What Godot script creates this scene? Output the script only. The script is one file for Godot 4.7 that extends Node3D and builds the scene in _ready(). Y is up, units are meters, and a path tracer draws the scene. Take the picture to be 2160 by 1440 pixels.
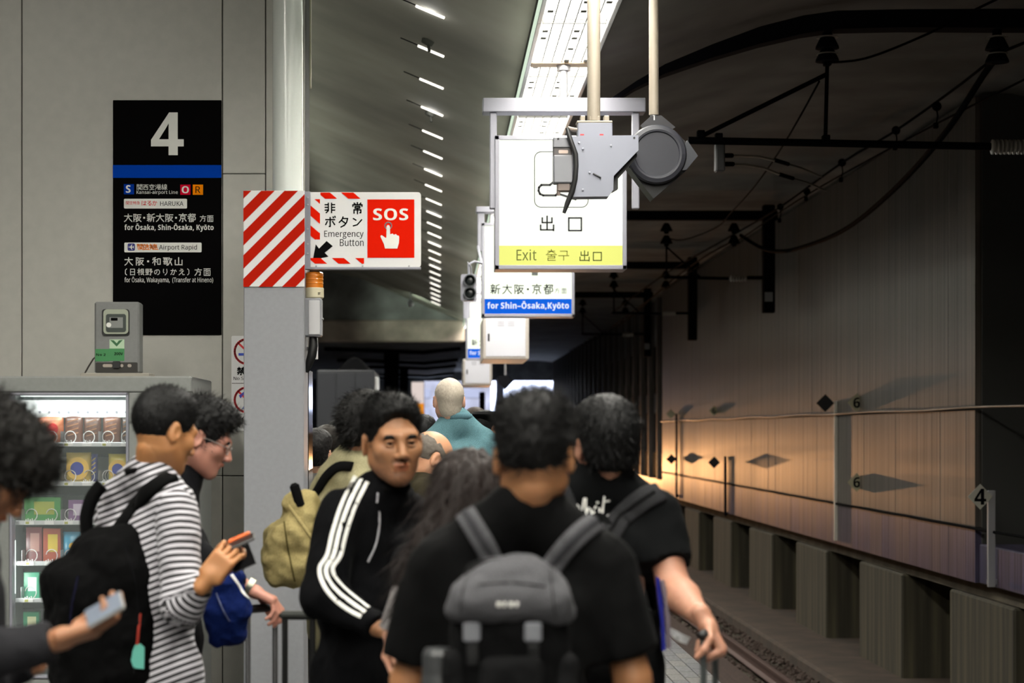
extends Node3D
# A railway platform seen along the track. x to the right, y up, the track runs away along -z.
# at(px, py, d) turns a direction read off the photograph and a real distance d (metres) into a point of the place.
const FOCAL := 4000.0
const VX := 924.0
const VY := 910.0
const EYE := 1.6
var names := {}
var M := {}

func at(px: float, py: float, d: float) -> Vector3:
	return Vector3((px - VX) * d / FOCAL, EYE - (py - VY) * d / FOCAL, -d)

# ---------- naming and tagging ----------
func numbered(called: String) -> String:
	if not names.has(called):
		names[called] = 0
		return called
	names[called] += 1
	return "%s_%03d" % [called, names[called]]

func tag(o: Node3D, label: String, category := "", group := "", kind := "") -> Node3D:
	if label: o.set_meta("label", label)
	if category: o.set_meta("category", category)
	if group: o.set_meta("group", group)
	if kind: o.set_meta("kind", kind)
	return o

func thing(called: String, label: String, category: String, where := Vector3.ZERO, group := "") -> Node3D:
	var o := Node3D.new()
	o.name = numbered(called)
	add_child(o)
	o.position = where
	tag(o, label, category, group)
	return o

func hold(called: String, mesh: Mesh, m: Material, parent: Node = null, where := Vector3.ZERO) -> MeshInstance3D:
	var o := MeshInstance3D.new()
	o.mesh = mesh
	o.material_override = m
	o.position = where
	o.cast_shadow = GeometryInstance3D.SHADOW_CASTING_SETTING_ON
	if parent == null:
		o.name = numbered(called)
		add_child(o)
	else:
		o.name = called
		parent.add_child(o, true)
	return o

func mk(st: SurfaceTool, called: String, m: Material, parent: Node = null, where := Vector3.ZERO) -> MeshInstance3D:
	st.generate_normals()
	return hold(called, st.commit(), m, parent, where)

func structure(st: SurfaceTool, called: String, m: Material, label := "") -> MeshInstance3D:
	var o := mk(st, called, m)
	tag(o, label, "", "", "structure")
	return o

# ---------- shapes ----------
func mb() -> SurfaceTool:
	var st := SurfaceTool.new()
	st.begin(Mesh.PRIMITIVE_TRIANGLES)
	st.set_smooth_group(-1)
	return st

func tri(st: SurfaceTool, a: Vector3, b: Vector3, c: Vector3) -> void:
	st.add_vertex(a); st.add_vertex(c); st.add_vertex(b)

func quad(st: SurfaceTool, a: Vector3, b: Vector3, c: Vector3, d: Vector3) -> void:
	tri(st, a, b, c); tri(st, a, c, d)

func uvquad(st: SurfaceTool, a: Vector3, b: Vector3, c: Vector3, d: Vector3) -> void:
	for k in [[a, 0, 1], [c, 1, 0], [b, 1, 1], [a, 0, 1], [d, 0, 0], [c, 1, 0]]:
		st.set_uv(Vector2(k[1], k[2])); st.add_vertex(k[0])

func box(st: SurfaceTool, lo: Vector3, hi: Vector3) -> void:
	var a := Vector3(minf(lo.x, hi.x), minf(lo.y, hi.y), minf(lo.z, hi.z))
	var b := Vector3(maxf(lo.x, hi.x), maxf(lo.y, hi.y), maxf(lo.z, hi.z))
	quad(st, Vector3(a.x, a.y, b.z), Vector3(b.x, a.y, b.z), Vector3(b.x, b.y, b.z), Vector3(a.x, b.y, b.z))
	quad(st, Vector3(b.x, a.y, a.z), Vector3(a.x, a.y, a.z), Vector3(a.x, b.y, a.z), Vector3(b.x, b.y, a.z))
	quad(st, Vector3(b.x, a.y, b.z), Vector3(b.x, a.y, a.z), Vector3(b.x, b.y, a.z), Vector3(b.x, b.y, b.z))
	quad(st, Vector3(a.x, a.y, a.z), Vector3(a.x, a.y, b.z), Vector3(a.x, b.y, b.z), Vector3(a.x, b.y, a.z))
	quad(st, Vector3(a.x, b.y, b.z), Vector3(b.x, b.y, b.z), Vector3(b.x, b.y, a.z), Vector3(a.x, b.y, a.z))
	quad(st, Vector3(a.x, a.y, a.z), Vector3(b.x, a.y, a.z), Vector3(b.x, a.y, b.z), Vector3(a.x, a.y, b.z))

# a box between two points with its edges chamfered by c
func cbox(st: SurfaceTool, lo: Vector3, hi: Vector3, c := 0.006, xf := Transform3D()) -> void:
	var a := Vector3(minf(lo.x, hi.x), minf(lo.y, hi.y), minf(lo.z, hi.z))
	var b := Vector3(maxf(lo.x, hi.x), maxf(lo.y, hi.y), maxf(lo.z, hi.z))
	var mid := (a + b) * 0.5
	var h := (b - a) * 0.5
	c = minf(c, minf(h.x, minf(h.y, h.z)) * 0.95)
	var i := h - Vector3(c, c, c)
	for s in [-1.0, 1.0]:
		_face(st, xf, mid, [Vector3(s * h.x, -i.y, -i.z), Vector3(s * h.x, i.y, -i.z), Vector3(s * h.x, i.y, i.z), Vector3(s * h.x, -i.y, i.z)])
		_face(st, xf, mid, [Vector3(-i.x, s * h.y, -i.z), Vector3(i.x, s * h.y, -i.z), Vector3(i.x, s * h.y, i.z), Vector3(-i.x, s * h.y, i.z)])
		_face(st, xf, mid, [Vector3(-i.x, -i.y, s * h.z), Vector3(i.x, -i.y, s * h.z), Vector3(i.x, i.y, s * h.z), Vector3(-i.x, i.y, s * h.z)])
		for t in [-1.0, 1.0]:
			_face(st, xf, mid, [Vector3(s * h.x, t * i.y, -i.z), Vector3(s * i.x, t * h.y, -i.z), Vector3(s * i.x, t * h.y, i.z), Vector3(s * h.x, t * i.y, i.z)])
			_face(st, xf, mid, [Vector3(s * h.x, -i.y, t * i.z), Vector3(s * i.x, -i.y, t * h.z), Vector3(s * i.x, i.y, t * h.z), Vector3(s * h.x, i.y, t * i.z)])
			_face(st, xf, mid, [Vector3(-i.x, s * h.y, t * i.z), Vector3(-i.x, s * i.y, t * h.z), Vector3(i.x, s * i.y, t * h.z), Vector3(i.x, s * h.y, t * i.z)])
			for u in [-1.0, 1.0]:
				_face(st, xf, mid, [Vector3(s * h.x, t * i.y, u * i.z), Vector3(s * i.x, t * h.y, u * i.z), Vector3(s * i.x, t * i.y, u * h.z)])

func _face(st: SurfaceTool, xf: Transform3D, mid: Vector3, p: Array) -> void:
	var n: Vector3 = (p[1] - p[0]).cross(p[2] - p[0])
	var cen := Vector3.ZERO
	for q in p: cen += q
	if n.dot(cen) < 0.0: p.reverse()
	for k in range(1, p.size() - 1):
		tri(st, xf * (mid + p[0]), xf * (mid + p[k]), xf * (mid + p[k + 1]))

# a tube along points; radius one number or one per point; flat > 1 widens the section sideways
func tube(st: SurfaceTool, pts: Array, radius, sides := 10, group := 1) -> void:
	var n := pts.size()
	var rings := []
	var up := Vector3.UP
	var t0: Vector3 = (pts[1] - pts[0]).normalized()
	if absf(t0.dot(up)) > 0.9: up = Vector3.RIGHT
	var side: Vector3 = t0.cross(up).normalized()
	for i in n:
		var t: Vector3 = (pts[mini(i + 1, n - 1)] - pts[maxi(i - 1, 0)]).normalized()
		side = (side - t * side.dot(t)).normalized()
		var nor := side.cross(t)
		var r: float = radius[i] if radius is Array else radius
		var ring := []
		for k in sides:
			var a := TAU * k / sides
			ring.append(pts[i] + (side * cos(a) + nor * sin(a)) * r)
		rings.append(ring)
	st.set_smooth_group(group)
	for i in n - 1:
		for k in sides:
			var k2 := (k + 1) % sides
			quad(st, rings[i][k], rings[i][k2], rings[i + 1][k2], rings[i + 1][k])
	st.set_smooth_group(-1)
	for k in range(1, sides - 1):
		tri(st, rings[0][0], rings[0][k + 1], rings[0][k])
		tri(st, rings[n - 1][0], rings[n - 1][k], rings[n - 1][k + 1])

# profile: [radius, height] pairs, turned round the y axis of xf
func lathe(st: SurfaceTool, profile: Array, xf: Transform3D, sides := 20) -> void:
	st.set_smooth_group(-1)
	for i in profile.size() - 1:
		var p: Array = profile[i]
		var q: Array = profile[i + 1]
		st.set_smooth_group(10 + i)
		for k in sides:
			var a := TAU * k / sides
			var b := TAU * (k + 1) / sides
			var v := [Vector3(cos(a) * p[0], p[1], -sin(a) * p[0]), Vector3(cos(b) * p[0], p[1], -sin(b) * p[0]), Vector3(cos(b) * q[0], q[1], -sin(b) * q[0]), Vector3(cos(a) * q[0], q[1], -sin(a) * q[0])]
			if p[0] < 1e-5:
				tri(st, xf * v[0], xf * v[2], xf * v[3])
			elif q[0] < 1e-5:
				tri(st, xf * v[0], xf * v[1], xf * v[2])
			else:
				quad(st, xf * v[0], xf * v[1], xf * v[2], xf * v[3])
	st.set_smooth_group(-1)

# polygon in the xy plane of xf, from z = 0 to z = depth (towards +z)
func prism(st: SurfaceTool, poly: PackedVector2Array, depth: float, xf := Transform3D()) -> void:
	if Geometry2D.is_polygon_clockwise(poly): poly.reverse()
	# Geometry2D calls y-down clockwise: make it counter-clockwise in y-up
	var area := 0.0
	for i in poly.size():
		var a := poly[i]
		var b := poly[(i + 1) % poly.size()]
		area += a.x * b.y - b.x * a.y
	if area < 0.0: poly.reverse()
	var idx := Geometry2D.triangulate_polygon(poly)
	st.set_smooth_group(-1)
	for i in range(0, idx.size(), 3):
		var a := poly[idx[i]]
		var b := poly[idx[i + 1]]
		var c := poly[idx[i + 2]]
		if (b - a).cross(c - a) < 0.0:
			var t := b
			b = c
			c = t
		tri(st, xf * Vector3(a.x, a.y, depth), xf * Vector3(b.x, b.y, depth), xf * Vector3(c.x, c.y, depth))
		tri(st, xf * Vector3(a.x, a.y, 0), xf * Vector3(c.x, c.y, 0), xf * Vector3(b.x, b.y, 0))
	for i in poly.size():
		var a := poly[i]
		var b := poly[(i + 1) % poly.size()]
		quad(st, xf * Vector3(a.x, a.y, 0), xf * Vector3(b.x, b.y, 0), xf * Vector3(b.x, b.y, depth), xf * Vector3(a.x, a.y, depth))

func rounded(w: float, h: float, r: float, n := 5) -> PackedVector2Array:
	var p := PackedVector2Array()
	for c in [[1, 1, 0.0], [-1, 1, PI / 2], [-1, -1, PI], [1, -1, 1.5 * PI]]:
		for k in n + 1:
			var a: float = c[2] + PI / 2 * k / n
			p.append(Vector2(c[0] * (w / 2 - r) + cos(a) * r, c[1] * (h / 2 - r) + sin(a) * r))
	return p

func disc(r: float, n := 24) -> PackedVector2Array:
	var p := PackedVector2Array()
	for k in n: p.append(Vector2(cos(TAU * k / n), sin(TAU * k / n)) * r)
	return p

# flat ring of outline width w round polygon p, in the xy plane
func outline(st: SurfaceTool, p: PackedVector2Array, w: float, depth: float, xf: Transform3D, closed := true) -> void:
	var n := p.size()
	for i in (n if closed else n - 1):
		var a := p[i]
		var b := p[(i + 1) % n]
		var t := (b - a).normalized() * w * 0.5
		var s := Vector2(-t.y, t.x)
		a -= t * 0.7
		b += t * 0.7
		prism(st, PackedVector2Array([a - s, b - s, b + s, a + s]), depth, xf)

# ---------- materials ----------
func mat(c: Color, rough := 0.6, metal := 0.0) -> StandardMaterial3D:
	var m := StandardMaterial3D.new()
	m.albedo_color = c
	m.roughness = rough
	m.metallic = metal
	return m

func glow(c: Color, energy: float) -> StandardMaterial3D:
	var m := dull(Color(c.r * 0.4, c.g * 0.4, c.b * 0.4))
	m.emission_enabled = true
	m.emission = c
	m.emission_energy_multiplier = energy
	return m

func noise_tex(freq: float, octaves: int, lo: Color, hi: Color, sd := 1, size := 512, stretch := Vector2.ONE, type := FastNoiseLite.TYPE_SIMPLEX_SMOOTH) -> ImageTexture:
	var n := FastNoiseLite.new()
	n.seed = sd
	n.noise_type = type
	n.frequency = freq
	n.fractal_octaves = octaves
	var im := n.get_seamless_image(int(size / stretch.x), int(size / stretch.y), false, false, 0.15)
	im.resize(size, size, Image.INTERPOLATE_CUBIC)
	im.convert(Image.FORMAT_RGB8)
	for y in size:
		for x in size:
			im.set_pixel(x, y, lo.lerp(hi, im.get_pixel(x, y).r))
	return ImageTexture.create_from_image(im)

func grain(m: StandardMaterial3D, tex: Texture2D, scale: Vector3, bump := 0.0, btex: Texture2D = null) -> StandardMaterial3D:
	m.albedo_texture = tex
	m.uv1_triplanar = true
	m.uv1_world_triplanar = true
	m.uv1_scale = scale
	if bump > 0.0:
		m.heightmap_enabled = true
		m.heightmap_texture = btex if btex else tex
		m.heightmap_scale = bump
	return m

# ink and paint without gloss
func dull(c: Color) -> StandardMaterial3D:
	var m := mat(c, 0.9)
	m.metallic_specular = 0.12
	return m

# hang a finished part under another part of the same thing
func under(o: Node3D, part: Node3D) -> void:
	o.get_parent().remove_child(o)
	part.add_child(o, true)

func _ready() -> void:
	view_and_light()
	materials()
	shell()
	right_wall()
	trackside()
	far_end()
	lamps()
	left_wall()
	hanging_signs()
	catenary()
	crowd()

func view_and_light() -> void:
	var cam := Camera3D.new()
	cam.name = "camera"
	cam.projection = Camera3D.PROJECTION_FRUSTUM
	cam.near = 0.1
	cam.far = 400.0
	cam.size = 0.1 * 1440.0 / FOCAL
	cam.frustum_offset = Vector2(0.1 * (1080.0 - VX) / FOCAL, 0.1 * (VY - 720.0) / FOCAL)
	cam.position = Vector3(0, EYE, 0)
	var lens := CameraAttributesPhysical.new()
	lens.frustum_near = 0.1
	lens.frustum_far = 400.0
	lens.frustum_focal_length = 67.0
	lens.frustum_focus_distance = 10.6
	lens.exposure_aperture = 3.2
	cam.attributes = lens
	add_child(cam)
	cam.current = true
	var env := Environment.new()
	env.background_mode = Environment.BG_SKY
	var sky := Sky.new()
	var psm := ProceduralSkyMaterial.new()
	psm.sky_top_color = Color(0.74, 0.80, 0.92)
	psm.sky_horizon_color = Color(0.93, 0.94, 0.98)
	psm.ground_horizon_color = Color(0.75, 0.75, 0.78)
	psm.ground_bottom_color = Color(0.5, 0.5, 0.52)
	psm.sky_energy_multiplier = 3.5
	sky.sky_material = psm
	env.sky = sky
	env.tonemap_mode = Environment.TONE_MAPPER_LINEAR
	env.tonemap_exposure = 1.0
	env.sdfgi_enabled = true
	env.ssao_enabled = true
	env.ssil_enabled = true
	var we := WorldEnvironment.new()
	we.name = "surroundings"
	we.environment = env
	add_child(we)

func area(called: String, pos: Vector3, size: Vector2, energy: float, c: Color, down := Vector3.DOWN, parent: Node = self) -> void:
	var l := AreaLight3D.new()
	l.name = called
	l.area_size = size
	l.light_energy = energy
	l.light_color = c
	l.area_range = 60.0
	l.area_attenuation = 2.0
	l.shadow_enabled = true
	parent.add_child(l, true)
	l.global_position = pos
	var up := Vector3.FORWARD if absf(down.y) > 0.9 else Vector3.UP
	l.look_at_from_position(pos, pos + down, up)

func materials() -> void:
	var white_noise := noise_tex(0.03, 4, Color(0.955, 0.955, 0.955), Color(1, 1, 1), 3)
	var blotch := noise_tex(0.006, 5, Color(0.62, 0.61, 0.60), Color(1, 1, 1), 7)
	var rough_noise := noise_tex(0.05, 3, Color(0.55, 0.55, 0.55), Color(1, 1, 1), 11)
	var streak := noise_tex(0.02, 4, Color(0.50, 0.485, 0.47), Color(1, 1, 1), 5, 512, Vector2(1, 14))
	M.white_noise = white_noise
	M.blotch = blotch
	M.rough_noise = rough_noise
	M.streak = streak
	M.wall_panel = grain(mat(Color(0.70, 0.695, 0.665), 0.5), white_noise, Vector3(0.7, 0.7, 0.7))
	M.seam = mat(Color(0.20, 0.20, 0.19), 0.8)
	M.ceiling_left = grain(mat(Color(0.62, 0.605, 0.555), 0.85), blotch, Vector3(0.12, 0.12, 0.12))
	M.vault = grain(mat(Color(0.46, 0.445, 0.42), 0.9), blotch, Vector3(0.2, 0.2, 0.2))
	M.dark_steel = dull(Color(0.085, 0.085, 0.10))
	M.far_grey = grain(mat(Color(0.50, 0.50, 0.49), 0.85), blotch, Vector3(0.3, 0.3, 0.3))
	M.black_steel = dull(Color(0.03, 0.03, 0.035))
	M.soffit = grain(mat(Color(0.66, 0.60, 0.55), 0.8), blotch, Vector3(0.3, 0.3, 0.3))
	M.floor = grain(mat(Color(0.40, 0.40, 0.40), 0.55), rough_noise, Vector3(0.8, 0.8, 0.8))
	M.tile = grain(mat(Color(0.46, 0.46, 0.47), 0.5), rough_noise, Vector3(1.3, 1.3, 1.3))
	M.grout = mat(Color(0.62, 0.61, 0.60), 0.8)
	M.concrete_dark = grain(mat(Color(0.36, 0.33, 0.27), 0.9), blotch, Vector3(0.5, 0.5, 0.5))
	M.concrete_pier = grain(mat(Color(0.29, 0.27, 0.20), 0.85), streak, Vector3(0.6, 0.35, 0.6))
	M.walkway = grain(mat(Color(0.27, 0.215, 0.17), 0.9), blotch, Vector3(0.6, 0.6, 0.6))
	M.board = []
	for k in 3:
		var b := grain(mat([Color(0.405, 0.375, 0.345), Color(0.39, 0.365, 0.34), Color(0.42, 0.385, 0.35)][k], 0.40), streak, Vector3(1.3, 0.20, 1.3))
		b.uv1_offset = Vector3(k * 0.3, k * 0.2, k * 0.37)
		M.board.append(b)
	M.stain = []
	for k in 3:
		var b := grain(mat([Color(0.35, 0.31, 0.39), Color(0.32, 0.30, 0.41), Color(0.39, 0.335, 0.37)][k], 0.40), streak, Vector3(1.5, 0.6, 1.5))
		b.uv1_offset = Vector3(k * 0.4, k * 0.3, k * 0.21)
		M.stain.append(b)
	M.conduit = mat(Color(0.40, 0.34, 0.29), 0.35, 0.4)
	M.galv = mat(Color(0.66, 0.66, 0.67), 0.4, 0.6)
	M.white_paint = mat(Color(0.84, 0.84, 0.84), 0.4)
	M.grey_paint = grain(mat(Color(0.565, 0.57, 0.59), 0.5), white_noise, Vector3(2, 2, 2))
	M.frame_grey = mat(Color(0.56, 0.56, 0.60), 0.45, 0.1)
	M.beige_pipe = mat(Color(0.54, 0.505, 0.455), 0.5)
	M.rust = mat(Color(0.35, 0.20, 0.14), 0.9)
	M.rail = mat(Color(0.34, 0.26, 0.24), 0.45, 0.5)
	M.black = mat(Color(0.035, 0.035, 0.04), 0.5)
	M.ink = dull(Color(0.05, 0.05, 0.055))
	M.white_ink = dull(Color(0.88, 0.88, 0.86))
	M.chrome = mat(Color(0.8, 0.8, 0.82), 0.2, 1.0)
	M.porcelain = mat(Color(0.62, 0.60, 0.56), 0.25)
	M.lamp_white = glow(Color(1.0, 0.99, 0.95), 2.6)
	M.slot_glow = glow(Color(1.0, 0.98, 0.93), 2.4)

const STRIP_Y := 4.2
const STRIP_L := 0.66
const STRIP_R := 1.07

# ceiling height over the platform
func ceil_y(x: float) -> float:
	return 4.33 + (0.60 - x) * 0.42 if x > -2.0 else 4.33 + 2.6 * 0.42 + (-2.0 - x) * 0.2

func sheet(st: SurfaceTool, prof: Array, d0: float, d1: float, thick: float) -> void:
	for i in prof.size() - 1:
		var a: Vector2 = prof[i]
		var b: Vector2 = prof[i + 1]
		st.set_smooth_group(3)
		quad(st, Vector3(a.x, a.y, -d1), Vector3(b.x, b.y, -d1), Vector3(b.x, b.y, -d0), Vector3(a.x, a.y, -d0))
		st.set_smooth_group(4)
		quad(st, Vector3(a.x, a.y + thick, -d0), Vector3(b.x, b.y + thick, -d0), Vector3(b.x, b.y + thick, -d1), Vector3(a.x, a.y + thick, -d1))
		st.set_smooth_group(-1)
		quad(st, Vector3(a.x, a.y, -d0), Vector3(b.x, b.y, -d0), Vector3(b.x, b.y + thick, -d0), Vector3(a.x, a.y + thick, -d0))
		quad(st, Vector3(b.x, b.y, -d1), Vector3(a.x, a.y, -d1), Vector3(a.x, a.y + thick, -d1), Vector3(b.x, b.y + thick, -d1))

func shell() -> void:
	# platform slab
	var st := mb()
	box(st, Vector3(-6.2, -1.5, 8), Vector3(1.30, 0.0, -86))
	structure(st, "floor", M.floor, "grey platform floor")
	st = mb()
	box(st, Vector3(1.30, -1.5, 8), Vector3(1.81, -0.012, -86))
	var edge := structure(st, "floor", M.grout, "platform edge paving beside the track")
	# paving units along the platform edge, where they can be told apart
	var tiles := [BoxMesh.new(), BoxMesh.new()]
	var sets := []
	var tw := 0.51 / 5.0
	for k in 3:
		var s := mb()
		cbox(s, Vector3(-tw / 2 + 0.004, -0.02, -0.146), Vector3(tw / 2 - 0.004, 0.012, 0.146), 0.003)
		s.generate_normals()
		sets.append(s.commit())
	var tm := [M.tile, grain(mat(Color(0.42, 0.42, 0.44), 0.5), M.rough_noise, Vector3(1.1, 1.1, 1.1)), grain(mat(Color(0.49, 0.48, 0.47), 0.5), M.rough_noise, Vector3(1.6, 1.6, 1.6))]
	var rng := RandomNumberGenerator.new()
	rng.seed = 4
	for c in 5:
		for r in 50:
			var v := rng.randi() % 3
			hold("paving_tile", sets[v], tm[rng.randi() % 3], edge, Vector3(1.30 + tw * (c + 0.5), -0.012, -(8.0 + 0.3 * (r + 0.5) + 0.15 * (c % 2))))
	# ceilings
	st = mb()
	sheet(st, [Vector2(-6.2, ceil_y(-6.2)), Vector2(-4.0, ceil_y(-4.0)), Vector2(-2.0, ceil_y(-2.0)), Vector2(0.62, ceil_y(0.62))], -8.0, 47.0, 0.2)
	structure(st, "ceiling", M.ceiling_left, "sloping grey ceiling over the platform")
	st = mb()
	sheet(st, [Vector2(0.62, 4.32), Vector2(1.12, 4.30), Vector2(1.67, 4.44), Vector2(2.1, 4.58), Vector2(2.5, 4.69), Vector2(2.93, 4.77), Vector2(3.4, 4.80), Vector2(4.6, 4.80), Vector2(5.3, 4.72), Vector2(6.6, 4.5)], -8.0, 86.0, 0.25)
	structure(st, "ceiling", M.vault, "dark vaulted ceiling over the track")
	st = mb()
	box(st, Vector3(-6.2, 3.96, -47.3), Vector3(0.62, 4.4, -86))
	structure(st, "ceiling", M.far_grey, "low dark ceiling beyond the cross beam")
	# end of the sloping ceiling: dark gable, then the brown cross beam below it
	st = mb()
	var gable := PackedVector2Array([Vector2(-6.2, 4.3), Vector2(0.62, 4.3), Vector2(0.62, 4.5), Vector2(-2.0, ceil_y(-2.0) + 0.15), Vector2(-6.2, ceil_y(-6.2) + 0.15)])
	prism(st, gable, 0.2, Transform3D(Basis(), Vector3(0, 0, -47.2)))
	structure(st, "wall_gable", M.far_grey, "dark gable closing the sloping ceiling")
	st = mb()
	cbox(st, Vector3(-6.0, 3.82, -46.9), Vector3(0.66, 4.36, -47.4), 0.03)
	structure(st, "trim_1", M.soffit, "brown cross beam at the end of the sloping ceiling")
	# closed sides
	st = mb()
	box(st, Vector3(-6.2, -1.5, 8), Vector3(-6.4, 6.6, -86))
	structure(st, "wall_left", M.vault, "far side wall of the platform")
	st = mb()
	box(st, Vector3(-6.4, -1.6, 8), Vector3(6.8, 6.8, 8.2))
	structure(st, "wall_back", M.vault, "wall behind the viewpoint")

func right_wall() -> void:
	var WX := 5.0
	# dark recess on the near side of the boarded wall
	var st := mb()
	box(st, Vector3(6.4, -1.5, 8), Vector3(6.6, 4.9, -88))
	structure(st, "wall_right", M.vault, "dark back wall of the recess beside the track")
	# backing of the boarded wall
	st = mb()
	box(st, Vector3(WX + 0.03, 0.2, -17.52), Vector3(WX + 0.5, 4.72, -42.0))
	var wall := structure(st, "wall_boarded", M.seam, "tall boarded wall beside the track with vertical joints")
	var rows := [[0.20, 0.70, 0], [0.715, 1.80, 1], [1.83, 4.70, 2]]
	var bw := 0.306
	var shapes := []
	for r in rows:
		var s := mb()
		cbox(s, Vector3(-0.03, r[0], bw / 2 - 0.0015), Vector3(0.035, r[1], -bw / 2 + 0.0015), 0.002)
		s.generate_normals()
		shapes.append(s.commit())
	var rng := RandomNumberGenerator.new()
	rng.seed = 21
	for k in 80:
		var z := -(17.55 + bw * (k + 0.5))
		for r in 3:
			var ms: Array = M.stain if r == 0 else M.board
			hold("board", shapes[r], ms[rng.randi() % 3], wall, Vector3(WX + rng.randf_range(-0.001, 0.001), 0, z))
	# low wall that runs on in front of the recess
	st = mb()
	cbox(st, Vector3(WX, 0.20, 6.0), Vector3(WX + 0.4, 0.56, -17.52), 0.01)
	structure(st, "wall_low", M.stain[1], "low violet grey wall in front of the dark recess")
	# beam under the boards and the piers that carry it
	st = mb()
	box(st, Vector3(WX + 0.75, -1.5, 6), Vector3(WX + 1.0, 0.2, -42))
	structure(st, "wall_pier_back", M.concrete_dark, "dark concrete wall behind the piers")
	st = mb()
	box(st, Vector3(WX + 0.12, 0.05, 6), Vector3(6.4, 0.2, -42))
	structure(st, "trim_2", M.concrete_dark, "concrete ledge under the boarded wall")
	var pier := mb()
	cbox(pier, Vector3(0, -1.30, 1.05), Vector3(0.655, 0.04, -1.05), 0.02)
	pier.generate_normals()
	var pm := pier.commit()
	for k in 8:
		var d := 8.65 + 1.05 + 4.04 * k
		var o := hold("concrete_pier", pm, M.concrete_pier, null, Vector3(WX + 0.08, 0, -d))
		tag(o, "weathered concrete pier under the boarded wall", "pier", "piers along the track wall")
	# pipe and cable along the wall
	st = mb()
	var pts := []
	for k in 40: pts.append(Vector3(WX - 0.06, 1.82 + 0.006 * sin(k * 1.3), -(8.0 + 34.0 * k / 39.0)))
	tube(st, pts, 0.014, 8)
	tag(mk(st, "conduit_pipe", M.conduit), "thin metal conduit pipe running along the boarded wall", "pipe")
	st = mb()
	pts = []
	for k in 60: pts.append(Vector3(WX - 0.05, 0.71 - 0.006 * absf(sin(k * 0.9)), -(8.0 + 34.0 * k / 59.0)))
	tube(st, pts, 0.014, 6)
	tag(mk(st, "wall_cable", M.black_steel), "dark sagging cable clipped low along the boarded wall", "cable")
	# distance boards: poles and diamonds standing just off the wall
	diamond_post(at(1755, 845, 23.6), at(1763, 1140, 23.6), at(1740, 850, 23.6), 19.0, "", mat(Color(0.72, 0.70, 0.66), 0.4), "pale pole on the wall base with a black diamond plate", true)
	diamond_post(at(2091, 1034, 16.9), at(2091, 1238, 16.9), at(2066, 1047, 16.9), 27.0, "4", M.galv, "grey pole with a diamond plate numbered 4", false)
	diamond_post(at(1530, 962, 32.6), at(1530, 1088, 32.6), at(1506, 975, 32.6), 13.0, "", M.dark_steel, "dark pole on the wall with small diamond plates on it", true)
	diamond_post(at(1427, 872, 39.2), at(1427, 1050, 39.2), at(1416, 968, 39.2), 11.0, "", M.dark_steel, "thin dark pole near the end of the boarded wall", true)
	diamond_plate(at(1807, 849, 22.35), 20.0, "6", "upper yellow grey diamond plate numbered 6 on the wall")
	diamond_plate(at(1807, 1017, 22.35), 20.0, "6", "lower yellow grey diamond plate numbered 6 on the wall")
	diamond_plate(at(1506, 866, 33.8), 11.0, "6", "small diamond plate high on the wall above the pipe")
	diamond_plate(at(1415, 873, 39.6), 10.0, "", "smallest dark diamond plate above the pipe end")
	# windowed frontage farther along
	frontage()

func diamond_plate(c: Vector3, r_px: float, digit: String, label: String) -> void:
	var d := -c.z
	var r := r_px * d / FOCAL
	var t := thing("diamond_plate", label, "sign", Vector3(c.x, c.y, c.z), "")
	var st := mb()
	prism(st, PackedVector2Array([Vector2(r, 0), Vector2(0, r), Vector2(-r, 0), Vector2(0, -r)]), 0.004)
	mk(st, "plate", mat(Color(0.62, 0.60, 0.50), 0.6), t)
	st = mb()
	tube(st, [Vector3(r * 0.9, 0, -0.004), Vector3(r + 0.03, 0, -0.01), Vector3(4.985 - c.x, 0, -0.02)], 0.008, 6)
	mk(st, "bracket", M.rust, t)
	if digit: latin(digit, t, Vector3(0, 0, 0.005), r * 1.1, 0.0, M.ink, true)

func diamond_post(top: Vector3, foot: Vector3, dia: Vector3, r_px: float, digit: String, m: Material, label: String, dark: bool) -> void:
	var t := thing("marker_post", label, "post", foot)
	var st := mb()
	var w := 0.034 if digit else 0.022
	cbox(st, Vector3(-w, 0, -0.02), Vector3(w, top.y - foot.y, 0.02), 0.005)
	# foot clamped back to the wall
	cbox(st, Vector3(-w, 0.02, -0.03), Vector3(4.985 - foot.x, 0.07, 0.0), 0.004)
	mk(st, "pole", m, t)
	var r := r_px * -dia.z / FOCAL
	st = mb()
	prism(st, PackedVector2Array([Vector2(r, 0), Vector2(0, r), Vector2(-r, 0), Vector2(0, -r)]), 0.004, Transform3D(Basis(), dia - foot + Vector3(0, 0, 0.022)))
	mk(st, "diamond", M.black if dark else mat(Color(0.66, 0.65, 0.60), 0.6), t)
	if digit: latin(digit, t, dia - foot + Vector3(0, 0, 0.028), r * 1.25, 0.0, M.ink, true)

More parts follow.
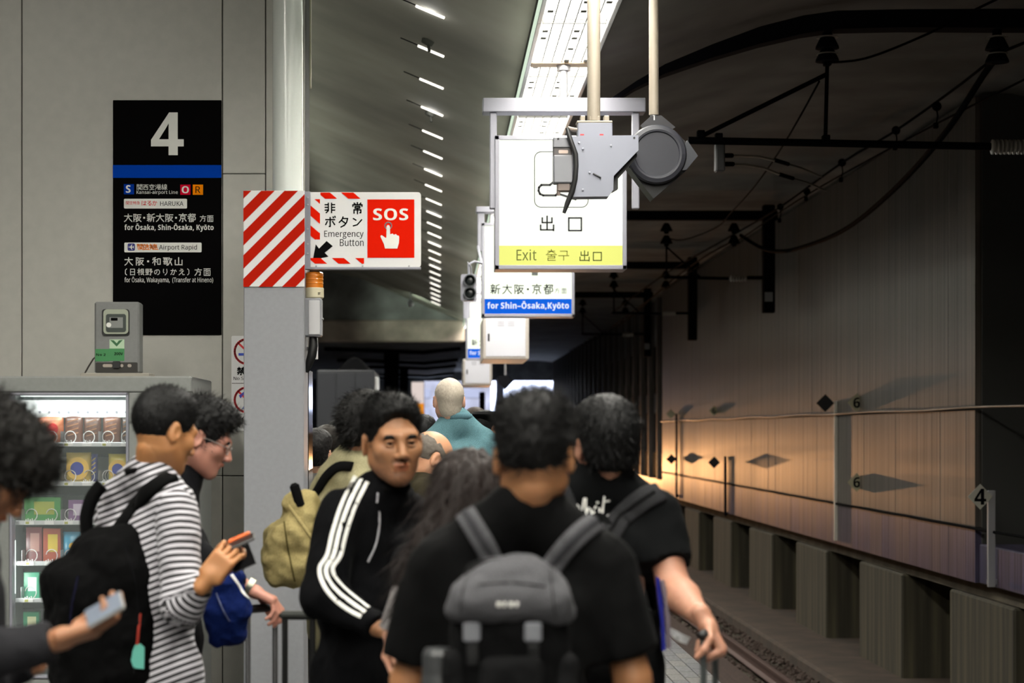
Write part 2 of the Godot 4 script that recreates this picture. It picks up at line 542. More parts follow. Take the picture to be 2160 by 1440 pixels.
func frontage() -> void:
	var st := mb()
	box(st, Vector3(5.25, -1.3, -42.0), Vector3(5.5, 4.72, -86))
	var w := structure(st, "wall_frontage", M.concrete_dark, "dark frontage with mullions beyond the boarded wall")
	var glass := mat(Color(0.03, 0.03, 0.045), 0.15)
	var bar := grain(mat(Color(0.40, 0.37, 0.35), 0.5), M.streak, Vector3(1, 0.5, 1))
	var span := grain(mat(Color(0.36, 0.35, 0.36), 0.6), M.blotch, Vector3(0.5, 0.5, 0.5))
	var low := grain(mat(Color(0.60, 0.44, 0.28), 0.4), M.streak, Vector3(1, 0.5, 1))
	var pane_hi := mb()
	cbox(pane_hi, Vector3(-0.01, 2.52, 0.82), Vector3(0.02, 3.62, -0.82), 0.004)
	pane_hi.generate_normals()
	var hi := pane_hi.commit()
	var pane_lo := mb()
	cbox(pane_lo, Vector3(-0.01, 1.12, 0.82), Vector3(0.02, 2.03, -0.82), 0.004)
	pane_lo.generate_normals()
	var lo := pane_lo.commit()
	var sp := mb()
	cbox(sp, Vector3(-0.02, 2.05, 0.88), Vector3(0.03, 2.5, -0.88), 0.01)
	cbox(sp, Vector3(-0.02, 3.64, 0.88), Vector3(0.03, 4.7, -0.88), 0.01)
	sp.generate_normals()
	var sm := sp.commit()
	var lp := mb()
	cbox(lp, Vector3(-0.02, 0.55, 0.86), Vector3(0.05, 1.10, -0.86), 0.01)
	lp.generate_normals()
	var lm := lp.commit()
	var mu := mb()
	cbox(mu, Vector3(-0.10, 0.5, 0.06), Vector3(0.05, 4.7, -0.06), 0.01)
	mu.generate_normals()
	var mm := mu.commit()
	var base := mb()
	cbox(base, Vector3(0, -1.3, 0.9), Vector3(0.10, 0.50, -0.9), 0.01)
	base.generate_normals()
	var bm := base.commit()
	for k in 24:
		var z := -(42.9 + 1.8 * k)
		hold("pane", hi, glass, w, Vector3(5.2, 0, z))
		hold("pane", lo, glass, w, Vector3(5.2, 0, z))
		hold("spandrel_panel", sm, span, w, Vector3(5.2, 0, z))
		hold("lower_panel", lm, low, w, Vector3(5.18, 0, z))
		hold("mullion", mm, bar, w, Vector3(5.15, 0, z + 0.9))
		hold("plinth_block", bm, low, w, Vector3(5.12, 0, z))

func trackside() -> void:
	var st := mb()
	box(st, Vector3(1.7, -1.6, 8), Vector3(6.6, -1.32, -200))
	structure(st, "floor_track_bed", M.concrete_dark, "dark concrete bed of the track")
	# walkway at the foot of the piers
	st = mb()
	cbox(st, Vector3(4.32, -1.4, 6), Vector3(6.0, -1.10, -86), 0.03)
	structure(st, "floor_walkway", M.walkway, "brown concrete walkway at the foot of the piers")
	# ribbed mats between platform and rail: ribs too fine to pick apart
	st = mb()
	for k in 260:
		var d := 9.0 + k * 0.088
		cbox(st, Vector3(1.83, -1.33, -d), Vector3(3.6, -1.235, -d - 0.046), 0.008)
	var ribs := mk(st, "ribbed_mat", grain(mat(Color(0.33, 0.26, 0.23), 0.8), M.rough_noise, Vector3(1, 1, 1)))
	tag(ribs, "fine dark ribbed matting laid between the rails", "track mat", "", "stuff")
	# rails
	for x in [2.72, 3.79]:
		st = mb()
		var prof := PackedVector2Array([Vector2(-0.065, 0), Vector2(0.065, 0), Vector2(0.065, 0.012), Vector2(0.012, 0.03), Vector2(0.010, 0.105), Vector2(0.033, 0.118), Vector2(0.033, 0.15), Vector2(0.022, 0.153), Vector2(-0.022, 0.153), Vector2(-0.033, 0.15), Vector2(-0.033, 0.118), Vector2(-0.010, 0.105), Vector2(-0.012, 0.03), Vector2(-0.065, 0.012)])
		prism(st, prof, 130.0, Transform3D(Basis(), Vector3(x, -1.235, -126)))
		tag(mk(st, "rail", M.rail), "rusty steel rail " + ("beside the ballast" if x > 3 else "close under the platform edge"), "rail", "rails of the track")
	# ballast
	var stones := []
	var rng := RandomNumberGenerator.new()
	rng.seed = 9
	var mm := MultiMesh.new()
	mm.transform_format = MultiMesh.TRANSFORM_3D
	var sh := mb()
	var ico := [Vector3(0, 1, 0), Vector3(0.9, 0.3, 0.1), Vector3(0.2, 0.2, 0.9), Vector3(-0.8, 0.25, 0.4), Vector3(-0.6, 0.1, -0.7), Vector3(0.4, 0.3, -0.9), Vector3(0, -0.8, 0)]
	for k in 5:
		tri(sh, ico[0], ico[1 + (k + 1) % 5], ico[1 + k])
		tri(sh, ico[6], ico[1 + k], ico[1 + (k + 1) % 5])
	sh.generate_normals()
	mm.mesh = sh.commit()
	mm.instance_count = 7000
	for k in 7000:
		var d := 9.0 + 40.0 * pow(rng.randf(), 1.6)
		var x := rng.randf_range(3.66, 4.42)
		if absf(x - 3.79) < 0.07: x += 0.12
		var s := rng.randf_range(0.018, 0.042)
		var hump := -1.30 + 0.10 * exp(-pow((x - 4.1) / 0.22, 2))
		mm.set_instance_transform(k, Transform3D(Basis.from_euler(Vector3(rng.randf() * TAU, rng.randf() * TAU, 0)).scaled(Vector3(s, s * 0.8, s)), Vector3(x, hump + rng.randf() * 0.03, -d)))
	var bal := MultiMeshInstance3D.new()
	bal.name = numbered("ballast")
	bal.multimesh = mm
	bal.material_override = mat(Color(0.25, 0.20, 0.175), 0.9)
	add_child(bal)
	tag(bal, "dark brown track ballast beside the rail", "ballast", "", "stuff")

# ---------- lettering ----------
var fonts := {}

func font(bold: bool) -> SystemFont:
	if not fonts.has(bold):
		var f := SystemFont.new()
		f.font_names = PackedStringArray(["Droid Sans"])
		f.font_weight = 700 if bold else 400
		fonts[bold] = f
	return fonts[bold]

# Latin text centred at c, its ink box h high and w wide (0: natural width)
func latin(text: String, parent: Node, c: Vector3, h: float, w: float, m: Material, bold := false, turn := Basis()) -> void:
	var t := TextMesh.new()
	t.text = text
	t.font = font(bold)
	t.font_size = 48
	t.pixel_size = 0.01
	t.depth = 0.001
	t.curve_step = 1.0
	var b := t.get_aabb()
	var sy := h / b.size.y
	var sx := w / b.size.x if w > 0.0 else sy
	var o := hold("lettering", t, m, parent)
	var mid := b.position + b.size * 0.5
	o.transform = Transform3D(turn * Basis.from_scale(Vector3(sx, sy, 1.0)), c - turn * Vector3(mid.x * sx, mid.y * sy, mid.z))

# characters the font does not hold, drawn stroke by stroke on a grid of 20 (y down)
const GLYPH := {
	"大": [[1,6,19,6],[10,1,10,6,8,11,5,16,1,19],[10,7,13,13,19,19]],
	"阪": [[1,2,7,2,5,7,7,10,7,13,4,14],[2,2,2,19],[9,3,19,3],[10,3,10,9,9,14,7,19],[11,8,18,8,15,13,11,17,8,19],[11,10,14,15,19,19]],
	"新": [[5,0,5,3],[1,3,9,3],[3,4,4,7],[8,4,7,7],[1,8,10,8],[5,8,5,19],[1,12,10,12],[5,13,1,17],[6,13,9,16],[18,1,12,3],[12,3,12,10,11,15,9,19],[12,9,20,9],[16,9,16,19]],
	"京": [[10,0,10,3],[1,3,19,3],[5,6,15,6,15,11,5,11,5,6],[10,11,10,19,8,19],[5,13,2,18],[14,13,18,18]],
	"都": [[6,0,6,8],[2,3,10,3],[0,7,12,7],[11,1,1,12],[4,11,10,11,10,19,4,19,4,11],[4,15,10,15],[13,2,18,2,16,7,18,10,18,14,15,15],[13,2,13,19]],
	"方": [[10,0,10,4],[1,4,19,4],[7,4,7,9,5,14,1,19],[7,9,16,9,15,18,12,18]],
	"面": [[1,1,19,1],[10,1,8,5],[2,5,18,5,18,19,2,19,2,5],[7,5,7,19],[13,5,13,19],[7,9,13,9],[7,14,13,14]],
	"関": [[1,1,8,1,8,7,1,7],[1,1,1,19],[1,4,8,4],[12,1,19,1,19,19,17,19],[12,1,12,7,19,7],[12,4,19,4],[7,9,8,11],[13,9,12,11],[5,12,15,12],[5,15,15,15],[10,12,10,15,5,19],[10,15,15,19]],
	"西": [[1,2,19,2],[3,7,17,7,17,18,3,18,3,7],[8,2,8,9,5,13],[12,2,12,12,16,12]],
	"空": [[10,0,10,2],[2,6,2,3,18,3,18,6],[8,4,7,7,3,9],[12,4,12,8,17,8],[4,12,16,12],[10,12,10,18],[2,18,18,18]],
	"港": [[2,2,4,4],[1,7,3,9],[4,12,1,18],[7,3,19,3],[6,8,20,8],[10,0,10,8],[16,0,16,8],[10,8,6,13],[15,8,20,13],[10,11,16,11,16,14,10,14],[10,11,10,18,18,18,18,16]],
	"線": [[5,0,2,5,6,8],[7,3,2,10,8,10],[5,10,5,19],[2,13,1,17],[7,13,8,16],[14,0,13,2],[11,2,18,2,18,9,11,9,11,2],[11,5,18,5],[14,9,14,19,12,19],[10,12,13,12,9,17],[19,11,15,13,20,18]],
	"特": [[3,2,2,7],[1,6,9,6],[5,0,5,19],[1,12,9,10],[14,0,14,7],[10,3,19,3],[9,7,20,7],[9,11,20,11],[17,8,17,19,14,19],[12,13,13,16]],
	"急": [[7,0,3,5],[6,2,13,2,11,5],[4,5,16,5,16,12,4,12],[4,8,16,8],[3,15,2,18],[7,14,7,18,14,18,14,16],[10,13,11,15],[16,14,18,17]],
	"は": [[3,2,2,10,3,18],[7,6,19,6],[14,2,14,15,11,17,8,16,8,14,11,13,18,17]],
	"る": [[4,3,15,3,4,12,10,9,15,10,17,13,15,17,11,18,8,16,10,14,13,16]],
	"か": [[2,6,13,6,12,14,10,18,7,17],[8,2,6,11,2,18],[15,4,18,9]],
	"快": [[4,0,4,19],[1,5,1,10],[6,4,7,7],[10,5,18,5,18,11],[8,11,20,11],[14,0,14,9,12,14,8,19],[14,11,20,19]],
	"速": [[1,2,3,4],[1,8,4,8,4,14,1,17],[4,15,8,18,20,18],[6,3,20,3],[8,6,18,6,18,10,8,10,8,6],[13,0,13,16],[12,10,7,15],[14,10,19,14]],
	"和": [[8,1,2,3],[1,6,11,6],[6,2,6,19],[6,7,1,14],[7,8,10,12],[13,4,19,4,19,17,13,17,13,4]],
	"歌": [[0,2,11,2],[2,4,7,4,7,7,2,7,2,4],[9,2,9,9],[0,10,11,10],[2,12,7,12,7,16,2,16,2,12],[10,10,10,19,8,19],[14,1,12,7],[13,4,20,4,18,8],[16,7,15,13,11,19],[16,9,20,19]],
	"山": [[10,1,10,18],[2,7,2,18,18,18],[18,7,18,19]],
	"日": [[4,2,16,2,16,19],[4,2,4,19],[4,10,16,10],[4,18,16,18]],
	"根": [[5,0,5,19],[1,5,9,5],[5,6,1,13],[6,8,8,11],[11,2,18,2,18,9,11,9],[11,5,18,5],[11,2,11,18,15,16],[13,9,19,19],[19,11,16,14]],
	"野": [[1,2,9,2,9,10,1,10,1,2],[1,6,9,6],[5,2,5,18],[1,13,9,13],[0,18,10,17],[12,2,18,2,15,6],[13,4,17,7],[11,8,20,8,18,12],[15,8,15,19,13,19]],
	"の": [[10,4,9,11,6,16,3,15,2,11,4,6,9,4,14,4,17,8,17,13,14,17,11,18]],
	"り": [[5,2,4,9,6,13],[14,2,15,10,13,15,9,19]],
	"え": [[7,2,13,3],[4,7,15,7,2,19],[9,12,12,14,13,18,18,18]],
	"非": [[7,1,7,15,3,19],[1,4,7,4],[1,9,7,9],[1,14,7,14],[13,1,13,19],[13,4,19,4],[13,9,19,9],[13,14,19,14]],
	"常": [[10,0,10,4],[4,1,6,3],[16,1,14,3],[2,7,2,4,18,4,18,7],[6,7,14,7,14,10,6,10,6,7],[4,19,4,13,16,13,16,18,14,18],[10,11,10,20]],
	"ボ": [[2,6,18,6],[10,2,10,18,8,18],[5,9,2,15],[14,9,18,15],[15,1,16,3],[18,0,19,2]],
	"タ": [[9,1,7,6,2,11],[8,4,17,4,15,11,11,16,5,19],[7,8,14,13]],
	"ン": [[3,4,8,7],[3,17,10,15,18,6]],
	"出": [[10,1,10,18],[4,3,4,9,16,9],[16,3,16,9],[2,12,2,18,18,18],[18,12,18,19]],
	"口": [[3,4,17,4,17,18,3,18,3,4]],
	"禁": [[5,0,5,9],[1,3,9,3],[5,3,1,8],[6,4,9,7],[15,0,15,9],[11,3,19,3],[14,4,11,8],[16,4,20,8],[4,10,16,10],[1,13,19,13],[10,13,10,19,8,19],[5,15,2,18],[15,15,18,18]],
	"ポ": [[2,6,18,6],[10,2,10,18,8,18],[5,9,2,15],[14,9,18,15],[17,1,18,2,17,3,16,2,17,1]],
	"イ": [[16,2,10,9,3,13],[11,8,11,19]],
	"捨": [[4,0,4,19,2,19],[1,5,8,5],[1,13,8,10],[14,0,8,8],[14,0,20,8],[11,8,17,8],[14,5,14,13],[9,11,19,11],[11,14,17,14,17,19,11,19,11,14]],
	"출": [[10,0,10,2],[4,3,16,3],[10,3,3,7],[10,3,17,7],[1,9,19,9],[10,9,10,12],[4,12,16,12,16,15,4,15,4,19,17,19]],
	"구": [[4,3,16,3,16,10],[1,11,19,11],[10,11,10,19]],
	"(": [[17,1,13,5,13,15,17,19]],
	")": [[3,1,7,5,7,15,3,19]],
	"・": [[9,10,11,10]],
}

# a line of such characters; x0 and y0 are the left and top of the first, s the size of one, step the advance
func strokes(text: String, parent: Node, p0: Vector3, s: float, step: float, weight: float, m: Material, slant := 0.0) -> void:
	var st := mb()
	var x := 0.0
	for ch in text:
		if ch == " ":
			x += step * 0.5
			continue
		var adv := step
		var off := 0.0
		if ch == "・":
			adv = step * 0.5
			off = -0.25 * step
		for line in GLYPH[ch]:
			var pts := PackedVector2Array()
			for i in range(0, line.size(), 2):
				var gx: float = line[i] / 20.0 * s
				var gy: float = -line[i + 1] / 20.0 * s
				pts.append(Vector2(x + off + gx - gy * slant, gy))
			var w := weight * s * (2.0 if ch == "・" else 1.0)
			for i in pts.size() - 1:
				var a := pts[i]
				var b := pts[i + 1]
				var t := (b - a).normalized() * w * 0.5
				var n := Vector2(-t.y, t.x)
				a -= t * 0.6
				b += t * 0.6
				var z := 0.0012
				quad(st, p0 + Vector3(a.x - n.x * -1, a.y + n.y, z), p0 + Vector3(a.x - n.x, a.y - n.y, z), p0 + Vector3(b.x - n.x, b.y - n.y, z), p0 + Vector3(b.x + n.x, b.y + n.y, z))
		x += adv
	mk(st, "lettering", m, parent)

# a flat printed shape on a board: polygon in metres round c
func patch(called: String, parent: Node, poly: PackedVector2Array, c: Vector3, m: Material, thick := 0.001) -> MeshInstance3D:
	var st := mb()
	prism(st, poly, thick)
	return mk(st, called, m, parent, c)

func rect(w: float, h: float) -> PackedVector2Array:
	return PackedVector2Array([Vector2(-w / 2, -h / 2), Vector2(w / 2, -h / 2), Vector2(w / 2, h / 2), Vector2(-w / 2, h / 2)])

const WALL_D := 9.8

func left_wall() -> void:
	# panelled partition facing along the platform
	var st := mb()
	box(st, Vector3(-6.2, 0, -WALL_D - 0.012), Vector3(-0.685, 6.3, -WALL_D - 0.30))
	var wall := structure(st, "wall_front", M.seam, "grey panelled partition facing the platform")
	var cuts := [-6.2, -5.22, -4.19, -3.17, at(46, 0, WALL_D).x, at(469, 0, WALL_D).x, at(560, 0, WALL_D).x, -0.685]
	for i in cuts.size() - 1:
		st = mb()
		for seg in [[0.0, 1.37], [1.374, 2.93 if i == 5 else 4.0], [2.934 if i == 5 else 4.004, 6.28]]:
			cbox(st, Vector3(cuts[i] + 0.0025, seg[0], -WALL_D), Vector3(cuts[i + 1] - 0.0025, seg[1], -WALL_D - 0.03), 0.003)
		mk(st, "panel", M.wall_panel, wall)
	# polished end trim of the partition
	st = mb()
	cbox(st, Vector3(-0.684, 0, -WALL_D + 0.005), Vector3(-0.668, 1.92, -WALL_D - 0.31), 0.004)
	mk(st, "end_trim", mat(Color(0.75, 0.74, 0.76), 0.12, 1.0), wall)
	platform_sign()
	# white round pipe
	st = mb()
	var pc := at(607, 0, 9.55)
	tube(st, [Vector3(pc.x, 0, -9.55), Vector3(pc.x, 6.3, -9.55)], 0.077, 28)
	tag(mk(st, "round_column", mat(Color(0.90, 0.92, 0.90), 0.18)), "glossy white round column behind the striped pillar", "column")
	# hanging cream duct and its chain
	var t := thing("hanging_duct", "narrow cream box hanging from the ceiling with a chain", "duct", at(648, 186, 10.2))
	st = mb()
	cbox(st, Vector3(-0.022, 0, -0.03), Vector3(0.022, 2.2, 0.03), 0.004)
	mk(st, "casing", mat(Color(0.68, 0.66, 0.56), 0.5), t)
	st = mb()
	for k in 26:
		var y := -0.012 * k
		var a := 0.004
		if k % 2 == 0: cbox(st, Vector3(-a, y - 0.012, -0.001), Vector3(a, y, 0.001), 0.0008)
		else: cbox(st, Vector3(-0.001, y - 0.012, -a), Vector3(0.001, y, a), 0.0008)
	mk(st, "chain", M.galv, t)
	emergency_pillar()
	no_smoking_notice()
	vending_machine()
	meter_box()

func platform_sign() -> void:
	var D := WALL_D - 0.012
	var c := at(352.5, 458.5, D)
	var k := D / FOCAL
	var t := thing("platform_sign", "tall black platform sign with a white 4 and blue band", "sign", Vector3(c.x, c.y, -WALL_D + 0.001))
	var st := mb()
	cbox(st, Vector3(-114.5 * k, -247.5 * k, 0), Vector3(114.5 * k, 247.5 * k, 0.01), 0.002)
	mk(st, "board", dull(Color(0.03, 0.027, 0.03)), t)
	var z := 0.0105
	var P := func(px: float, py: float) -> Vector3: return Vector3((px - 352.5) * k, -(py - 458.5) * k, z)
	patch("blue_band", t, rect(229 * k, 27 * k), P.call(352.5, 361.5), dull(Color(0.01, 0.24, 0.66)))
	latin("4", t, P.call(353, 282), 90 * k, 69 * k, M.white_ink, true)
	# line symbols
	patch("line_symbol", t, rect(21.5 * k, 21.5 * k), P.call(272, 399), dull(Color(0.02, 0.20, 0.58)))
	latin("S", t, P.call(270.5, 398.5) + Vector3(0, 0, 0.0015), 16 * k, 10 * k, M.white_ink, true)
	patch("line_symbol", t, rect(21.5 * k, 21.5 * k), P.call(391, 400), dull(Color(0.76, 0.04, 0.18)))
	latin("O", t, P.call(391, 400) + Vector3(0, 0, 0.0015), 15 * k, 15 * k, M.white_ink, true)
	patch("line_symbol", t, rect(21.5 * k, 21.5 * k), P.call(417.5, 400), dull(Color(0.92, 0.52, 0.01)))
	latin("R", t, P.call(417.5, 400) + Vector3(0, 0, 0.0015), 14 * k, 10.5 * k, M.ink, false)
	strokes("関西空港線", t, P.call(288.3, 388.5), 12.3 * k, 13 * k, 0.085, M.white_ink)
	latin("Kansai-airport Line", t, P.call(331.5, 406.2), 9.3 * k, 87 * k, M.white_ink, false)
	# first pill
	patch("pill", t, rounded(133 * k, 20.5 * k, 2.4 * k), P.call(328, 429.3), M.white_ink)
	var red := mat(Color(0.85, 0.17, 0.20), 0.6)
	strokes("関空特急", t, P.call(265.5, 424.3) + Vector3(0, 0, 0.001), 7.2 * k, 7.6 * k, 0.09, red)
	strokes("はるか", t, P.call(298, 422.5) + Vector3(0, 0, 0.001), 11.8 * k, 11.3 * k, 0.10, red)
	latin("HARUKA", t, P.call(362.5, 429.3) + Vector3(0, 0, 0.0015), 9.4 * k, 49 * k, M.ink, false)
	strokes("大阪・新大阪・京都", t, P.call(261.6, 450.3), 17.8 * k, 19.2 * k, 0.105, M.white_ink)
	strokes("方面", t, P.call(421.5, 454.3), 13.5 * k, 15.3 * k, 0.10, M.white_ink)
	latin("for Ōsaka, Shin-Ōsaka, Kyōto", t, P.call(356.5, 480), 17.6 * k, 188 * k, M.white_ink, true)
	# second pill
	patch("pill", t, rounded(163 * k, 20.5 * k, 2.4 * k), P.call(343.7, 521.7), M.white_ink)
	patch("plane_badge", t, rounded(15.5 * k, 15.5 * k, 3.2 * k), P.call(277, 521), mat(Color(0.07, 0.07, 0.45), 0.5), 0.0016)
	var plane := PackedVector2Array([Vector2(6, 0.7), Vector2(2, 1.0), Vector2(-1, 5.6), Vector2(-2.2, 5.6), Vector2(-0.8, 1.0), Vector2(-3.6, 0.9), Vector2(-4.8, 2.4), Vector2(-5.6, 2.4), Vector2(-5.0, 0), Vector2(-5.6, -2.4), Vector2(-4.8, -2.4), Vector2(-3.6, -0.9), Vector2(-0.8, -1.0), Vector2(-2.2, -5.6), Vector2(-1, -5.6), Vector2(2, -1.0), Vector2(6, -0.7)])
	for i in plane.size(): plane[i] = Vector2(-plane[i].x, plane[i].y) * k
	patch("plane_mark", t, plane, P.call(277, 521) + Vector3(0, 0, 0.0014), M.white_ink)
	strokes("関空快速", t, P.call(288.5, 514.6) + Vector3(0, 0, 0.001), 12.5 * k, 9.8 * k, 0.14, mat(Color(0.96, 0.52, 0.13), 0.6), 0.28)
	latin("Airport Rapid", t, P.call(375.5, 522.6) + Vector3(0, 0, 0.0015), 13.5 * k, 80 * k, M.ink, false)
	strokes("大阪・和歌山", t, P.call(262.5, 542), 18 * k, 23.4 * k, 0.105, M.white_ink)
	strokes("(日根野のりかえ)", t, P.call(255, 566), 14.6 * k, 17.3 * k, 0.105, M.white_ink)
	strokes("方面", t, P.call(410.5, 566), 15.5 * k, 18.6 * k, 0.11, M.white_ink)
	latin("for Ōsaka, Wakayama,  (Transfer at Hineno)", t, P.call(356, 590.8), 14.8 * k, 187 * k, M.white_ink, false)

func stripes(st: SurfaceTool, lo: Vector2, hi: Vector2, pitch: float, share: float, phase: float, z: float, slope := 1.0) -> void:
	var rectp := PackedVector2Array([lo, Vector2(hi.x, lo.y), hi, Vector2(lo.x, hi.y)])
	var w := hi.x - lo.x
	for k in range(-12, 24):
		var y0 := lo.y + phase + k * pitch
		var band := PackedVector2Array([Vector2(lo.x, y0), Vector2(hi.x, y0 + w * slope), Vector2(hi.x, y0 + w * slope + pitch * share), Vector2(lo.x, y0 + pitch * share)])
		for p in Geometry2D.intersect_polygons(rectp, band):
			if p.size() >= 3: prism(st, p, 0.0012, Transform3D(Basis(), Vector3(0, 0, z)))

func emergency_pillar() -> void:
	var D := 9.0
	var k := D / FOCAL
	var lx := at(514, 0, D).x
	var rx := at(641, 0, D).x
	var top := at(0, 403, D).y
	var t := thing("emergency_pillar", "light grey square pillar with a red and white striped top", "pillar", Vector3((lx + rx) / 2, 0, -D))
	var hw := (rx - lx) / 2
	var st := mb()
	cbox(st, Vector3(-hw, 0, 0), Vector3(hw, top, -0.26), 0.004)
	mk(st, "post", M.grey_paint, t)
	st = mb()
	var sy := at(0, 605, D).y
	cbox(st, Vector3(-hw - 0.001, sy, 0), Vector3(hw + 0.004, top + 0.002, 0.006), 0.002)
	mk(st, "stripe_board", M.white_paint, t)
	st = mb()
	stripes(st, Vector2(-hw - 0.001, sy), Vector2(hw + 0.004, top + 0.001), 0.1108, 0.58, 0.085, 0.0061, 1.0)
	mk(st, "red_stripe", dull(Color(0.70, 0.12, 0.06)), t)
	# emergency sign
	var SD := 9.08
	var c := at(766.5, 484, SD)
	var s := SD / FOCAL
	var e := thing("emergency_sign", "white emergency button sign with red SOS square and arrow", "sign", c)
	st = mb()
	prism(st, rounded(243 * s, 158 * s, 7 * s), 0.03, Transform3D(Basis(), Vector3(0, 0, -0.03)))
	mk(st, "board", M.white_paint, e)
	var z := 0.0006
	var P := func(px: float, py: float) -> Vector3: return Vector3((px - 766.5) * s, -(py - 484) * s, z)
	var red := dull(Color(0.84, 0.11, 0.03))
	patch("red_square", e, rect(99 * s, 123 * s), P.call(824.5, 482), red)
	latin("SOS", e, P.call(824, 452) + Vector3(0, 0, 0.0012), 25 * s, 74 * s, M.white_ink, true)
	st = mb()
	outline(st, disc(7 * s, 20), 2.4 * s, 0.001, Transform3D(Basis(), P.call(819, 476) + Vector3(0, 0, 0.001)))
	mk(st, "button_ring", M.white_ink, e)
	var hand := PackedVector2Array()
	for q in [[815.5, 477], [818, 474.5], [821, 475], [822.5, 478], [823, 494], [828, 492.5], [831, 495], [835, 493.5], [838, 496.5], [841, 497], [842, 500], [841.5, 512], [838, 524], [812, 524], [810, 515], [802.5, 499], [803, 496.5], [805.5, 496], [814, 502], [815, 500]]:
		hand.append(Vector2((q[0] - 766.5) * s, -(q[1] - 484) * s))
	patch("hand_mark", e, hand, Vector3(0, 0, z + 0.001), M.white_ink)
	st = mb()
	for r in [[676, 406, 768, 419], [655, 420, 675, 505], [655, 544, 768, 556]]:
		var lo := Vector2((r[0] - 766.5) * s, -(r[3] - 484) * s)
		var hi := Vector2((r[2] - 766.5) * s, -(r[1] - 484) * s)
		stripes(st, lo, hi, 42 * s, 0.52, 8 * s, 0.0006, -0.85)
	mk(st, "red_stripe", red, e)
	strokes("非", e, P.call(684.5, 427), 23 * s, 0.0, 0.12, M.ink)
	strokes("常", e, P.call(742, 427), 24 * s, 0.0, 0.12, M.ink)
	strokes("ボタン", e, P.call(684.5, 456), 24 * s, 28.5 * s, 0.12, M.ink)
	latin("Emergency", e, P.call(725.5, 495), 17 * s, 83 * s, M.ink, false)
	latin("Button", e, P.call(742, 511.5), 14.5 * s, 50 * s, M.ink, false)
	var arrow := PackedVector2Array()
	for q in [[660, 548], [666, 515], [673, 524], [689, 508], [702, 519], [685, 533], [693, 541]]:
		arrow.append(Vector2((q[0] - 766.5) * s, -(q[1] - 484) * s))
	patch("arrow", e, arrow, Vector3(0, 0, z), M.ink)
	st = mb()
	cbox(st, Vector3((645 - 766.5) * s, -84 * s, 0.004), Vector3((888 - 766.5) * s, -79 * s, -0.045), 0.002)
	cbox(st, Vector3((642 - 766.5) * s, -84 * s, 0.006), Vector3((655 - 766.5) * s, 80 * s, -0.03), 0.002)
	mk(st, "bracket", M.frame_grey, e)
	for q in [[649, 417], [649, 432], [649, 483], [649, 515], [649, 535], [667, 561], [765, 561], [863, 561]]:
		st = mb()
		var f: bool = q[0] < 655
		lathe(st, [[0.0045, 0], [0.004, 0.003], [0.0, 0.004]], Transform3D(Basis(Vector3.RIGHT, PI / 2), P.call(q[0], q[1]) + Vector3(0, 0, 0.006 if f else 0.004)), 10)
		mk(st, "screw", M.galv, e)
	# amber beacon on its box
	var b := thing("warning_beacon", "amber warning beacon on a white base beside the pillar", "beacon", at(663, 630, SD + 0.06))
	st = mb()
	lathe(st, [[0.0, 0.128], [0.038, 0.128], [0.043, 0.122], [0.043, 0.052]], Transform3D())
	var amber := mat(Color(0.86, 0.48, 0.02), 0.15)
	amber.clearcoat_enabled = true
	mk(st, "lens", amber, b)
	st = mb()
	for y in [0.07, 0.088, 0.106]:
		lathe(st, [[0.0432, y], [0.0445, y + 0.004], [0.0432, y + 0.008]], Transform3D())
	mk(st, "lens_rib", amber, b)
	st = mb()
	lathe(st, [[0.044, 0.052], [0.046, 0.05], [0.046, 0.006], [0.040, 0.0], [0.0, 0.0]], Transform3D())
	mk(st, "base", mat(Color(0.80, 0.77, 0.66), 0.5), b)
	latin("ST", b, Vector3(0.026, 0.022, 0.0395), 0.012, 0.014, M.ink, true, Basis(Vector3.UP, 0.6))
	var g := thing("junction_box", "small grey junction box below the amber beacon", "box", at(661, 710, SD + 0.06))
	st = mb()
	cbox(st, Vector3(-0.042, 0, -0.05), Vector3(0.042, 0.184, 0.045), 0.006)
	mk(st, "casing", M.grey_paint, g)
	st = mb()
	cbox(st, Vector3(-0.020, 0.008, 0.045), Vector3(0.034, 0.172, 0.050), 0.003)
	mk(st, "cover", mat(Color(0.72, 0.72, 0.73), 0.4), g)
	st = mb()
	lathe(st, [[0.006, 0], [0.005, 0.008], [0, 0.01]], Transform3D(Basis(Vector3.FORWARD, PI / 2), Vector3(0.042, 0.085, 0.01)), 10)
	mk(st, "knob", M.galv, g)
	var h := thing("receiver_cord", "thick black curved cord hanging under the junction box", "cord", at(655, 712, SD + 0.06))
	st = mb()
	tube(st, [Vector3(0.012, 0.004, 0.0), Vector3(0.014, -0.04, 0.01), Vector3(0.006, -0.09, 0.012), Vector3(-0.008, -0.13, 0.008), Vector3(-0.02, -0.165, 0.0)], [0.018, 0.022, 0.022, 0.018, 0.012], 12)
	mk(st, "cord", M.black, h)
	var n := thing("small_notice", "narrow white and orange notice plate behind the black cord", "sign", at(664, 735, 9.22))
	st = mb()
	cbox(st, Vector3(-0.046, -0.01, -0.004), Vector3(-0.01, 0.01, 0.0), 0.001)
	mk(st, "bracket", M.galv, n)
	st = mb()
	cbox(st, Vector3(-0.016, -0.052, 0), Vector3(0.016, 0.052, 0.004), 0.001)
	mk(st, "plate", M.white_paint, n)
	patch("orange_panel", n, rect(0.014, 0.08), Vector3(-0.004, 0.006, 0.0042), mat(Color(0.82, 0.30, 0.12), 0.5))

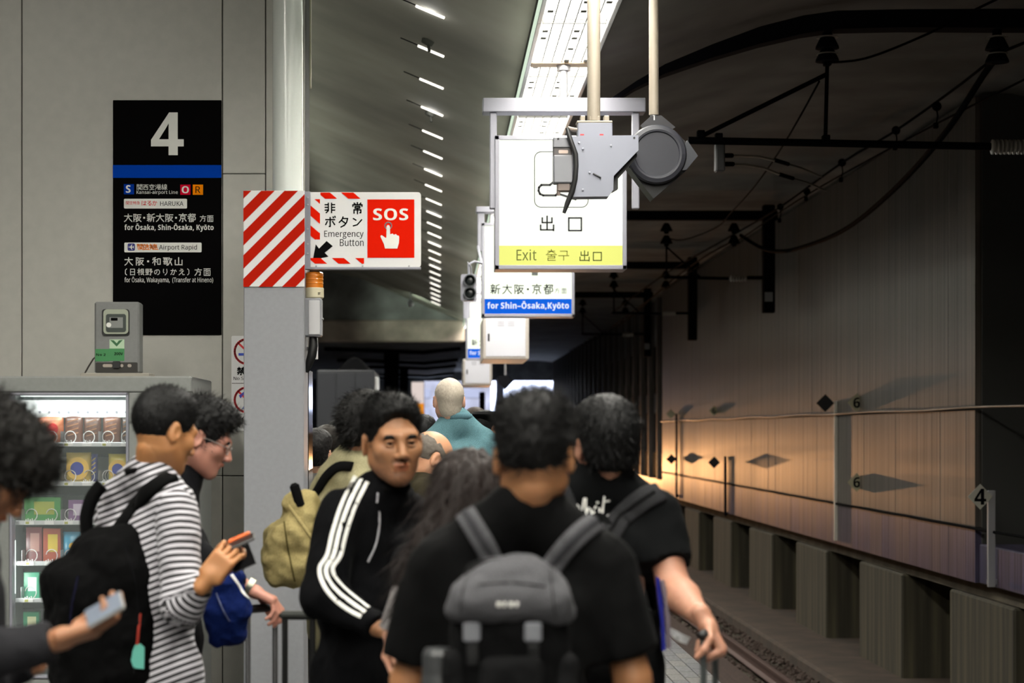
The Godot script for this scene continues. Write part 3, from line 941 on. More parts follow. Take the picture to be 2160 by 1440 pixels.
func no_smoking_notice() -> void:
	var D := WALL_D - 0.01
	var s := D / FOCAL
	var c := at(522, 808, D)
	var t := thing("prohibition_notice", "white prohibition notice with red circles half behind the pillar", "sign", Vector3(c.x, c.y, -WALL_D + 0.001))
	patch("plate", t, rounded(68 * s, 200 * s, 3 * s), Vector3.ZERO, M.white_paint, 0.006)
	var z := 0.0065
	var P := func(px: float, py: float) -> Vector3: return Vector3((px - 522) * s, -(py - 808) * s, z)
	var red := mat(Color(0.82, 0.08, 0.12), 0.5)
	var blue := mat(Color(0.10, 0.25, 0.70), 0.5)
	for y in [741, 843]:
		var st := mb()
		outline(st, disc(26 * s, 32), 4.5 * s, 0.001, Transform3D(Basis(), P.call(521, y)))
		prism(st, PackedVector2Array([Vector2(-20, 16.5) * s, Vector2(-17, 19.5) * s, Vector2(20, -16.5) * s, Vector2(17, -19.5) * s]), 0.001, Transform3D(Basis(), P.call(521, y)))
		mk(st, "prohibition_ring", red, t)
	patch("cigarette_mark", t, rect(30 * s, 5 * s), P.call(518, 747), blue)
	patch("hand_mark", t, PackedVector2Array([Vector2(-12, 2) * s, Vector2(-2, 10) * s, Vector2(10, 8) * s, Vector2(4, 2) * s, Vector2(-3, 3) * s, Vector2(-9, -4) * s]), P.call(516, 836), mat(Color(0.25, 0.22, 0.65), 0.5))
	patch("litter_mark", t, PackedVector2Array([Vector2(-6, -4) * s, Vector2(0, 5) * s, Vector2(7, 2) * s, Vector2(5, -6) * s]), P.call(516, 858), mat(Color(0.45, 0.5, 0.75), 0.5))
	strokes("禁", t, P.call(500, 774), 17 * s, 0, 0.13, M.ink)
	latin("No Smoking", t, P.call(521, 798.5), 9 * s, 57 * s, M.ink)
	patch("rule", t, rect(66 * s, 1 * s), P.call(522, 808), M.ink)
	strokes("ポイ捨", t, P.call(489, 875), 14.5 * s, 15.5 * s, 0.12, M.ink)
	latin("Do not litter", t, P.call(516, 899), 6 * s, 50 * s, M.ink)

func vending_machine() -> void:
	var D := 8.6
	var s := D / FOCAL
	var t := thing("vending_machine", "grey snack vending machine with a lit glass front", "vending machine", Vector3(-1.62, 0, -D))
	var X := func(px: float) -> float: return (px - VX) * s + 1.62
	var Y := func(py: float) -> float: return EYE - (py - VY) * s
	var L: float = -0.52
	var R: float = X.call(403)
	var wl: float = X.call(20)
	var wr: float = X.call(271)
	var wt: float = Y.call(828)
	var wb := 0.48
	var TOP: float = Y.call(793)
	var shell_m := grain(mat(Color(0.52, 0.53, 0.52), 0.45), M.white_noise, Vector3(2, 2, 2))
	var st := mb()
	cbox(st, Vector3(L, 0.05, -0.06), Vector3(L + 0.03, TOP, -0.78), 0.006)
	cbox(st, Vector3(R - 0.03, 0.05, -0.06), Vector3(R, TOP, -0.78), 0.006)
	cbox(st, Vector3(L, TOP - 0.03, -0.06), Vector3(R, TOP, -0.78), 0.006)
	cbox(st, Vector3(L, 0.0, -0.06), Vector3(R, 0.10, -0.78), 0.006)
	cbox(st, Vector3(L, 0.05, -0.74), Vector3(R, TOP, -0.78), 0.006)
	mk(st, "cabinet", shell_m, t)
	st = mb()
	cbox(st, Vector3(L, wt, 0), Vector3(R, TOP, -0.07), 0.008)
	cbox(st, Vector3(L, 0.03, 0), Vector3(R, wb, -0.07), 0.008)
	cbox(st, Vector3(L, wb, 0), Vector3(wl, wt, -0.07), 0.004)
	cbox(st, Vector3(wr, wb, 0), Vector3(R, wt, -0.07), 0.004)
	mk(st, "door", shell_m, t)
	st = mb()
	for e in [[wl, wt - 0.012, wr, wt], [wl, wb, wl + 0.012, wt], [wr - 0.012, wb, wr, wt], [wl, wb, wr, wb + 0.012]]:
		cbox(st, Vector3(e[0], e[1], -0.07), Vector3(e[2], e[3], 0.004), 0.003)
	mk(st, "window_frame", M.frame_grey, t)
	st = mb()
	cbox(st, Vector3(wl + 0.004, wb + 0.004, -0.030), Vector3(wr - 0.004, wt - 0.004, -0.036), 0.001)
	var glass := mat(Color(0.9, 0.95, 0.95, 0.06), 0.02)
	glass.transparency = BaseMaterial3D.TRANSPARENCY_ALPHA
	mk(st, "glass_pane", glass, t)
	# lit interior
	var inner := mat(Color(0.82, 0.85, 0.85), 0.6)
	st = mb()
	box(st, Vector3(wl - 0.02, wb - 0.02, -0.60), Vector3(wr + 0.02, wt, -0.62))
	box(st, Vector3(wl - 0.03, wb - 0.02, -0.08), Vector3(wl - 0.02, wt, -0.62))
	box(st, Vector3(wr + 0.02, wb - 0.02, -0.08), Vector3(wr + 0.03, wt, -0.62))
	box(st, Vector3(wl - 0.03, wt - 0.004, -0.08), Vector3(wr + 0.03, wt + 0.01, -0.62))
	mk(st, "lining", inner, t)
	var tube_glow := glow(Color(0.95, 1.0, 0.97), 2.2)
	st = mb()
	cbox(st, Vector3(wl + 0.03, wt - 0.016, -0.085), Vector3(wr - 0.02, wt - 0.005, -0.115), 0.002)
	mk(st, "lamp_strip", tube_glow, t)
	area("vending_lamp_top", t.position + Vector3((wl + wr) / 2, wt - 0.02, -0.10), Vector2(0.46, 0.03), 0.16, Color(0.96, 1.0, 0.98), Vector3(0, -0.8, -0.6), t)
	st = mb()
	cbox(st, Vector3(wl + 0.002, Y.call(1255), -0.055), Vector3(wl + 0.012, Y.call(1140), -0.075), 0.002)
	mk(st, "lamp_strip", tube_glow, t)
	area("vending_lamp_side", t.position + Vector3(wl + 0.014, Y.call(1200), -0.065), Vector2(0.02, 0.24), 0.07, Color(0.97, 1.0, 0.98), Vector3(1, 0, -0.45), t)
	# shelves: front lip, tray, tags and spirals; goods are things of their own
	var tray_m := mat(Color(0.78, 0.79, 0.80), 0.35, 0.3)
	var dark := mat(Color(0.10, 0.11, 0.12), 0.6)
	var lips := [942.0, 1026.0, 1109.0, 1196.0, 1275.0, 1358.0]
	var hole := mb()
	prism(hole, disc(0.006, 10), 0.001)
	hole.generate_normals()
	var hm := hole.commit()
	for k in 11:
		hold("hole", hm, M.frame_grey, t, Vector3(X.call(45 + 20.7 * k), Y.call(868), -0.185))
	st = mb()
	cbox(st, Vector3(wl - 0.02, Y.call(880), -0.19), Vector3(wr + 0.02, wt - 0.03, -0.20), 0.002)
	mk(st, "back_plate", M.white_paint, t)
	for i in lips.size():
		var y: float = Y.call(lips[i])
		st = mb()
		cbox(st, Vector3(wl - 0.015, y, -0.11), Vector3(wr + 0.015, y + 0.020, -0.118), 0.002)
		cbox(st, Vector3(wl - 0.015, y, -0.11), Vector3(wr + 0.015, y + 0.004, -0.58), 0.001)
		var shelf := mk(st, "shelf", tray_m, t)
		st = mb()
		cbox(st, Vector3(wl - 0.015, y - 0.05, -0.35), Vector3(wr + 0.015, y - 0.001, -0.36), 0.001)
		mk(st, "shelf_back", dark, shelf)
		var wide: bool = i < 4
		var xs := [35.0, 78.0, 118.0, 158.0, 199.0, 240.0] if wide else [33.0, 74.0, 112.0, 150.0, 190.0, 232.0]
		for j in xs.size():
			var cx: float = X.call(xs[j] + 16)
			st = mb()
			# price clip with little teeth
			cbox(st, Vector3(cx - 0.022, y + 0.001, -0.104), Vector3(cx + 0.022, y + 0.017, -0.109), 0.001)
			for q in 4:
				cbox(st, Vector3(cx - 0.017 + q * 0.0095, y + 0.016, -0.105), Vector3(cx - 0.012 + q * 0.0095, y + 0.026 + 0.004 * (q % 2), -0.108), 0.001)
			mk(st, "price_clip", M.white_paint, shelf)
			st = mb()
			var coil := []
			for q in 56:
				var a := TAU * q / 14.0 - PI / 2
				coil.append(Vector3(cx + cos(a) * 0.029, y + 0.042 + sin(a) * 0.029, -0.125 - 0.07 * q / 14.0))
			tube(st, coil, 0.0022, 5)
			mk(st, "spiral", M.white_paint, shelf)
			if j % 2 == 0:
				st = mb()
				cbox(st, Vector3(cx - 0.036, y, -0.112), Vector3(cx - 0.034, y + 0.07, -0.40), 0.0005)
				mk(st, "divider", M.galv, shelf)
				patch("price_tag", shelf, rect(0.016, 0.011), Vector3(cx - 0.008, y + 0.009, -0.1035), mat(Color(0.62, 0.62, 0.30), 0.6))
	# goods
	var goods := [
		[0, 60, 116, 875, Color(0.84, 0.48, 0.30), Color(0.80, 0.10, 0.12), "disc", "orange snack pouch with a red disc on the top shelf"],
		[0, 119, 158, 874, Color(0.38, 0.20, 0.13), Color(0.62, 0.42, 0.28), "foil", "brown chocolate bag next to the orange pouch"],
		[0, 160, 197, 876, Color(0.34, 0.18, 0.12), Color(0.55, 0.38, 0.26), "foil", "brown chocolate bag between two others on the top shelf"],
		[0, 201, 240, 875, Color(0.42, 0.22, 0.14), Color(0.66, 0.45, 0.30), "foil", "reddish brown chocolate bag beside the narrow dark one"],
		[0, 242, 264, 876, Color(0.22, 0.13, 0.10), Color(0.55, 0.38, 0.22), "foil", "dark narrow chocolate bag at the end of the top shelf"],
		[1, 122, 175, 955, Color(0.80, 0.68, 0.22), Color(0.08, 0.16, 0.58), "bigdisc", "yellow snack bag with a blue disc beside a dark gap"],
		[1, 176, 190, 958, Color(0.16, 0.16, 0.50), Color(0.7, 0.6, 0.2), "foil", "narrow blue packet beside the yellow bag"],
		[1, 213, 258, 958, Color(0.82, 0.74, 0.26), Color(0.08, 0.16, 0.58), "bigdisc", "pale yellow snack bag with a blue disc near the door frame"],
		[2, 33, 112, 1051, Color(0.20, 0.55, 0.22), Color(0.62, 0.66, 0.25), "label", "wide green snack box on the third shelf"],
		[2, 128, 168, 1057, Color(0.48, 0.32, 0.52), Color(0.75, 0.70, 0.78), "label", "purple snack box on the third shelf"],
		[3, 37, 72, 1115, Color(0.40, 0.11, 0.14), Color(0.62, 0.45, 0.42), "label", "maroon snack box on the fourth shelf"],
		[3, 74, 112, 1118, Color(0.62, 0.25, 0.14), Color(0.78, 0.68, 0.25), "label", "red orange box with a gold panel on the fourth shelf"],
		[3, 115, 152, 1126, Color(0.12, 0.55, 0.70), Color(0.85, 0.68, 0.30), "disc", "cyan and yellow snack bag on the fourth shelf"],
		[4, 32, 66, 1213, Color(0.12, 0.58, 0.44), Color(0.80, 0.90, 0.86), "label", "mint green packet with a white panel on the fifth shelf"],
		[4, 74, 112, 1213, Color(0.10, 0.55, 0.34), Color(0.90, 0.55, 0.28), "disc", "green packet with orange fruit on the fifth shelf"],
		[5, 31, 65, 1298, Color(0.14, 0.58, 0.40), Color(0.85, 0.88, 0.70), "label", "green and white packet on the lowest shelf"],
		[5, 73, 110, 1298, Color(0.12, 0.52, 0.34), Color(0.88, 0.50, 0.22), "disc", "green packet with orange fruit on the lowest shelf"],
	]
	for g in goods:
		var y: float = Y.call(lips[g[0]]) + 0.005
		var x0: float = X.call(g[1])
		var x1: float = X.call(g[2])
		var h: float = Y.call(g[3]) - y
		var w: float = x1 - x0
		var o := thing("snack_pack", g[7], "snack", t.position + Vector3((x0 + x1) / 2, y, -0.20), "snacks in the vending machine")
		var gm := mat(g[4], 0.25)
		gm.clearcoat_enabled = true
		o.add_child(snack_bag(w, h, gm, g[6] == "foil" or g[6].ends_with("disc"), hash(g[7])), true)
		var am := mat(g[5], 0.4)
		var zf := 0.030 if g[6] != "label" else 0.0265
		match g[6]:
			"disc": patch("printed_disc", o, disc(minf(w, h) * 0.22, 18), Vector3(w * 0.12, h * 0.55, zf), am)
			"bigdisc":
				patch("printed_ring", o, disc(minf(w, h) * 0.46, 24), Vector3(0, h * 0.50, zf - 0.0006), mat(Color(0.86, 0.70, 0.28), 0.4))
				patch("printed_disc", o, disc(minf(w, h) * 0.27, 20), Vector3(-w * 0.02, h * 0.50, zf + 0.0006), am)
			"label": patch("printed_panel", o, rect(w * 0.55, h * 0.5), Vector3(w * 0.05, h * 0.58, zf), am)
			"foil":
				for q in 4:
					patch("printed_stripe", o, PackedVector2Array([Vector2(-w * 0.3, 0), Vector2(w * 0.3, h * 0.10), Vector2(w * 0.3, h * 0.14), Vector2(-w * 0.3, h * 0.03)]), Vector3(0, h * (0.3 + 0.15 * q), zf), am)

# a filled bag: crimped at top and bottom, swollen between; boxes keep flat faces
func snack_bag(w: float, h: float, m: Material, soft: bool, sd: int) -> MeshInstance3D:
	var st := mb()
	if not soft:
		cbox(st, Vector3(-w / 2, 0, -0.025), Vector3(w / 2, h, 0.026), 0.002)
		st.generate_normals()
		var p := MeshInstance3D.new()
		p.name = "packet"
		p.mesh = st.commit()
		p.material_override = m
		return p
	var n := FastNoiseLite.new()
	n.seed = sd % 1000
	n.frequency = 28.0
	var nu := 12
	var nv := 12
	st.set_smooth_group(1)
	for side in [1.0, -1.0]:
		var grid := []
		for j in nv + 1:
			var row := []
			for i in nu + 1:
				var u := i / float(nu)
				var v := j / float(nv)
				var puff := 0.029 * pow(sin(PI * u), 0.35) * pow(sin(PI * v), 0.4)
				puff += 0.004 * n.get_noise_2d(u, v) * sin(PI * u) * sin(PI * v)
				row.append(Vector3((u - 0.5) * w, v * h, side * maxf(puff, 0.0005)))
			grid.append(row)
		for j in nv:
			for i in nu:
				if side > 0: quad(st, grid[j][i], grid[j][i + 1], grid[j + 1][i + 1], grid[j + 1][i])
				else: quad(st, grid[j][i + 1], grid[j][i], grid[j + 1][i], grid[j + 1][i + 1])
	st.set_smooth_group(-1)
	st.generate_normals()
	var o := MeshInstance3D.new()
	o.name = "packet"
	o.mesh = st.commit()
	o.material_override = m
	return o

func meter_box() -> void:
	var D := 8.95
	var s := D / FOCAL
	var foot := at(250, 783, D)
	foot.y = EYE - (793.0 - VY) * 8.6 / FOCAL + 0.022
	var t := thing("meter_box", "grey electricity meter box with a glass window and green tape", "meter", foot)
	var st := mb()
	var w := 94 * s
	var h := 150 * s
	cbox(st, Vector3(-w / 2, 0, -0.07), Vector3(w / 2, h, 0.05), 0.008)
	mk(st, "casing", grain(mat(Color(0.46, 0.465, 0.46), 0.55), M.white_noise, Vector3(3, 3, 3)), t)
	var P := func(px: float, py: float, z := 0.0505) -> Vector3: return Vector3((px - 250) * s, (783 - py) * s, z)
	patch("window_gasket", t, rounded(58 * s, 56 * s, 6 * s), P.call(248, 676.5), M.black, 0.004)
	patch("window_rim", t, rounded(52 * s, 52 * s, 8 * s), P.call(249, 675), mat(Color(0.62, 0.64, 0.58), 0.15), 0.012)
	patch("window_glass", t, rounded(42 * s, 38 * s, 5 * s), P.call(249.5, 678), mat(Color(0.30, 0.32, 0.31), 0.08), 0.014)
	patch("register_plate", t, rect(28 * s, 22 * s), P.call(250, 677), mat(Color(0.48, 0.49, 0.48), 0.4), 0.0146)
	patch("register", t, rect(14 * s, 6 * s), P.call(246, 670), M.ink, 0.0152)
	patch("white_button", t, disc(5.2 * s, 16), P.call(234.5, 682), M.white_ink, 0.016)
	patch("inspection_label", t, rect(31 * s, 19 * s), P.call(250.5, 721.5), mat(Color(0.66, 0.76, 0.64), 0.5), 0.001)
	patch("label_print", t, PackedVector2Array([Vector2(-14, 8) * s, Vector2(0, -6) * s, Vector2(13, 8) * s, Vector2(5, 7) * s, Vector2(0, 1) * s, Vector2(-6, 7) * s]), P.call(250, 721), mat(Color(0.14, 0.36, 0.20), 0.5), 0.0016)
	var green := mat(Color(0.20, 0.48, 0.27), 0.5)
	patch("green_tape", t, rect(30 * s, 26 * s), P.call(220, 745), green, 0.001)
	patch("green_tape", t, rect(32 * s, 26 * s), P.call(250, 744), green, 0.0008)
	latin("No 2", t, P.call(217, 744) + Vector3(0, 0, 0.0012), 5 * s, 20 * s, M.ink, true)
	latin("200V", t, P.call(254, 742) + Vector3(0, 0, 0.001), 6 * s, 18 * s, M.ink, true)
	patch("terminal_cover", t, rounded(88 * s, 22 * s, 3 * s), P.call(250, 771), mat(Color(0.12, 0.11, 0.09), 0.5), 0.002)
	for q in [[231, 20], [261, 6], [277, 8]]:
		patch("terminal", t, rounded(q[1] * s, 6.5 * s, 2.6 * s), P.call(q[0], 767), mat(Color(0.62, 0.58, 0.54), 0.4), 0.003)
	patch("plug", t, rounded(15 * s, 14 * s, 2 * s), P.call(250, 765), M.black, 0.012)
	st = mb()
	tube(st, [P.call(206, 742, -0.02), P.call(194, 752, -0.03), P.call(184, 768, -0.03), P.call(176, 783, -0.03)], 0.004, 8)
	mk(st, "cable", mat(Color(0.20, 0.18, 0.16), 0.6), t)
	var b := thing("base_plate", "flat beige plate under the meter box on the machine", "plate", Vector3(foot.x + 0.02, foot.y - 0.022, -D + 0.02))
	st = mb()
	cbox(st, Vector3(-0.18, 0, -0.1), Vector3(0.14, 0.0215, 0.09), 0.003)
	mk(st, "plate", mat(Color(0.58, 0.56, 0.52), 0.6), b)

func lamps() -> void:
	# long luminaire over the platform edge, in units of 1.8 m
	var unit := 1.8
	var n := 30
	var tray := mb()
	cbox(tray, Vector3(STRIP_L - 0.03, STRIP_Y + 0.02, unit / 2 - 0.002), Vector3(STRIP_R + 0.03, STRIP_Y + 0.10, -unit / 2 + 0.002), 0.005)
	cbox(tray, Vector3(STRIP_L - 0.035, STRIP_Y - 0.02, unit / 2 - 0.002), Vector3(STRIP_L - 0.005, STRIP_Y + 0.06, -unit / 2 + 0.002), 0.004)
	cbox(tray, Vector3(STRIP_R + 0.005, STRIP_Y - 0.02, unit / 2 - 0.002), Vector3(STRIP_R + 0.035, STRIP_Y + 0.06, -unit / 2 + 0.002), 0.004)
	tray.generate_normals()
	var traym := tray.commit()
	var dif := mb()
	box(dif, Vector3(STRIP_L, STRIP_Y + 0.012, unit / 2 - 0.01), Vector3(STRIP_R, STRIP_Y + 0.02, -unit / 2 + 0.01))
	dif.generate_normals()
	var difm := dif.commit()
	var fin := mb()
	cbox(fin, Vector3(-0.0028, STRIP_Y - 0.016, unit / 2 - 0.01), Vector3(0.0028, STRIP_Y + 0.011, -unit / 2 + 0.01), 0.001)
	fin.generate_normals()
	var finm := fin.commit()
	var cross := mb()
	cbox(cross, Vector3(STRIP_L, STRIP_Y - 0.016, 0.006), Vector3(STRIP_R, STRIP_Y + 0.010, -0.006), 0.001)
	cross.generate_normals()
	var crossm := cross.commit()
	var sock := mb()
	cbox(sock, Vector3(-0.018, STRIP_Y - 0.010, 0.03), Vector3(0.018, STRIP_Y + 0.006, -0.03), 0.002)
	sock.generate_normals()
	var sockm := sock.commit()
	var side := mb()
	cbox(side, Vector3(-0.003, STRIP_Y - 0.018, unit / 2 - 0.004), Vector3(0.003, STRIP_Y + 0.058, -unit / 2 + 0.004), 0.001)
	side.generate_normals()
	var sidem := side.commit()
	M.side_glow = glow(Color(0.92, 1.0, 0.90), 0.8)
	var steel := dull(Color(0.34, 0.34, 0.33))
	var sockm_mat := dull(Color(0.52, 0.52, 0.50))
	for k in n:
		var d := -6.0 + unit * (k + 0.5)
		var t := thing("strip_light", "white louvred strip light in the long row over the platform edge", "light", Vector3(0, 0, -d), "strip lights over the platform edge")
		hold("tray", traym, M.white_paint, t)
		hold("diffuser_lamp", difm, M.lamp_white, t)
		for q in range(1, 6):
			hold("louvre", finm, steel, t, Vector3(STRIP_L + (STRIP_R - STRIP_L) * q / 6.0, 0, 0))
		hold("louvre", crossm, steel, t, Vector3(0, 0, unit / 2 - 0.02))
		for q in [0, 3, 5]:
			for z in [-0.6, -0.35, 0.05, 0.4, 0.62]:
				if (int(z * 100) + q) % 2 == 0 or q == 3:
					hold("lamp_socket", sockm, sockm_mat, t, Vector3(STRIP_L + (STRIP_R - STRIP_L) * (q + 0.5) / 6.0, 0, z))
		for q in [-1.0]:
			hold("side_lamp_panel", sidem, M.side_glow, t, Vector3((STRIP_L + STRIP_R) / 2 + q * ((STRIP_R - STRIP_L) / 2 + 0.038), 0, 0))
		if k % 3 == 1:
			for q in [-1.0]:
				area("strip_side", Vector3((STRIP_L + STRIP_R) / 2 + q * ((STRIP_R - STRIP_L) / 2 + 0.043), STRIP_Y + 0.02, -d), Vector2(unit * 3.0 - 0.04, 0.07), 0.95, Color(0.97, 1.0, 0.94), Vector3(q, 0.15, 0))
			area("strip_area", Vector3((STRIP_L + STRIP_R) / 2, STRIP_Y + 0.008, -d), Vector2(STRIP_R - STRIP_L - 0.01, unit * 3.0 - 0.04), 29.0, Color(1.0, 0.985, 0.94))
	# unseen second row over mid platform; past the partition added to brighten the ceiling
	for k in 22:
		var d := -4.6 + unit * (k + 0.5)
		if k == 7 or k == 8: continue
		var t := thing("strip_light", "white louvred strip light in the unseen row over the middle of the platform", "light", Vector3(-3.1, 0.55, -d), "unseen strip lights over the middle of the platform")
		hold("tray", traym, M.white_paint, t)
		hold("diffuser_lamp", difm, M.lamp_white, t)
		for q in range(1, 6):
			hold("louvre", finm, steel, t, Vector3(STRIP_L + (STRIP_R - STRIP_L) * q / 6.0, 0, 0))
		var st := mb()
		var px := (STRIP_L + STRIP_R) / 2
		tube(st, [Vector3(px, STRIP_Y + 0.09, 0), Vector3(px, ceil_y(px - 3.1) - 0.55 + 0.02, 0)], 0.012, 8)
		mk(st, "hanger_rod", M.galv, t)
		if k >= 9:
			for q in [-1.0, 1.0]:
				hold("side_lamp_panel", sidem, M.side_glow, t, Vector3(px + q * ((STRIP_R - STRIP_L) / 2 + 0.038), 0, 0))
		if k % 3 == 1 and k < 6:
			area("strip_area", Vector3(px - 3.1, STRIP_Y + 0.55 + 0.008, -d), Vector2(STRIP_R - STRIP_L - 0.01, unit * 3.0 - 0.04), 36.0, Color(1.0, 0.985, 0.94))
		elif k % 4 == 2 and k > 9:
			area("strip_area", Vector3(px - 3.1, STRIP_Y + 0.55 + 0.008, -d), Vector2(STRIP_R - STRIP_L - 0.01, unit * 4.0 - 0.04), 30.0, Color(1.0, 0.985, 0.94))
			area("strip_side", Vector3(px - 3.1 + (STRIP_R - STRIP_L) / 2 + 0.043, STRIP_Y + 0.57, -d), Vector2(unit * 4.0 - 0.04, 0.07), 2.4, Color(0.97, 1.0, 0.94), Vector3(1, 0.15, 0))
	# slot lamps in the sloping ceiling
	var slot := mb()
	var sl := 0.42
	var ln := 0.112
	cbox(slot, Vector3(-ln, -0.012, 0.012), Vector3(ln, 0.004, -0.012), 0.003)
	slot.generate_normals()
	var slotm := slot.commit()
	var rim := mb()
	cbox(rim, Vector3(-ln - 0.15, -0.003, 0.006), Vector3(-ln, 0.004, -0.006), 0.002)  # dark strip standing in for the shadow streak beside each slot
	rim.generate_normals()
	var shadow_streak := rim.commit()
	for k in 23:
		var d := 13.55 + 1.40 * k
		var x := -0.055
		var t := thing("slot_light", "short slanted slot light in the sloping ceiling", "light", Vector3(x, ceil_y(x) - 0.004, -d), "slot lights in the sloping ceiling")
		t.rotation.z = -atan(sl)
		hold("glowing_tube", slotm, M.slot_glow, t)
		hold("rim", shadow_streak, M.dark_steel, t)  # no real rim: shade beside the slot, put in as a dark strip
		if k % 3 == 0:
			var l := OmniLight3D.new()
			l.name = "slot_lamp"
			l.light_energy = 0.03
			l.light_size = 0.05
			l.omni_range = 40.0
			l.omni_attenuation = 2.0
			l.shadow_enabled = true
			t.add_child(l, true)
			l.position = Vector3(0, -0.04, 0)
	# small ceiling fittings between the slots
	for q in [[903, 97], [908, 230]]:
		var d := 14.6 if q[1] < 150 else (17.9 if q[1] < 300 else 43.0)
		var x: float = (q[0] - VX) * d / FOCAL
		var t := thing("ceiling_speaker", "small grey ceiling fitting " + ("near the first slot light" if q[1] < 150 else ("between two slot lights" if q[1] < 300 else "by the end of the sloping ceiling")), "fitting", Vector3(x, ceil_y(x) - 0.004, -d))
		var st := mb()
		lathe(st, [[0.0, 0.0], [0.05, 0.0], [0.045, -0.03], [0.0, -0.04]], Transform3D(Basis(Vector3.BACK, -atan(sl)), Vector3.ZERO), 14)
		mk(st, "body", dull(Color(0.30, 0.30, 0.28)), t)
		st = mb()
		tube(st, [Vector3(0, -0.02, 0), Vector3(0.01, -0.09, 0.02)], 0.012, 8)
		mk(st, "arm", dull(Color(0.30, 0.30, 0.28)), t)
	# spot lamp that washes the top of the cross beam
	var sp := thing("spot_lamp", "small spot lamp on the ceiling lighting the cross beam", "lamp", at(866, 640, 44.0))
	var ss := mb()
	var aim := (Vector3(-0.1, 4.30, -46.9) - sp.position).normalized()
	var bs := Basis(Quaternion(Vector3.DOWN, aim))
	lathe(ss, [[0.0, 0.12], [0.05, 0.11], [0.06, 0.0], [0.07, -0.06], [0.06, -0.06], [0.05, 0.0]], Transform3D(bs, Vector3.ZERO), 16)
	tube(ss, [Vector3(0, 0.05, 0), Vector3(0, ceil_y(sp.position.x) - sp.position.y, 0)], 0.015, 8)
	mk(ss, "housing", M.galv, sp)
	ss = mb()
	lathe(ss, [[0.048, 0.0], [0.0, -0.004]], Transform3D(bs, Vector3.ZERO), 16)
	mk(ss, "lamp_face", glow(Color(0.9, 1.0, 0.9), 2.0), sp)
	var sl2 := SpotLight3D.new()
	sl2.name = "spot_beam"
	sl2.light_color = Color(0.92, 1.0, 0.92)
	sl2.light_energy = 5.0
	sl2.light_size = 0.04
	sl2.spot_angle = 40.0
	sl2.spot_range = 30.0
	sl2.spot_attenuation = 2.0
	sl2.shadow_enabled = true
	sp.add_child(sl2, true)
	sl2.look_at_from_position(sp.position + aim * 0.08, sp.position + aim * 2.0, Vector3.UP)

func light_box(called: String, d: float, x0: float, y0: float, x1: float, y1: float, label: String, depth: float) -> Array:
	var k := d / FOCAL
	var c := at((x0 + x1) / 2, (y0 + y1) / 2, d)
	var t := thing(called, label, "sign", c)
	var w := (x1 - x0) * k
	var h := (y1 - y0) * k
	var b := 0.030
	var st := mb()
	cbox(st, Vector3(-w / 2, -h / 2, -0.02), Vector3(w / 2, h / 2, -depth), 0.004)
	mk(st, "casing", M.frame_grey, t)
	st = mb()
	cbox(st, Vector3(-w / 2, h / 2 - b, -0.03), Vector3(w / 2, h / 2, 0.008), 0.003)
	cbox(st, Vector3(-w / 2, -h / 2, -0.03), Vector3(w / 2, -h / 2 + b, 0.008), 0.003)
	cbox(st, Vector3(-w / 2, -h / 2, -0.03), Vector3(-w / 2 + b, h / 2, 0.008), 0.003)
	cbox(st, Vector3(w / 2 - b, -h / 2, -0.03), Vector3(w / 2, h / 2, 0.008), 0.003)
	mk(st, "rim", M.frame_grey, t)
	var P := func(px: float, py: float, z := 0.0) -> Vector3: return Vector3((px - (x0 + x1) / 2) * k, -(py - (y0 + y1) / 2) * k, z)
	return [t, P, k, w - 2 * b, h - 2 * b]

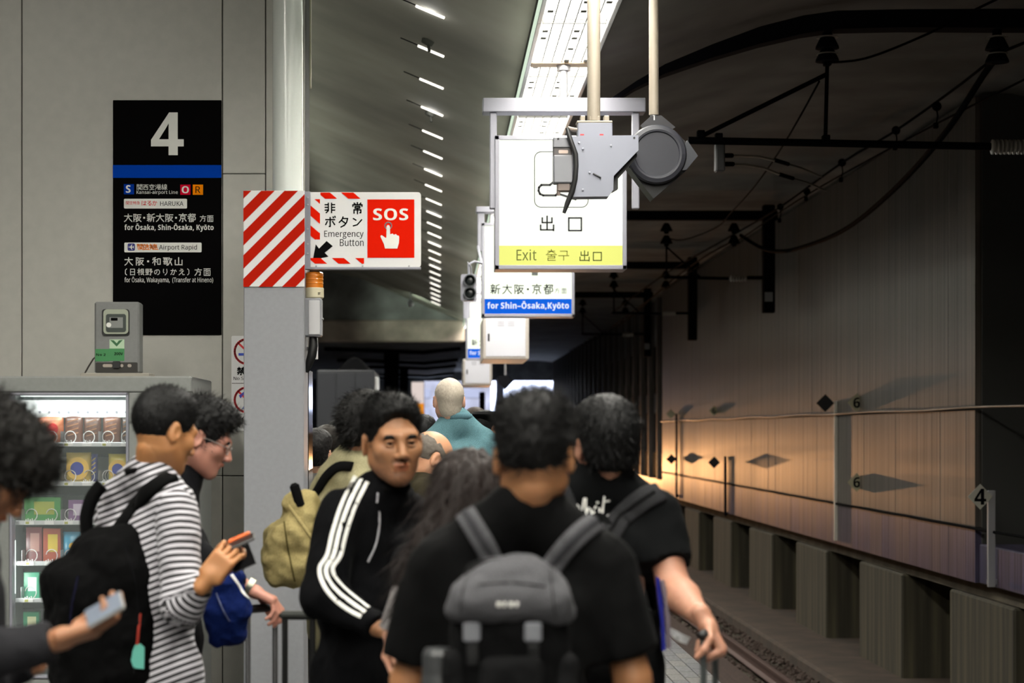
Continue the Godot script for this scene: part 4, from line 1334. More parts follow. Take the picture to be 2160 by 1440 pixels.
func hanging_signs() -> void:
	# exit sign
	var L := light_box("exit_sign", 13.3, 1044, 286, 1322, 568, "large lit white exit sign with a yellow band", 0.26)
	var t: Node3D = L[0]
	var P: Callable = L[1]
	var k: float = L[2]
	patch("lit_panel", t, rect(L[3], L[4]), Vector3(0, 0, -0.004), glow(Color(0.985, 1.0, 0.95), 1.0), 0.002)
	patch("lit_yellow_band", t, rect(L[3], 41 * k), P.call(1183, 538.5, -0.0018), glow(Color(0.93, 0.94, 0.50), 0.9), 0.001)
	area("exit_sign_light", t.position + Vector3(0, 20.5 * k, -0.0012), Vector2(L[3], L[4] - 41 * k), 0.22, Color(0.98, 1.0, 0.95), Vector3(0, 0, 1), t)
	var grey := dull(Color(0.22, 0.22, 0.23))
	var st := mb()
	outline(st, rounded(113 * k, 117 * k, 14 * k, 6), 1.6 * k, 0.001, Transform3D(Basis(), P.call(1184, 378.5, 0.0)))
	mk(st, "pictogram_frame", grey, t)
	st = mb()
	var loop := PackedVector2Array()
	for q in [[1172, 380], [1160, 390], [1142, 390], [1137, 395], [1136, 402], [1139, 409], [1146, 412], [1172, 412], [1176, 408], [1214, 420], [1226, 400], [1222, 380], [1200, 370]]:
		loop.append(Vector2((q[0] - 1183) * k, -(q[1] - 427) * k))
	outline(st, loop, 4.5 * k, 0.001, Transform3D(Basis(), Vector3(0, 0, 0.0)))
	mk(st, "hand_mark", grey, t)
	strokes("出", t, P.call(1137, 454), 34 * k, 0, 0.10, grey)
	strokes("口", t, P.call(1194, 452), 38 * k, 0, 0.09, grey)
	var olive := mat(Color(0.33, 0.36, 0.03), 0.7)
	latin("Exit", t, P.call(1110.5, 537.5, 0.0005), 23 * k, 42 * k, olive)
	strokes("출구", t, P.call(1151, 526, 0.0), 24 * k, 26 * k, 0.085, mat(Color(0.46, 0.46, 0.10), 0.7))
	strokes("出口", t, P.call(1221, 527.5, 0.0), 24 * k, 27 * k, 0.10, olive)
	sign_hanger(13.3, 1018, 1362, 207, 237, 1033, 1334, 440, STRIP_Y, t, 1190)
	# two direction signs
	for q in [[19.0, 1016.0, 470.0, 1212.0, 668.0, 1.0, "lit white direction sign with a blue band behind the exit sign"], [30.0, 983.0, 634.0, 1107.0, 759.0, 0.63, "farther lit direction sign with a blue band beside a white cabinet"]]:
		var d: float = q[0]
		var f: float = q[5]
		L = light_box("direction_sign", d, q[1], q[2], q[3], q[4], q[6], 0.26)
		var s: Node3D = L[0]
		P = L[1]
		k = L[2]
		var X := func(px: float) -> float: return q[1] + (px - 1016.0) * f
		var Y := func(py: float) -> float: return q[4] - (668.0 - py) * f
		patch("lit_panel", s, rect(L[3], L[4]), Vector3(0, 0, -0.004), glow(Color(0.97, 1.0, 0.92), 1.15), 0.002)
		area("direction_sign_light", s.position + Vector3(0, 16 * f * k, -0.0012), Vector2(L[3], L[4] - 32 * f * k), 0.20, Color(0.98, 1.0, 0.95), Vector3(0, 0, 1), s)
		patch("lit_blue_band", s, rect(L[3], 32 * f * k), P.call(X.call(1114.0), Y.call(646.0), -0.0018), glow(Color(0.05, 0.36, 0.84), 0.9), 0.001)
		strokes("新大阪・京都", s, P.call(X.call(1034.0), Y.call(599.0)), 21.5 * f * k, 25.0 * f * k, 0.10, M.ink)
		strokes("方面", s, P.call(X.call(1169.5), Y.call(607.5)), 11.5 * f * k, 14.5 * f * k, 0.09, grey)
		var wl := glow(Color(0.92, 0.95, 1.0), 0.9)
		latin("for Shin–Ōsaka,Kyōto", s, P.call(X.call(1114.0), Y.call(645.0), 0.0), 20 * f * k, 172 * f * k, wl, true)
		patch("clip", s, rect(13 * f * k, 15 * f * k), P.call(X.call(1128.0), Y.call(573.5)), mat(Color(0.25, 0.26, 0.25), 0.5), 0.01)
		sign_hanger(d, q[1] - 12 * f, q[3] + 12 * f, q[2] - 34 * f, q[2] - 22 * f, q[1] - 9 * f, q[3] + 8 * f, q[2] + 60 * f, STRIP_Y, s, (q[1] + q[3]) / 2)
	# cabinets hung behind the signs
	for q in [[22.0, 1019.0, 668.0, 1116.0, 757.0, "white steel cabinet hanging under the blue banded sign", 1.55], [31.5, 977.0, 757.0, 1038.0, 812.0, "smaller looking white cabinet hanging beyond the first cabinet", 1.9]]:
		var d: float = q[0]
		var lo := at(q[1], q[4], d)
		var hi := at(q[3], q[2], d)
		var c := thing("hanging_cabinet", q[5], "cabinet", Vector3((lo.x + hi.x) / 2, lo.y, -d))
		var w := hi.x - lo.x
		var h := hi.y - lo.y
		st = mb()
		cbox(st, Vector3(-w / 2, 0, 0), Vector3(w / 2, h, -q[6]), 0.006)
		mk(st, "body", mat(Color(0.74, 0.71, 0.68), 0.5), c)
		st = mb()
		cbox(st, Vector3(-w / 2 + 0.03, 0.03, 0.008), Vector3(w / 2 - 0.04, h - 0.02, 0.0), 0.004)
		var door := mk(st, "door", mat(Color(0.84, 0.84, 0.87), 0.4), c)
		st = mb()
		cbox(st, Vector3(-w / 2 + 0.055, h * 0.42, 0.016), Vector3(-w / 2 + 0.075, h * 0.60, 0.008), 0.003)
		mk(st, "handle", M.dark_steel, door)
		for v in 3:
			for u in 2:
				st = mb()
				cbox(st, Vector3(-0.10 + u * 0.12, h * 0.78 + v * 0.022, 0.011), Vector3(-0.02 + u * 0.12, h * 0.78 + v * 0.022 + 0.008, 0.008), 0.002)
				mk(st, "vent_slot", M.frame_grey, door)
		st = mb()
		for u in [-0.3, 0.3]:
			tube(st, [Vector3(w * u, h, -0.5), Vector3(w * u, STRIP_Y + 0.02 - c.position.y, -0.5)], 0.02, 8)
		mk(st, "hanger_rod", M.galv, c)
	signal_head()
	camera_unit()
	horn_speaker()

func sign_hanger(d: float, x0: float, x1: float, y0: float, y1: float, armL: float, armR: float, armY: float, ceil: float, owner: Node3D, postX: float) -> void:
	var o := owner.position
	var st := mb()
	var a := at(x0, y1, d) - o
	var b := at(x1, y0, d) - o
	cbox(st, Vector3(a.x, a.y, 0.02), Vector3(b.x, b.y, -0.14), 0.006)
	mk(st, "cross_bar", M.frame_grey, owner)
	for px in [armL, armR]:
		st = mb()
		var p := at(px, armY, d) - o
		cbox(st, Vector3(p.x, p.y, 0.0), Vector3(p.x + 15.0 * d / FOCAL, a.y, -0.06), 0.006)
		mk(st, "arm", M.frame_grey, owner)
	st = mb()
	var pc := at(postX, 0, d) - o
	tube(st, [Vector3(pc.x, b.y - 0.01, -0.06), Vector3(pc.x, ceil - 0.02 - o.y, -0.06)], 0.030, 14)
	tube(st, [Vector3(pc.x, ceil - 0.06 - o.y, -0.06), Vector3(pc.x, ceil - 0.02 - o.y, -0.06)], 0.05, 14)
	mk(st, "post", M.galv, owner)
	if d < 14.0:
		st = mb()
		cbox(st, Vector3(STRIP_L - o.x - 0.005, ceil - 0.024 - o.y, 0.02), Vector3(STRIP_R - o.x + 0.005, ceil - 0.004 - o.y, -0.12), 0.004)
		mk(st, "ceiling_plate", mat(Color(0.66, 0.58, 0.48), 0.5), owner)

func signal_head() -> void:
	var d := 18.4
	var k := d / FOCAL
	var t := thing("signal_head", "small grey signal head with two dark round lenses", "signal", at(989, 606, d))
	var st := mb()
	prism(st, rounded(34 * k, 56 * k, 4 * k), 0.10, Transform3D(Basis(), Vector3(0, 0, -0.10)))
	mk(st, "casing", M.frame_grey, t)
	for y in [14.0, -12.5]:
		st = mb()
		lathe(st, [[12.5 * k, 0.0], [13 * k, 0.05], [11.5 * k, 0.05], [10.5 * k, 0.0]], Transform3D(Basis(Vector3.RIGHT, PI / 2), Vector3(2 * k, y * k, 0)), 20)
		mk(st, "hood", mat(Color(0.26, 0.27, 0.28), 0.5), t)
		st = mb()
		lathe(st, [[0.0, 0.012], [6 * k, 0.009], [10.5 * k, 0.001]], Transform3D(Basis(Vector3.RIGHT, PI / 2), Vector3(2 * k, y * k, 0)), 20)
		mk(st, "lens", mat(Color(0.06, 0.085, 0.085), 0.2), t)
	st = mb()
	tube(st, [Vector3(0.0, 28 * k, -0.05), Vector3(0.0, 50 * k, -0.05), Vector3(12 * k, 56 * k, -0.05), Vector3(27 * k, 52 * k, -0.08), at(1008, 520, 19.0) - t.position], 0.012, 8)
	tube(st, [Vector3(6 * k, 28 * k, -0.06), Vector3(5 * k, 44 * k, -0.03), Vector3(-3 * k, 54 * k, -0.03)], 0.006, 6)
	mk(st, "mounting_arm", M.frame_grey, t)

func camera_unit() -> void:
	var d := 10.3
	var k := d / FOCAL
	var o := at(1255, 290, d)
	var t := thing("sensor_unit", "light grey bracketed sensor box hanging on a beige pole", "sensor", o)
	var P := func(px: float, py: float, z := 0.0) -> Vector3: return Vector3((px - 1255) * k, -(py - 290) * k, z)
	var st := mb()
	tube(st, [P.call(1254, 252, -0.05), Vector3((1254 - 1255) * k, STRIP_Y - 0.01 - o.y, -0.05)], 14 * k, 18)
	mk(st, "pole", M.beige_pipe, t)
	st = mb()
	for q in [[1225, 242, 1235, 256], [1244, 243, 1266, 256], [1275, 242, 1286, 256]]:
		cbox(st, P.call(q[0], q[3], -0.08), P.call(q[2], q[1], -0.02), 0.003)
	cbox(st, P.call(1217, 259, -0.10), P.call(1292, 254, 0.0), 0.003)
	mk(st, "mounting_flange", M.beige_pipe, t)
	var grey := mat(Color(0.50, 0.51, 0.56), 0.5)
	st = mb()
	cbox(st, P.call(1219, 290, -0.10), P.call(1292, 258, 0.0), 0.004)
	mk(st, "upper_box", grey, t)
	for x in [1228, 1269]:
		patch("red_mark", t, rect(8 * k, 3 * k), P.call(x, 284, 0.0004), mat(Color(0.75, 0.20, 0.22), 0.5))
	var poly := PackedVector2Array()
	for q in [[1206, 289], [1346, 286], [1346, 318], [1294, 372], [1293, 401], [1283, 415], [1206, 416]]:
		poly.append(Vector2((q[0] - 1255) * k, -(q[1] - 290) * k))
	st = mb()
	prism(st, poly, 0.12, Transform3D(Basis(), Vector3(0, 0, -0.10)))
	mk(st, "bracket_plate", grey, t)
	st = mb()
	cbox(st, P.call(1167, 312, -0.06), P.call(1207, 290, 0.02), 0.004)
	cbox(st, P.call(1167, 387, -0.06), P.call(1208, 328, 0.026), 0.006)
	mk(st, "side_case", mat(Color(0.46, 0.465, 0.49), 0.5), t)
	st = mb()
	cbox(st, P.call(1167, 330, -0.05), P.call(1207, 311, 0.012), 0.004)
	mk(st, "side_band", mat(Color(0.30, 0.28, 0.28), 0.5), t)
	patch("side_label", t, rounded(20 * k, 7 * k, 2 * k), P.call(1188, 320.5, 0.012), mat(Color(0.70, 0.62, 0.58), 0.5))
	st = mb()
	cbox(st, P.call(1175, 404, -0.04), P.call(1203, 386, 0.015), 0.006)
	tube(st, [P.call(1178, 400, 0.0), P.call(1178, 412, 0.0)], 4 * k, 10)
	mk(st, "cable_gland", mat(Color(0.45, 0.40, 0.38), 0.5), t)
	st = mb()
	tube(st, [P.call(1196, 272, 0.03), P.call(1200, 290, 0.04), P.call(1206, 308, 0.045), P.call(1213, 328, 0.045), P.call(1214, 352, 0.045), P.call(1212, 380, 0.04), P.call(1206, 405, 0.03), P.call(1196, 430, 0.02), P.call(1189, 450, 0.015)], [4.5 * k, 5 * k, 5 * k, 5.5 * k, 5.5 * k, 5.5 * k, 6 * k, 5.5 * k, 3.5 * k], 10)
	mk(st, "black_cable", mat(Color(0.12, 0.12, 0.125), 0.5), t)
	st = mb()
	tube(st, [P.call(1216, 275, 0.01), P.call(1205, 274, 0.02), P.call(1196, 272, 0.03)], 4.6 * k, 10)
	mk(st, "cable_plug", mat(Color(0.5, 0.46, 0.43), 0.5), t)
	for q in [[1221, 302], [1229, 315], [1288, 308], [1243, 365], [1229, 401]]:
		st = mb()
		lathe(st, [[2.6 * k, 0], [2.4 * k, 0.006], [0, 0.009]], Transform3D(Basis(Vector3.RIGHT, PI / 2), P.call(q[0], q[1], 0.02)), 10)
		mk(st, "bolt", mat(Color(0.60, 0.61, 0.66), 0.35), t)
	for q in [[1177, 294], [1337, 292]]:
		st = mb()
		lathe(st, [[2.4 * k, 0], [2.2 * k, 0.003], [0, 0.003]], Transform3D(Basis(Vector3.RIGHT, PI / 2), P.call(q[0], q[1], 0.02)), 10)
		mk(st, "dark_screw", M.black, t)
	st = mb()
	tube(st, [P.call(1250, 367, 0.026), P.call(1267, 376, 0.026)], 1.8 * k, 8)
	mk(st, "locking_pin", mat(Color(0.22, 0.22, 0.24), 0.5), t)
	st = mb()
	prism(st, PackedVector2Array([Vector2(38, -83) * k, Vector2(90, -30) * k, Vector2(90, -40) * k, Vector2(50, -84) * k, Vector2(50, -106) * k, Vector2(38, -113) * k]), 0.05, Transform3D(Basis(), Vector3(0, 0, -0.09)))
	mk(st, "strut", mat(Color(0.10, 0.10, 0.11), 0.5), t)

func horn_speaker() -> void:
	var d := 10.5
	var k := d / FOCAL
	var o := at(1386, 325, d)
	var t := thing("horn_speaker", "dark round horn speaker with a square rear hanging on a pole", "speaker", o)
	var P := func(px: float, py: float, z := 0.0) -> Vector3: return Vector3((px - 1386) * k, -(py - 325) * k, z)
	var body := mat(Color(0.165, 0.17, 0.20), 0.6)
	var st := mb()
	tube(st, [P.call(1381, 240, -0.04), Vector3((1381 - 1386) * k, 4.28 - o.y, -0.04)], 10.5 * k, 16)
	mk(st, "pole", M.beige_pipe, t)
	st = mb()
	tube(st, [P.call(1381, 252, -0.04), P.call(1381, 234, -0.04)], 8 * k, 12)
	mk(st, "pole_clamp", M.galv, t)
	st = mb()
	lathe(st, [[0, 0.004], [46 * k, 0.004], [48 * k, 0.012], [52 * k, 0.014], [60 * k, 0.006], [63 * k, -0.01], [62 * k, -0.03], [40 * k, -0.12], [0, -0.13]], Transform3D(Basis(Vector3.RIGHT, PI / 2), Vector3.ZERO), 40)
	mk(st, "horn_face", body, t)
	st = mb()
	prism(st, PackedVector2Array([Vector2(-66, -14) * k, Vector2(-6, -92) * k, Vector2(64, -32) * k, Vector2(86, -3) * k, Vector2(70, 22) * k, Vector2(0, 86) * k, Vector2(-60, 20) * k]), 0.16, Transform3D(Basis(), Vector3(0, 0, -0.20)))
	mk(st, "rear_housing", mat(Color(0.045, 0.045, 0.055), 0.6), t)
	st = mb()
	prism(st, PackedVector2Array([Vector2(58, 18) * k, Vector2(64, 30) * k, Vector2(87, -3) * k, Vector2(62, -32) * k, Vector2(54, -34) * k]), 0.03, Transform3D(Basis(), Vector3(0, 0, -0.04)))
	mk(st, "side_wing", mat(Color(0.20, 0.21, 0.235), 0.5), t)
	st = mb()
	prism(st, PackedVector2Array([Vector2(-34, 62) * k, Vector2(-12, 82) * k, Vector2(10, 83) * k, Vector2(40, 58) * k, Vector2(30, 52) * k, Vector2(-26, 52) * k]), 0.03, Transform3D(Basis(), Vector3(0, 0, -0.05)))
	mk(st, "top_yoke", mat(Color(0.13, 0.13, 0.15), 0.5), t)

func insulator(st: SurfaceTool, top: Vector3, length: float) -> void:
	for i in 2:
		var y := -length * (0.1 + 0.48 * i)
		lathe(st, [[0.03, y], [0.05, y - 0.03], [0.085, y - 0.10], [0.088, y - 0.115], [0.04, y - 0.12], [0.03, y - length * 0.42]], Transform3D(Basis(), top), 14)

func catenary() -> void:
	var black: StandardMaterial3D = M.black_steel
	# arched support beam
	var st := mb()
	var prof := []
	for q in [[1286, 217, 5], [1340, 182, 7], [1400, 150, 10], [1500, 112, 14], [1600, 79, 18], [1690, 57, 19], [1760, 47, 19], [1900, 44, 19], [2100, 44, 20], [2300, 44, 20]]:
		prof.append([at(q[0], q[1], 14.0), q[2] * 14.0 / FOCAL])
	for i in prof.size() - 1:
		var a: Vector3 = prof[i][0]
		var b: Vector3 = prof[i + 1][0]
		var ha := Vector3(0, prof[i][1], 0)
		var hb := Vector3(0, prof[i + 1][1], 0)
		var z := Vector3(0, 0, 0.09)
		quad(st, a - ha + z, b - hb + z, b + hb + z, a + ha + z)
		quad(st, b - hb - z, a - ha - z, a + ha - z, b + hb - z)
		quad(st, a + ha + z, b + hb + z, b + hb - z, a + ha - z)
		quad(st, a - ha - z, b - hb - z, b - hb + z, a - ha + z)
	tag(mk(st, "arched_beam", M.dark_steel), "dark arched steel beam curving over the track", "beam")
	# straight beams and drop posts farther on
	var di := 0
	for d in [26.4, 34.3, 41.7]:
		di += 1
		var w: String = ["", "with a white tag, beyond the arched beam", "in the middle of the row", "at the end of the boarded wall"][di]
		var t := thing("support_frame", "dark overhead beam and drop post " + w, "frame", Vector3(4.6, 3.25, -d))
		st = mb()
		cbox(st, Vector3(-2.0, 1.29, 0.07), Vector3(0.12, 1.42, -0.07), 0.01)
		mk(st, "beam", black, t)
		st = mb()
		cbox(st, Vector3(-0.08, 0, 0.08), Vector3(0.08, 1.50, -0.08), 0.01)
		mk(st, "drop_post", black, t)
		if di != 2:
			patch("number_tag", t, rect(0.11, 0.13), Vector3(-0.01, 0.22, 0.081), mat(Color(0.5, 0.5, 0.5), 0.5), 0.003)
		for x in [-1.42, -0.48]:
			st = mb()
			insulator(st, Vector3(x, 1.29, 0), 0.36)
			mk(st, "insulator", M.black_steel, t)
		st = mb()
		tube(st, [Vector3(-1.45, 0.50, 0), Vector3(-0.55, 0.48, 0)], 0.022, 8)
		tube(st, [Vector3(-1.42, 0.93, 0), Vector3(-1.42, 0.50, 0)], 0.014, 6)
		tube(st, [Vector3(-1.42, 0.92, 0), Vector3(-0.95, 0.50, 0)], 0.014, 6)
		tube(st, [Vector3(-0.08, 0.49, 0), Vector3(-0.30, 0.49, 0)], 0.03, 6)
		mk(st, "bracket_arm", black, t)
		st = mb()
		for i in 6: lathe(st, [[0.02, 0], [0.05, 0.012], [0.05, 0.02], [0.02, 0.035]], Transform3D(Basis(Vector3.FORWARD, PI / 2), Vector3(-0.54 + i * 0.04, 0.485, 0)), 12)
		mk(st, "insulator", M.porcelain, t)
	# nearest bracket: arm, tie, hanger, insulators
	var d := 14.0
	var t := thing("cantilever_bracket", "black cantilever bracket arm hung under the arched beam", "bracket", at(1745, 298, d))
	var O := t.position
	var Q := func(px: float, py: float, dz := 0.0) -> Vector3: return at(px, py, d) - O + Vector3(0, 0, dz)
	st = mb()
	tube(st, [Q.call(1452, 296), Q.call(2096, 309)], 0.028, 10)
	mk(st, "arm", black, t)
	st = mb()
	tube(st, [Q.call(1478, 288), Q.call(1745, 156)], 0.017, 8)
	mk(st, "tie_rod", black, t)
	st = mb()
	tube(st, [Q.call(1745, 130), Q.call(1741, 296)], 0.015, 8)
	mk(st, "hanger_rod", black, t)
	for q in [[1745, 64], [2103, 66]]:
		st = mb()
		insulator(st, Q.call(q[0], q[1]), 0.20)
		tube(st, [Q.call(q[0], q[1] - 8), Q.call(q[0], q[1] + 66)], 0.035, 8)
		mk(st, "insulator", M.dark_steel, t)
	for y in [78, 113]:
		for x in [1745, 2103]:
			st = mb()
			lathe(st, [[0.03, 0.006], [0.078, 0.0], [0.08, -0.008], [0.03, -0.006]], Transform3D(Basis(), Q.call(x, y)), 18)
			mk(st, "insulator_skirt", M.porcelain, t)
	st = mb()
	for i in 8: lathe(st, [[0.028, 0], [0.056, 0.008], [0.056, 0.020], [0.028, 0.03]], Transform3D(Basis(Vector3.FORWARD, -PI / 2), Q.call(2098 + i * 9, 310)), 16)
	mk(st, "insulator", M.porcelain, t)
	st = mb()
	for q in [[1478, 284], [1516, 290], [1745, 130], [1742, 294]]:
		cbox(st, Q.call(q[0] - 8, q[1] + 9, -0.03), Q.call(q[0] + 8, q[1] - 9, 0.03), 0.006)
	mk(st, "clamp", black, t)
	# steady arms with pale sleeves
	var pale := mat(Color(0.62, 0.58, 0.52), 0.4)
	var sa := thing("steady_arm", "pair of pale curved steady arms under the bracket arm", "arm", at(1525, 330, 14.1))
	var S := func(px: float, py: float, dd: float) -> Vector3: return at(px, py, dd) - sa.position
	for q in [[[1528, 328], [1560, 328], [1600, 330], [1640, 340]], [[1530, 346], [1570, 347], [1610, 354], [1650, 370]]]:
		st = mb()
		var pts := []
		for i in 4: pts.append(S.call(q[i][0], q[i][1], 14.1 + 0.5 * i))
		tube(st, pts, 0.011, 8)
		mk(st, "sleeve", pale, sa)
		st = mb()
		tube(st, [S.call(q[3][0], q[3][1], 15.6), S.call(q[3][0] + 50, q[3][1] + 14, 16.4), S.call(q[3][0] + 92, q[3][1] + 32, 17.2)], 0.009, 8)
		mk(st, "rod", mat(Color(0.34, 0.32, 0.29), 0.5), sa)
		st = mb()
		tube(st, [S.call(q[3][0] - 4, q[3][1] - 2, 15.5), S.call(q[3][0] + 22, q[3][1] + 6, 15.9)], 0.018, 8)
		tube(st, [S.call(q[0][0] - 2, q[0][1], 14.1), S.call(q[0][0] + 16, q[0][1], 14.2)], 0.018, 8)
		mk(st, "joint", black, sa)
	st = mb()
	cbox(st, S.call(1506, 365, 14.1), S.call(1530, 300, 14.0), 0.01)
	mk(st, "carrier", mat(Color(0.2, 0.2, 0.2), 0.6), sa)
	# wires running along the track
	wire("contact_wire", "thin contact wire running low over the track", [[2300, 95, 12.6], [2160, 168, 14.0], [1930, 285, 17.0], [1700, 412, 21.6], [1560, 505, 26.2], [1400, 610, 34], [1290, 690, 44]], 0.009)
	wire("messenger_wire", "upper messenger wire with round hangers over the track", [[2300, 40, 12.6], [2108, 112, 14.4], [2050, 160, 15.2], [1890, 275, 17.6], [1776, 343, 19.6], [1646, 436, 22.6], [1552, 492, 26.2], [1400, 580, 34], [1290, 660, 44]], 0.012)
	wire("feeder_cable", "thick black feeder cable sagging between two supports", [[2108, 118, 14.2], [2080, 150, 14.6], [1990, 285, 16.0], [1880, 405, 18.4], [1780, 485, 21.0], [1690, 522, 23.5], [1640, 530, 25.0], [1600, 520, 26.0], [1562, 496, 26.4]], 0.026)
	wire("guy_wire", "thin dark guy wire slanting from the insulator down the track", [[1728, 172, 14.0], [1684, 252, 15.0], [1640, 325, 16.5], [1590, 395, 18.6], [1545, 445, 21.0], [1510, 480, 24], [1440, 506, 26], [1400, 500, 26.4]], 0.008)
	wire("upper_wire", "dark wire slanting up to the arched beam", [[1745, 132, 14.0], [1830, 122, 13.6], [1960, 70, 13.2], [2050, 24, 12.8], [2120, -10, 12.4]], 0.009)
	wire("distant_wire", "distant dark wire running on toward the tunnel mouth", [[1552, 505, 26.4], [1480, 545, 30], [1400, 605, 37], [1300, 690, 48], [1200, 740, 66]], 0.014)
	var hi := 0
	for q in [[1976, 224, 16.0, 266], [1890, 275, 17.6, 312], [1776, 343, 19.6, 380], [1702, 404, 21.4, 420], [1646, 436, 22.6, 466]]:
		hi += 1
		var h := thing("wire_hanger", "round dark wire hanger between the overhead wires", "hanger", at(q[0], q[1], q[2]), "hangers on the overhead wires")
		st = mb()
		lathe(st, [[0, -0.03], [0.03, -0.025], [0.042, 0], [0.03, 0.025], [0, 0.03]], Transform3D(Basis(Vector3.RIGHT, PI / 2), Vector3.ZERO), 14)
		mk(st, "weight", black, h)
		st = mb()
		var e := at(q[0] - 2, q[3], q[2]) - h.position
		tube(st, [Vector3(0, -0.03, 0), e * 0.5 + Vector3(0.012, 0, 0), e], 0.007, 6)
		cbox(st, e - Vector3(0.02, 0.02, 0.02), e + Vector3(0.02, 0.03, 0.02), 0.006)
		mk(st, "dropper", black, h)

func wire(called: String, label: String, px: Array, r: float) -> void:
	var c := Curve3D.new()
	var pts := []
	for q in px: pts.append(at(q[0], q[1], q[2]))
	for i in pts.size():
		var tn: Vector3 = (pts[mini(i + 1, pts.size() - 1)] - pts[maxi(i - 1, 0)]) / 6.0
		c.add_point(pts[i], -tn, tn)
	var out := []
	var n := pts.size() * 6
	var len := c.get_baked_length()
	for i in n + 1: out.append(c.sample_baked(len * i / n))
	var st := mb()
	tube(st, out, r, 7)
	tag(mk(st, called, M.black_steel), label, "wire")

func far_end() -> void:
	# the tunnel mouth: end walls with openings over the platform and over the track
	var st := mb()
	box(st, Vector3(-6.4, -1.5, -86), Vector3(-1.15, 4.6, -86.4))
	structure(st, "wall_end", M.far_grey, "dark end wall beside the opening")
	st = mb()
	box(st, Vector3(-1.15, 3.9, -86), Vector3(6.6, 5.2, -86.4))
	structure(st, "wall_lintel", M.far_grey, "dark lintel over the tunnel mouth")
	st = mb()
	cbox(st, Vector3(2.62, 0, -85.6), Vector3(2.98, 4.0, -86.2), 0.02)
	structure(st, "trim_3", M.frame_grey, "grey post at the tunnel mouth")
	st = mb()
	box(st, Vector3(-40, -1.9, -86.4), Vector3(60, -1.45, -260))
	structure(st, "ground", mat(Color(0.45, 0.44, 0.42), 0.9), "open ground beyond the tunnel mouth")
	# pale building outside, with window bands
	var b := thing("pale_building", "pale building with window bands seen through the tunnel mouth", "building", Vector3(0, -1.45, -150))
	st = mb()
	cbox(st, Vector3(-14, 0, 0), Vector3(4.2, 9.0, -12), 0.05)
	mk(st, "wall", grain(mat(Color(0.40, 0.385, 0.395), 0.8), M.blotch, Vector3(0.1, 0.1, 0.1)), b)
	for r in 4:
		for c in 8:
			st = mb()
			cbox(st, Vector3(-12 + c * 2.0, 1.2 + r * 1.5, 0.06), Vector3(-10.6 + c * 2.0, 1.9 + r * 1.5, 0.0), 0.02)
			mk(st, "window", mat(Color(0.24, 0.235, 0.26), 0.4), b)
	var b2 := thing("white_building", "white building in daylight straight beyond the track", "building", Vector3(14, -1.45, -190))
	st = mb()
	cbox(st, Vector3(-10, 0, 0), Vector3(14, 8.5, -12), 0.05)
	mk(st, "wall", mat(Color(0.86, 0.86, 0.88), 0.8), b2)
	for r in 3:
		st = mb()
		cbox(st, Vector3(-9, 1.0 + r * 1.5, 0.2), Vector3(13, 1.35 + r * 1.5, 0.0), 0.03)
		mk(st, "window_band", mat(Color(0.55, 0.57, 0.62), 0.4), b2)
	# orange billboard past the end of the platform
	var o := thing("orange_billboard", "tall orange and white lit billboard past the platform end", "billboard", at(881, 856, 80))
	st = mb()
	cbox(st, Vector3(-0.28, -1.2, 0), Vector3(0.28, 1.05, -0.12), 0.02)
	mk(st, "frame", M.dark_steel, o)
	patch("lit_white_panel", o, rect(0.52, 0.9), Vector3(0, 0.56, 0.0), glow(Color(1.0, 0.93, 0.9), 0.75), 0.01)
	patch("lit_orange_panel", o, rect(0.52, 0.78), Vector3(0, -0.28, 0.0), glow(Color(1.0, 0.62, 0.16), 0.85), 0.01)
	st = mb()
	for x in [-0.2, 0.2]: cbox(st, Vector3(x - 0.03, -o.position.y, -0.03), Vector3(x + 0.03, -1.2, -0.09), 0.006)
	mk(st, "leg", M.dark_steel, o)
	# dark kiosk on the platform
	var kd := 31.0
	var k0 := at(668, 0, kd)
	var k1 := at(790, 780, kd)
	var kio := thing("dark_kiosk", "dark grey kiosk with panel joints standing far along the platform", "kiosk", Vector3((k0.x + k1.x) / 2, 0, -kd))
	var w := (k1.x - k0.x) / 2
	st = mb()
	cbox(st, Vector3(-w, 0, 0), Vector3(w, k1.y, -2.2), 0.02)
	mk(st, "body", mat(Color(0.14, 0.148, 0.165), 0.7), kio)
	for i in 3:
		st = mb()
		var x := -w + 2 * w * i / 3.0
		cbox(st, Vector3(x + 0.008, 0.1, 0.012), Vector3(x + 2 * w / 3.0 - 0.008, k1.y - 0.05, 0.0), 0.004)
		mk(st, "panel", mat(Color(0.15, 0.158, 0.18), 0.7), kio)
	st = mb()
	lathe(st, [[0.30, 0], [0.22, 0.08], [0.10, 0.20], [0.0, 0.24]], Transform3D(Basis(), Vector3(0.12, k1.y, -0.5)), 16)
	mk(st, "roof_cowl", M.black_steel, kio)
	st = mb()
	cbox(st, Vector3(w, 1.4, -0.1), Vector3(w + 0.06, 2.5, -0.5), 0.01)
	mk(st, "side_notice", M.white_paint, kio)
	# dark columns and pipes between the kiosk and the opening
	var ci := 0
	for q in [[826, 57.0, 0.22], [852, 70.0, 0.16]]:
		ci += 1
		var p := at(q[0], 0, q[1])
		st = mb()
		cbox(st, Vector3(-q[2], 0, -q[2]), Vector3(q[2], 3.97, q[2]), 0.03)
		var o2 := mk(st, "steel_column", M.dark_steel, null, Vector3(p.x, 0, p.z))
		tag(o2, "dark square steel column " + ("wide, beyond the kiosk" if ci == 1 else "slim, near the platform end"), "column")
	for i in 5:
		st = mb()
		var y := 3.78 - 0.05 * (i % 2)
		var d := 50.0 + 6.5 * i
		tube(st, [Vector3(-3.0, y, -d), Vector3(-0.4, y - 0.08, -d - 0.3), Vector3(0.6, y + 0.02, -d - 0.2)], 0.05, 8)
		tag(mk(st, "ceiling_pipe", M.black_steel), "dark pipe crossing under the low ceiling beyond the beam", "pipe", "pipes under the low dark ceiling")
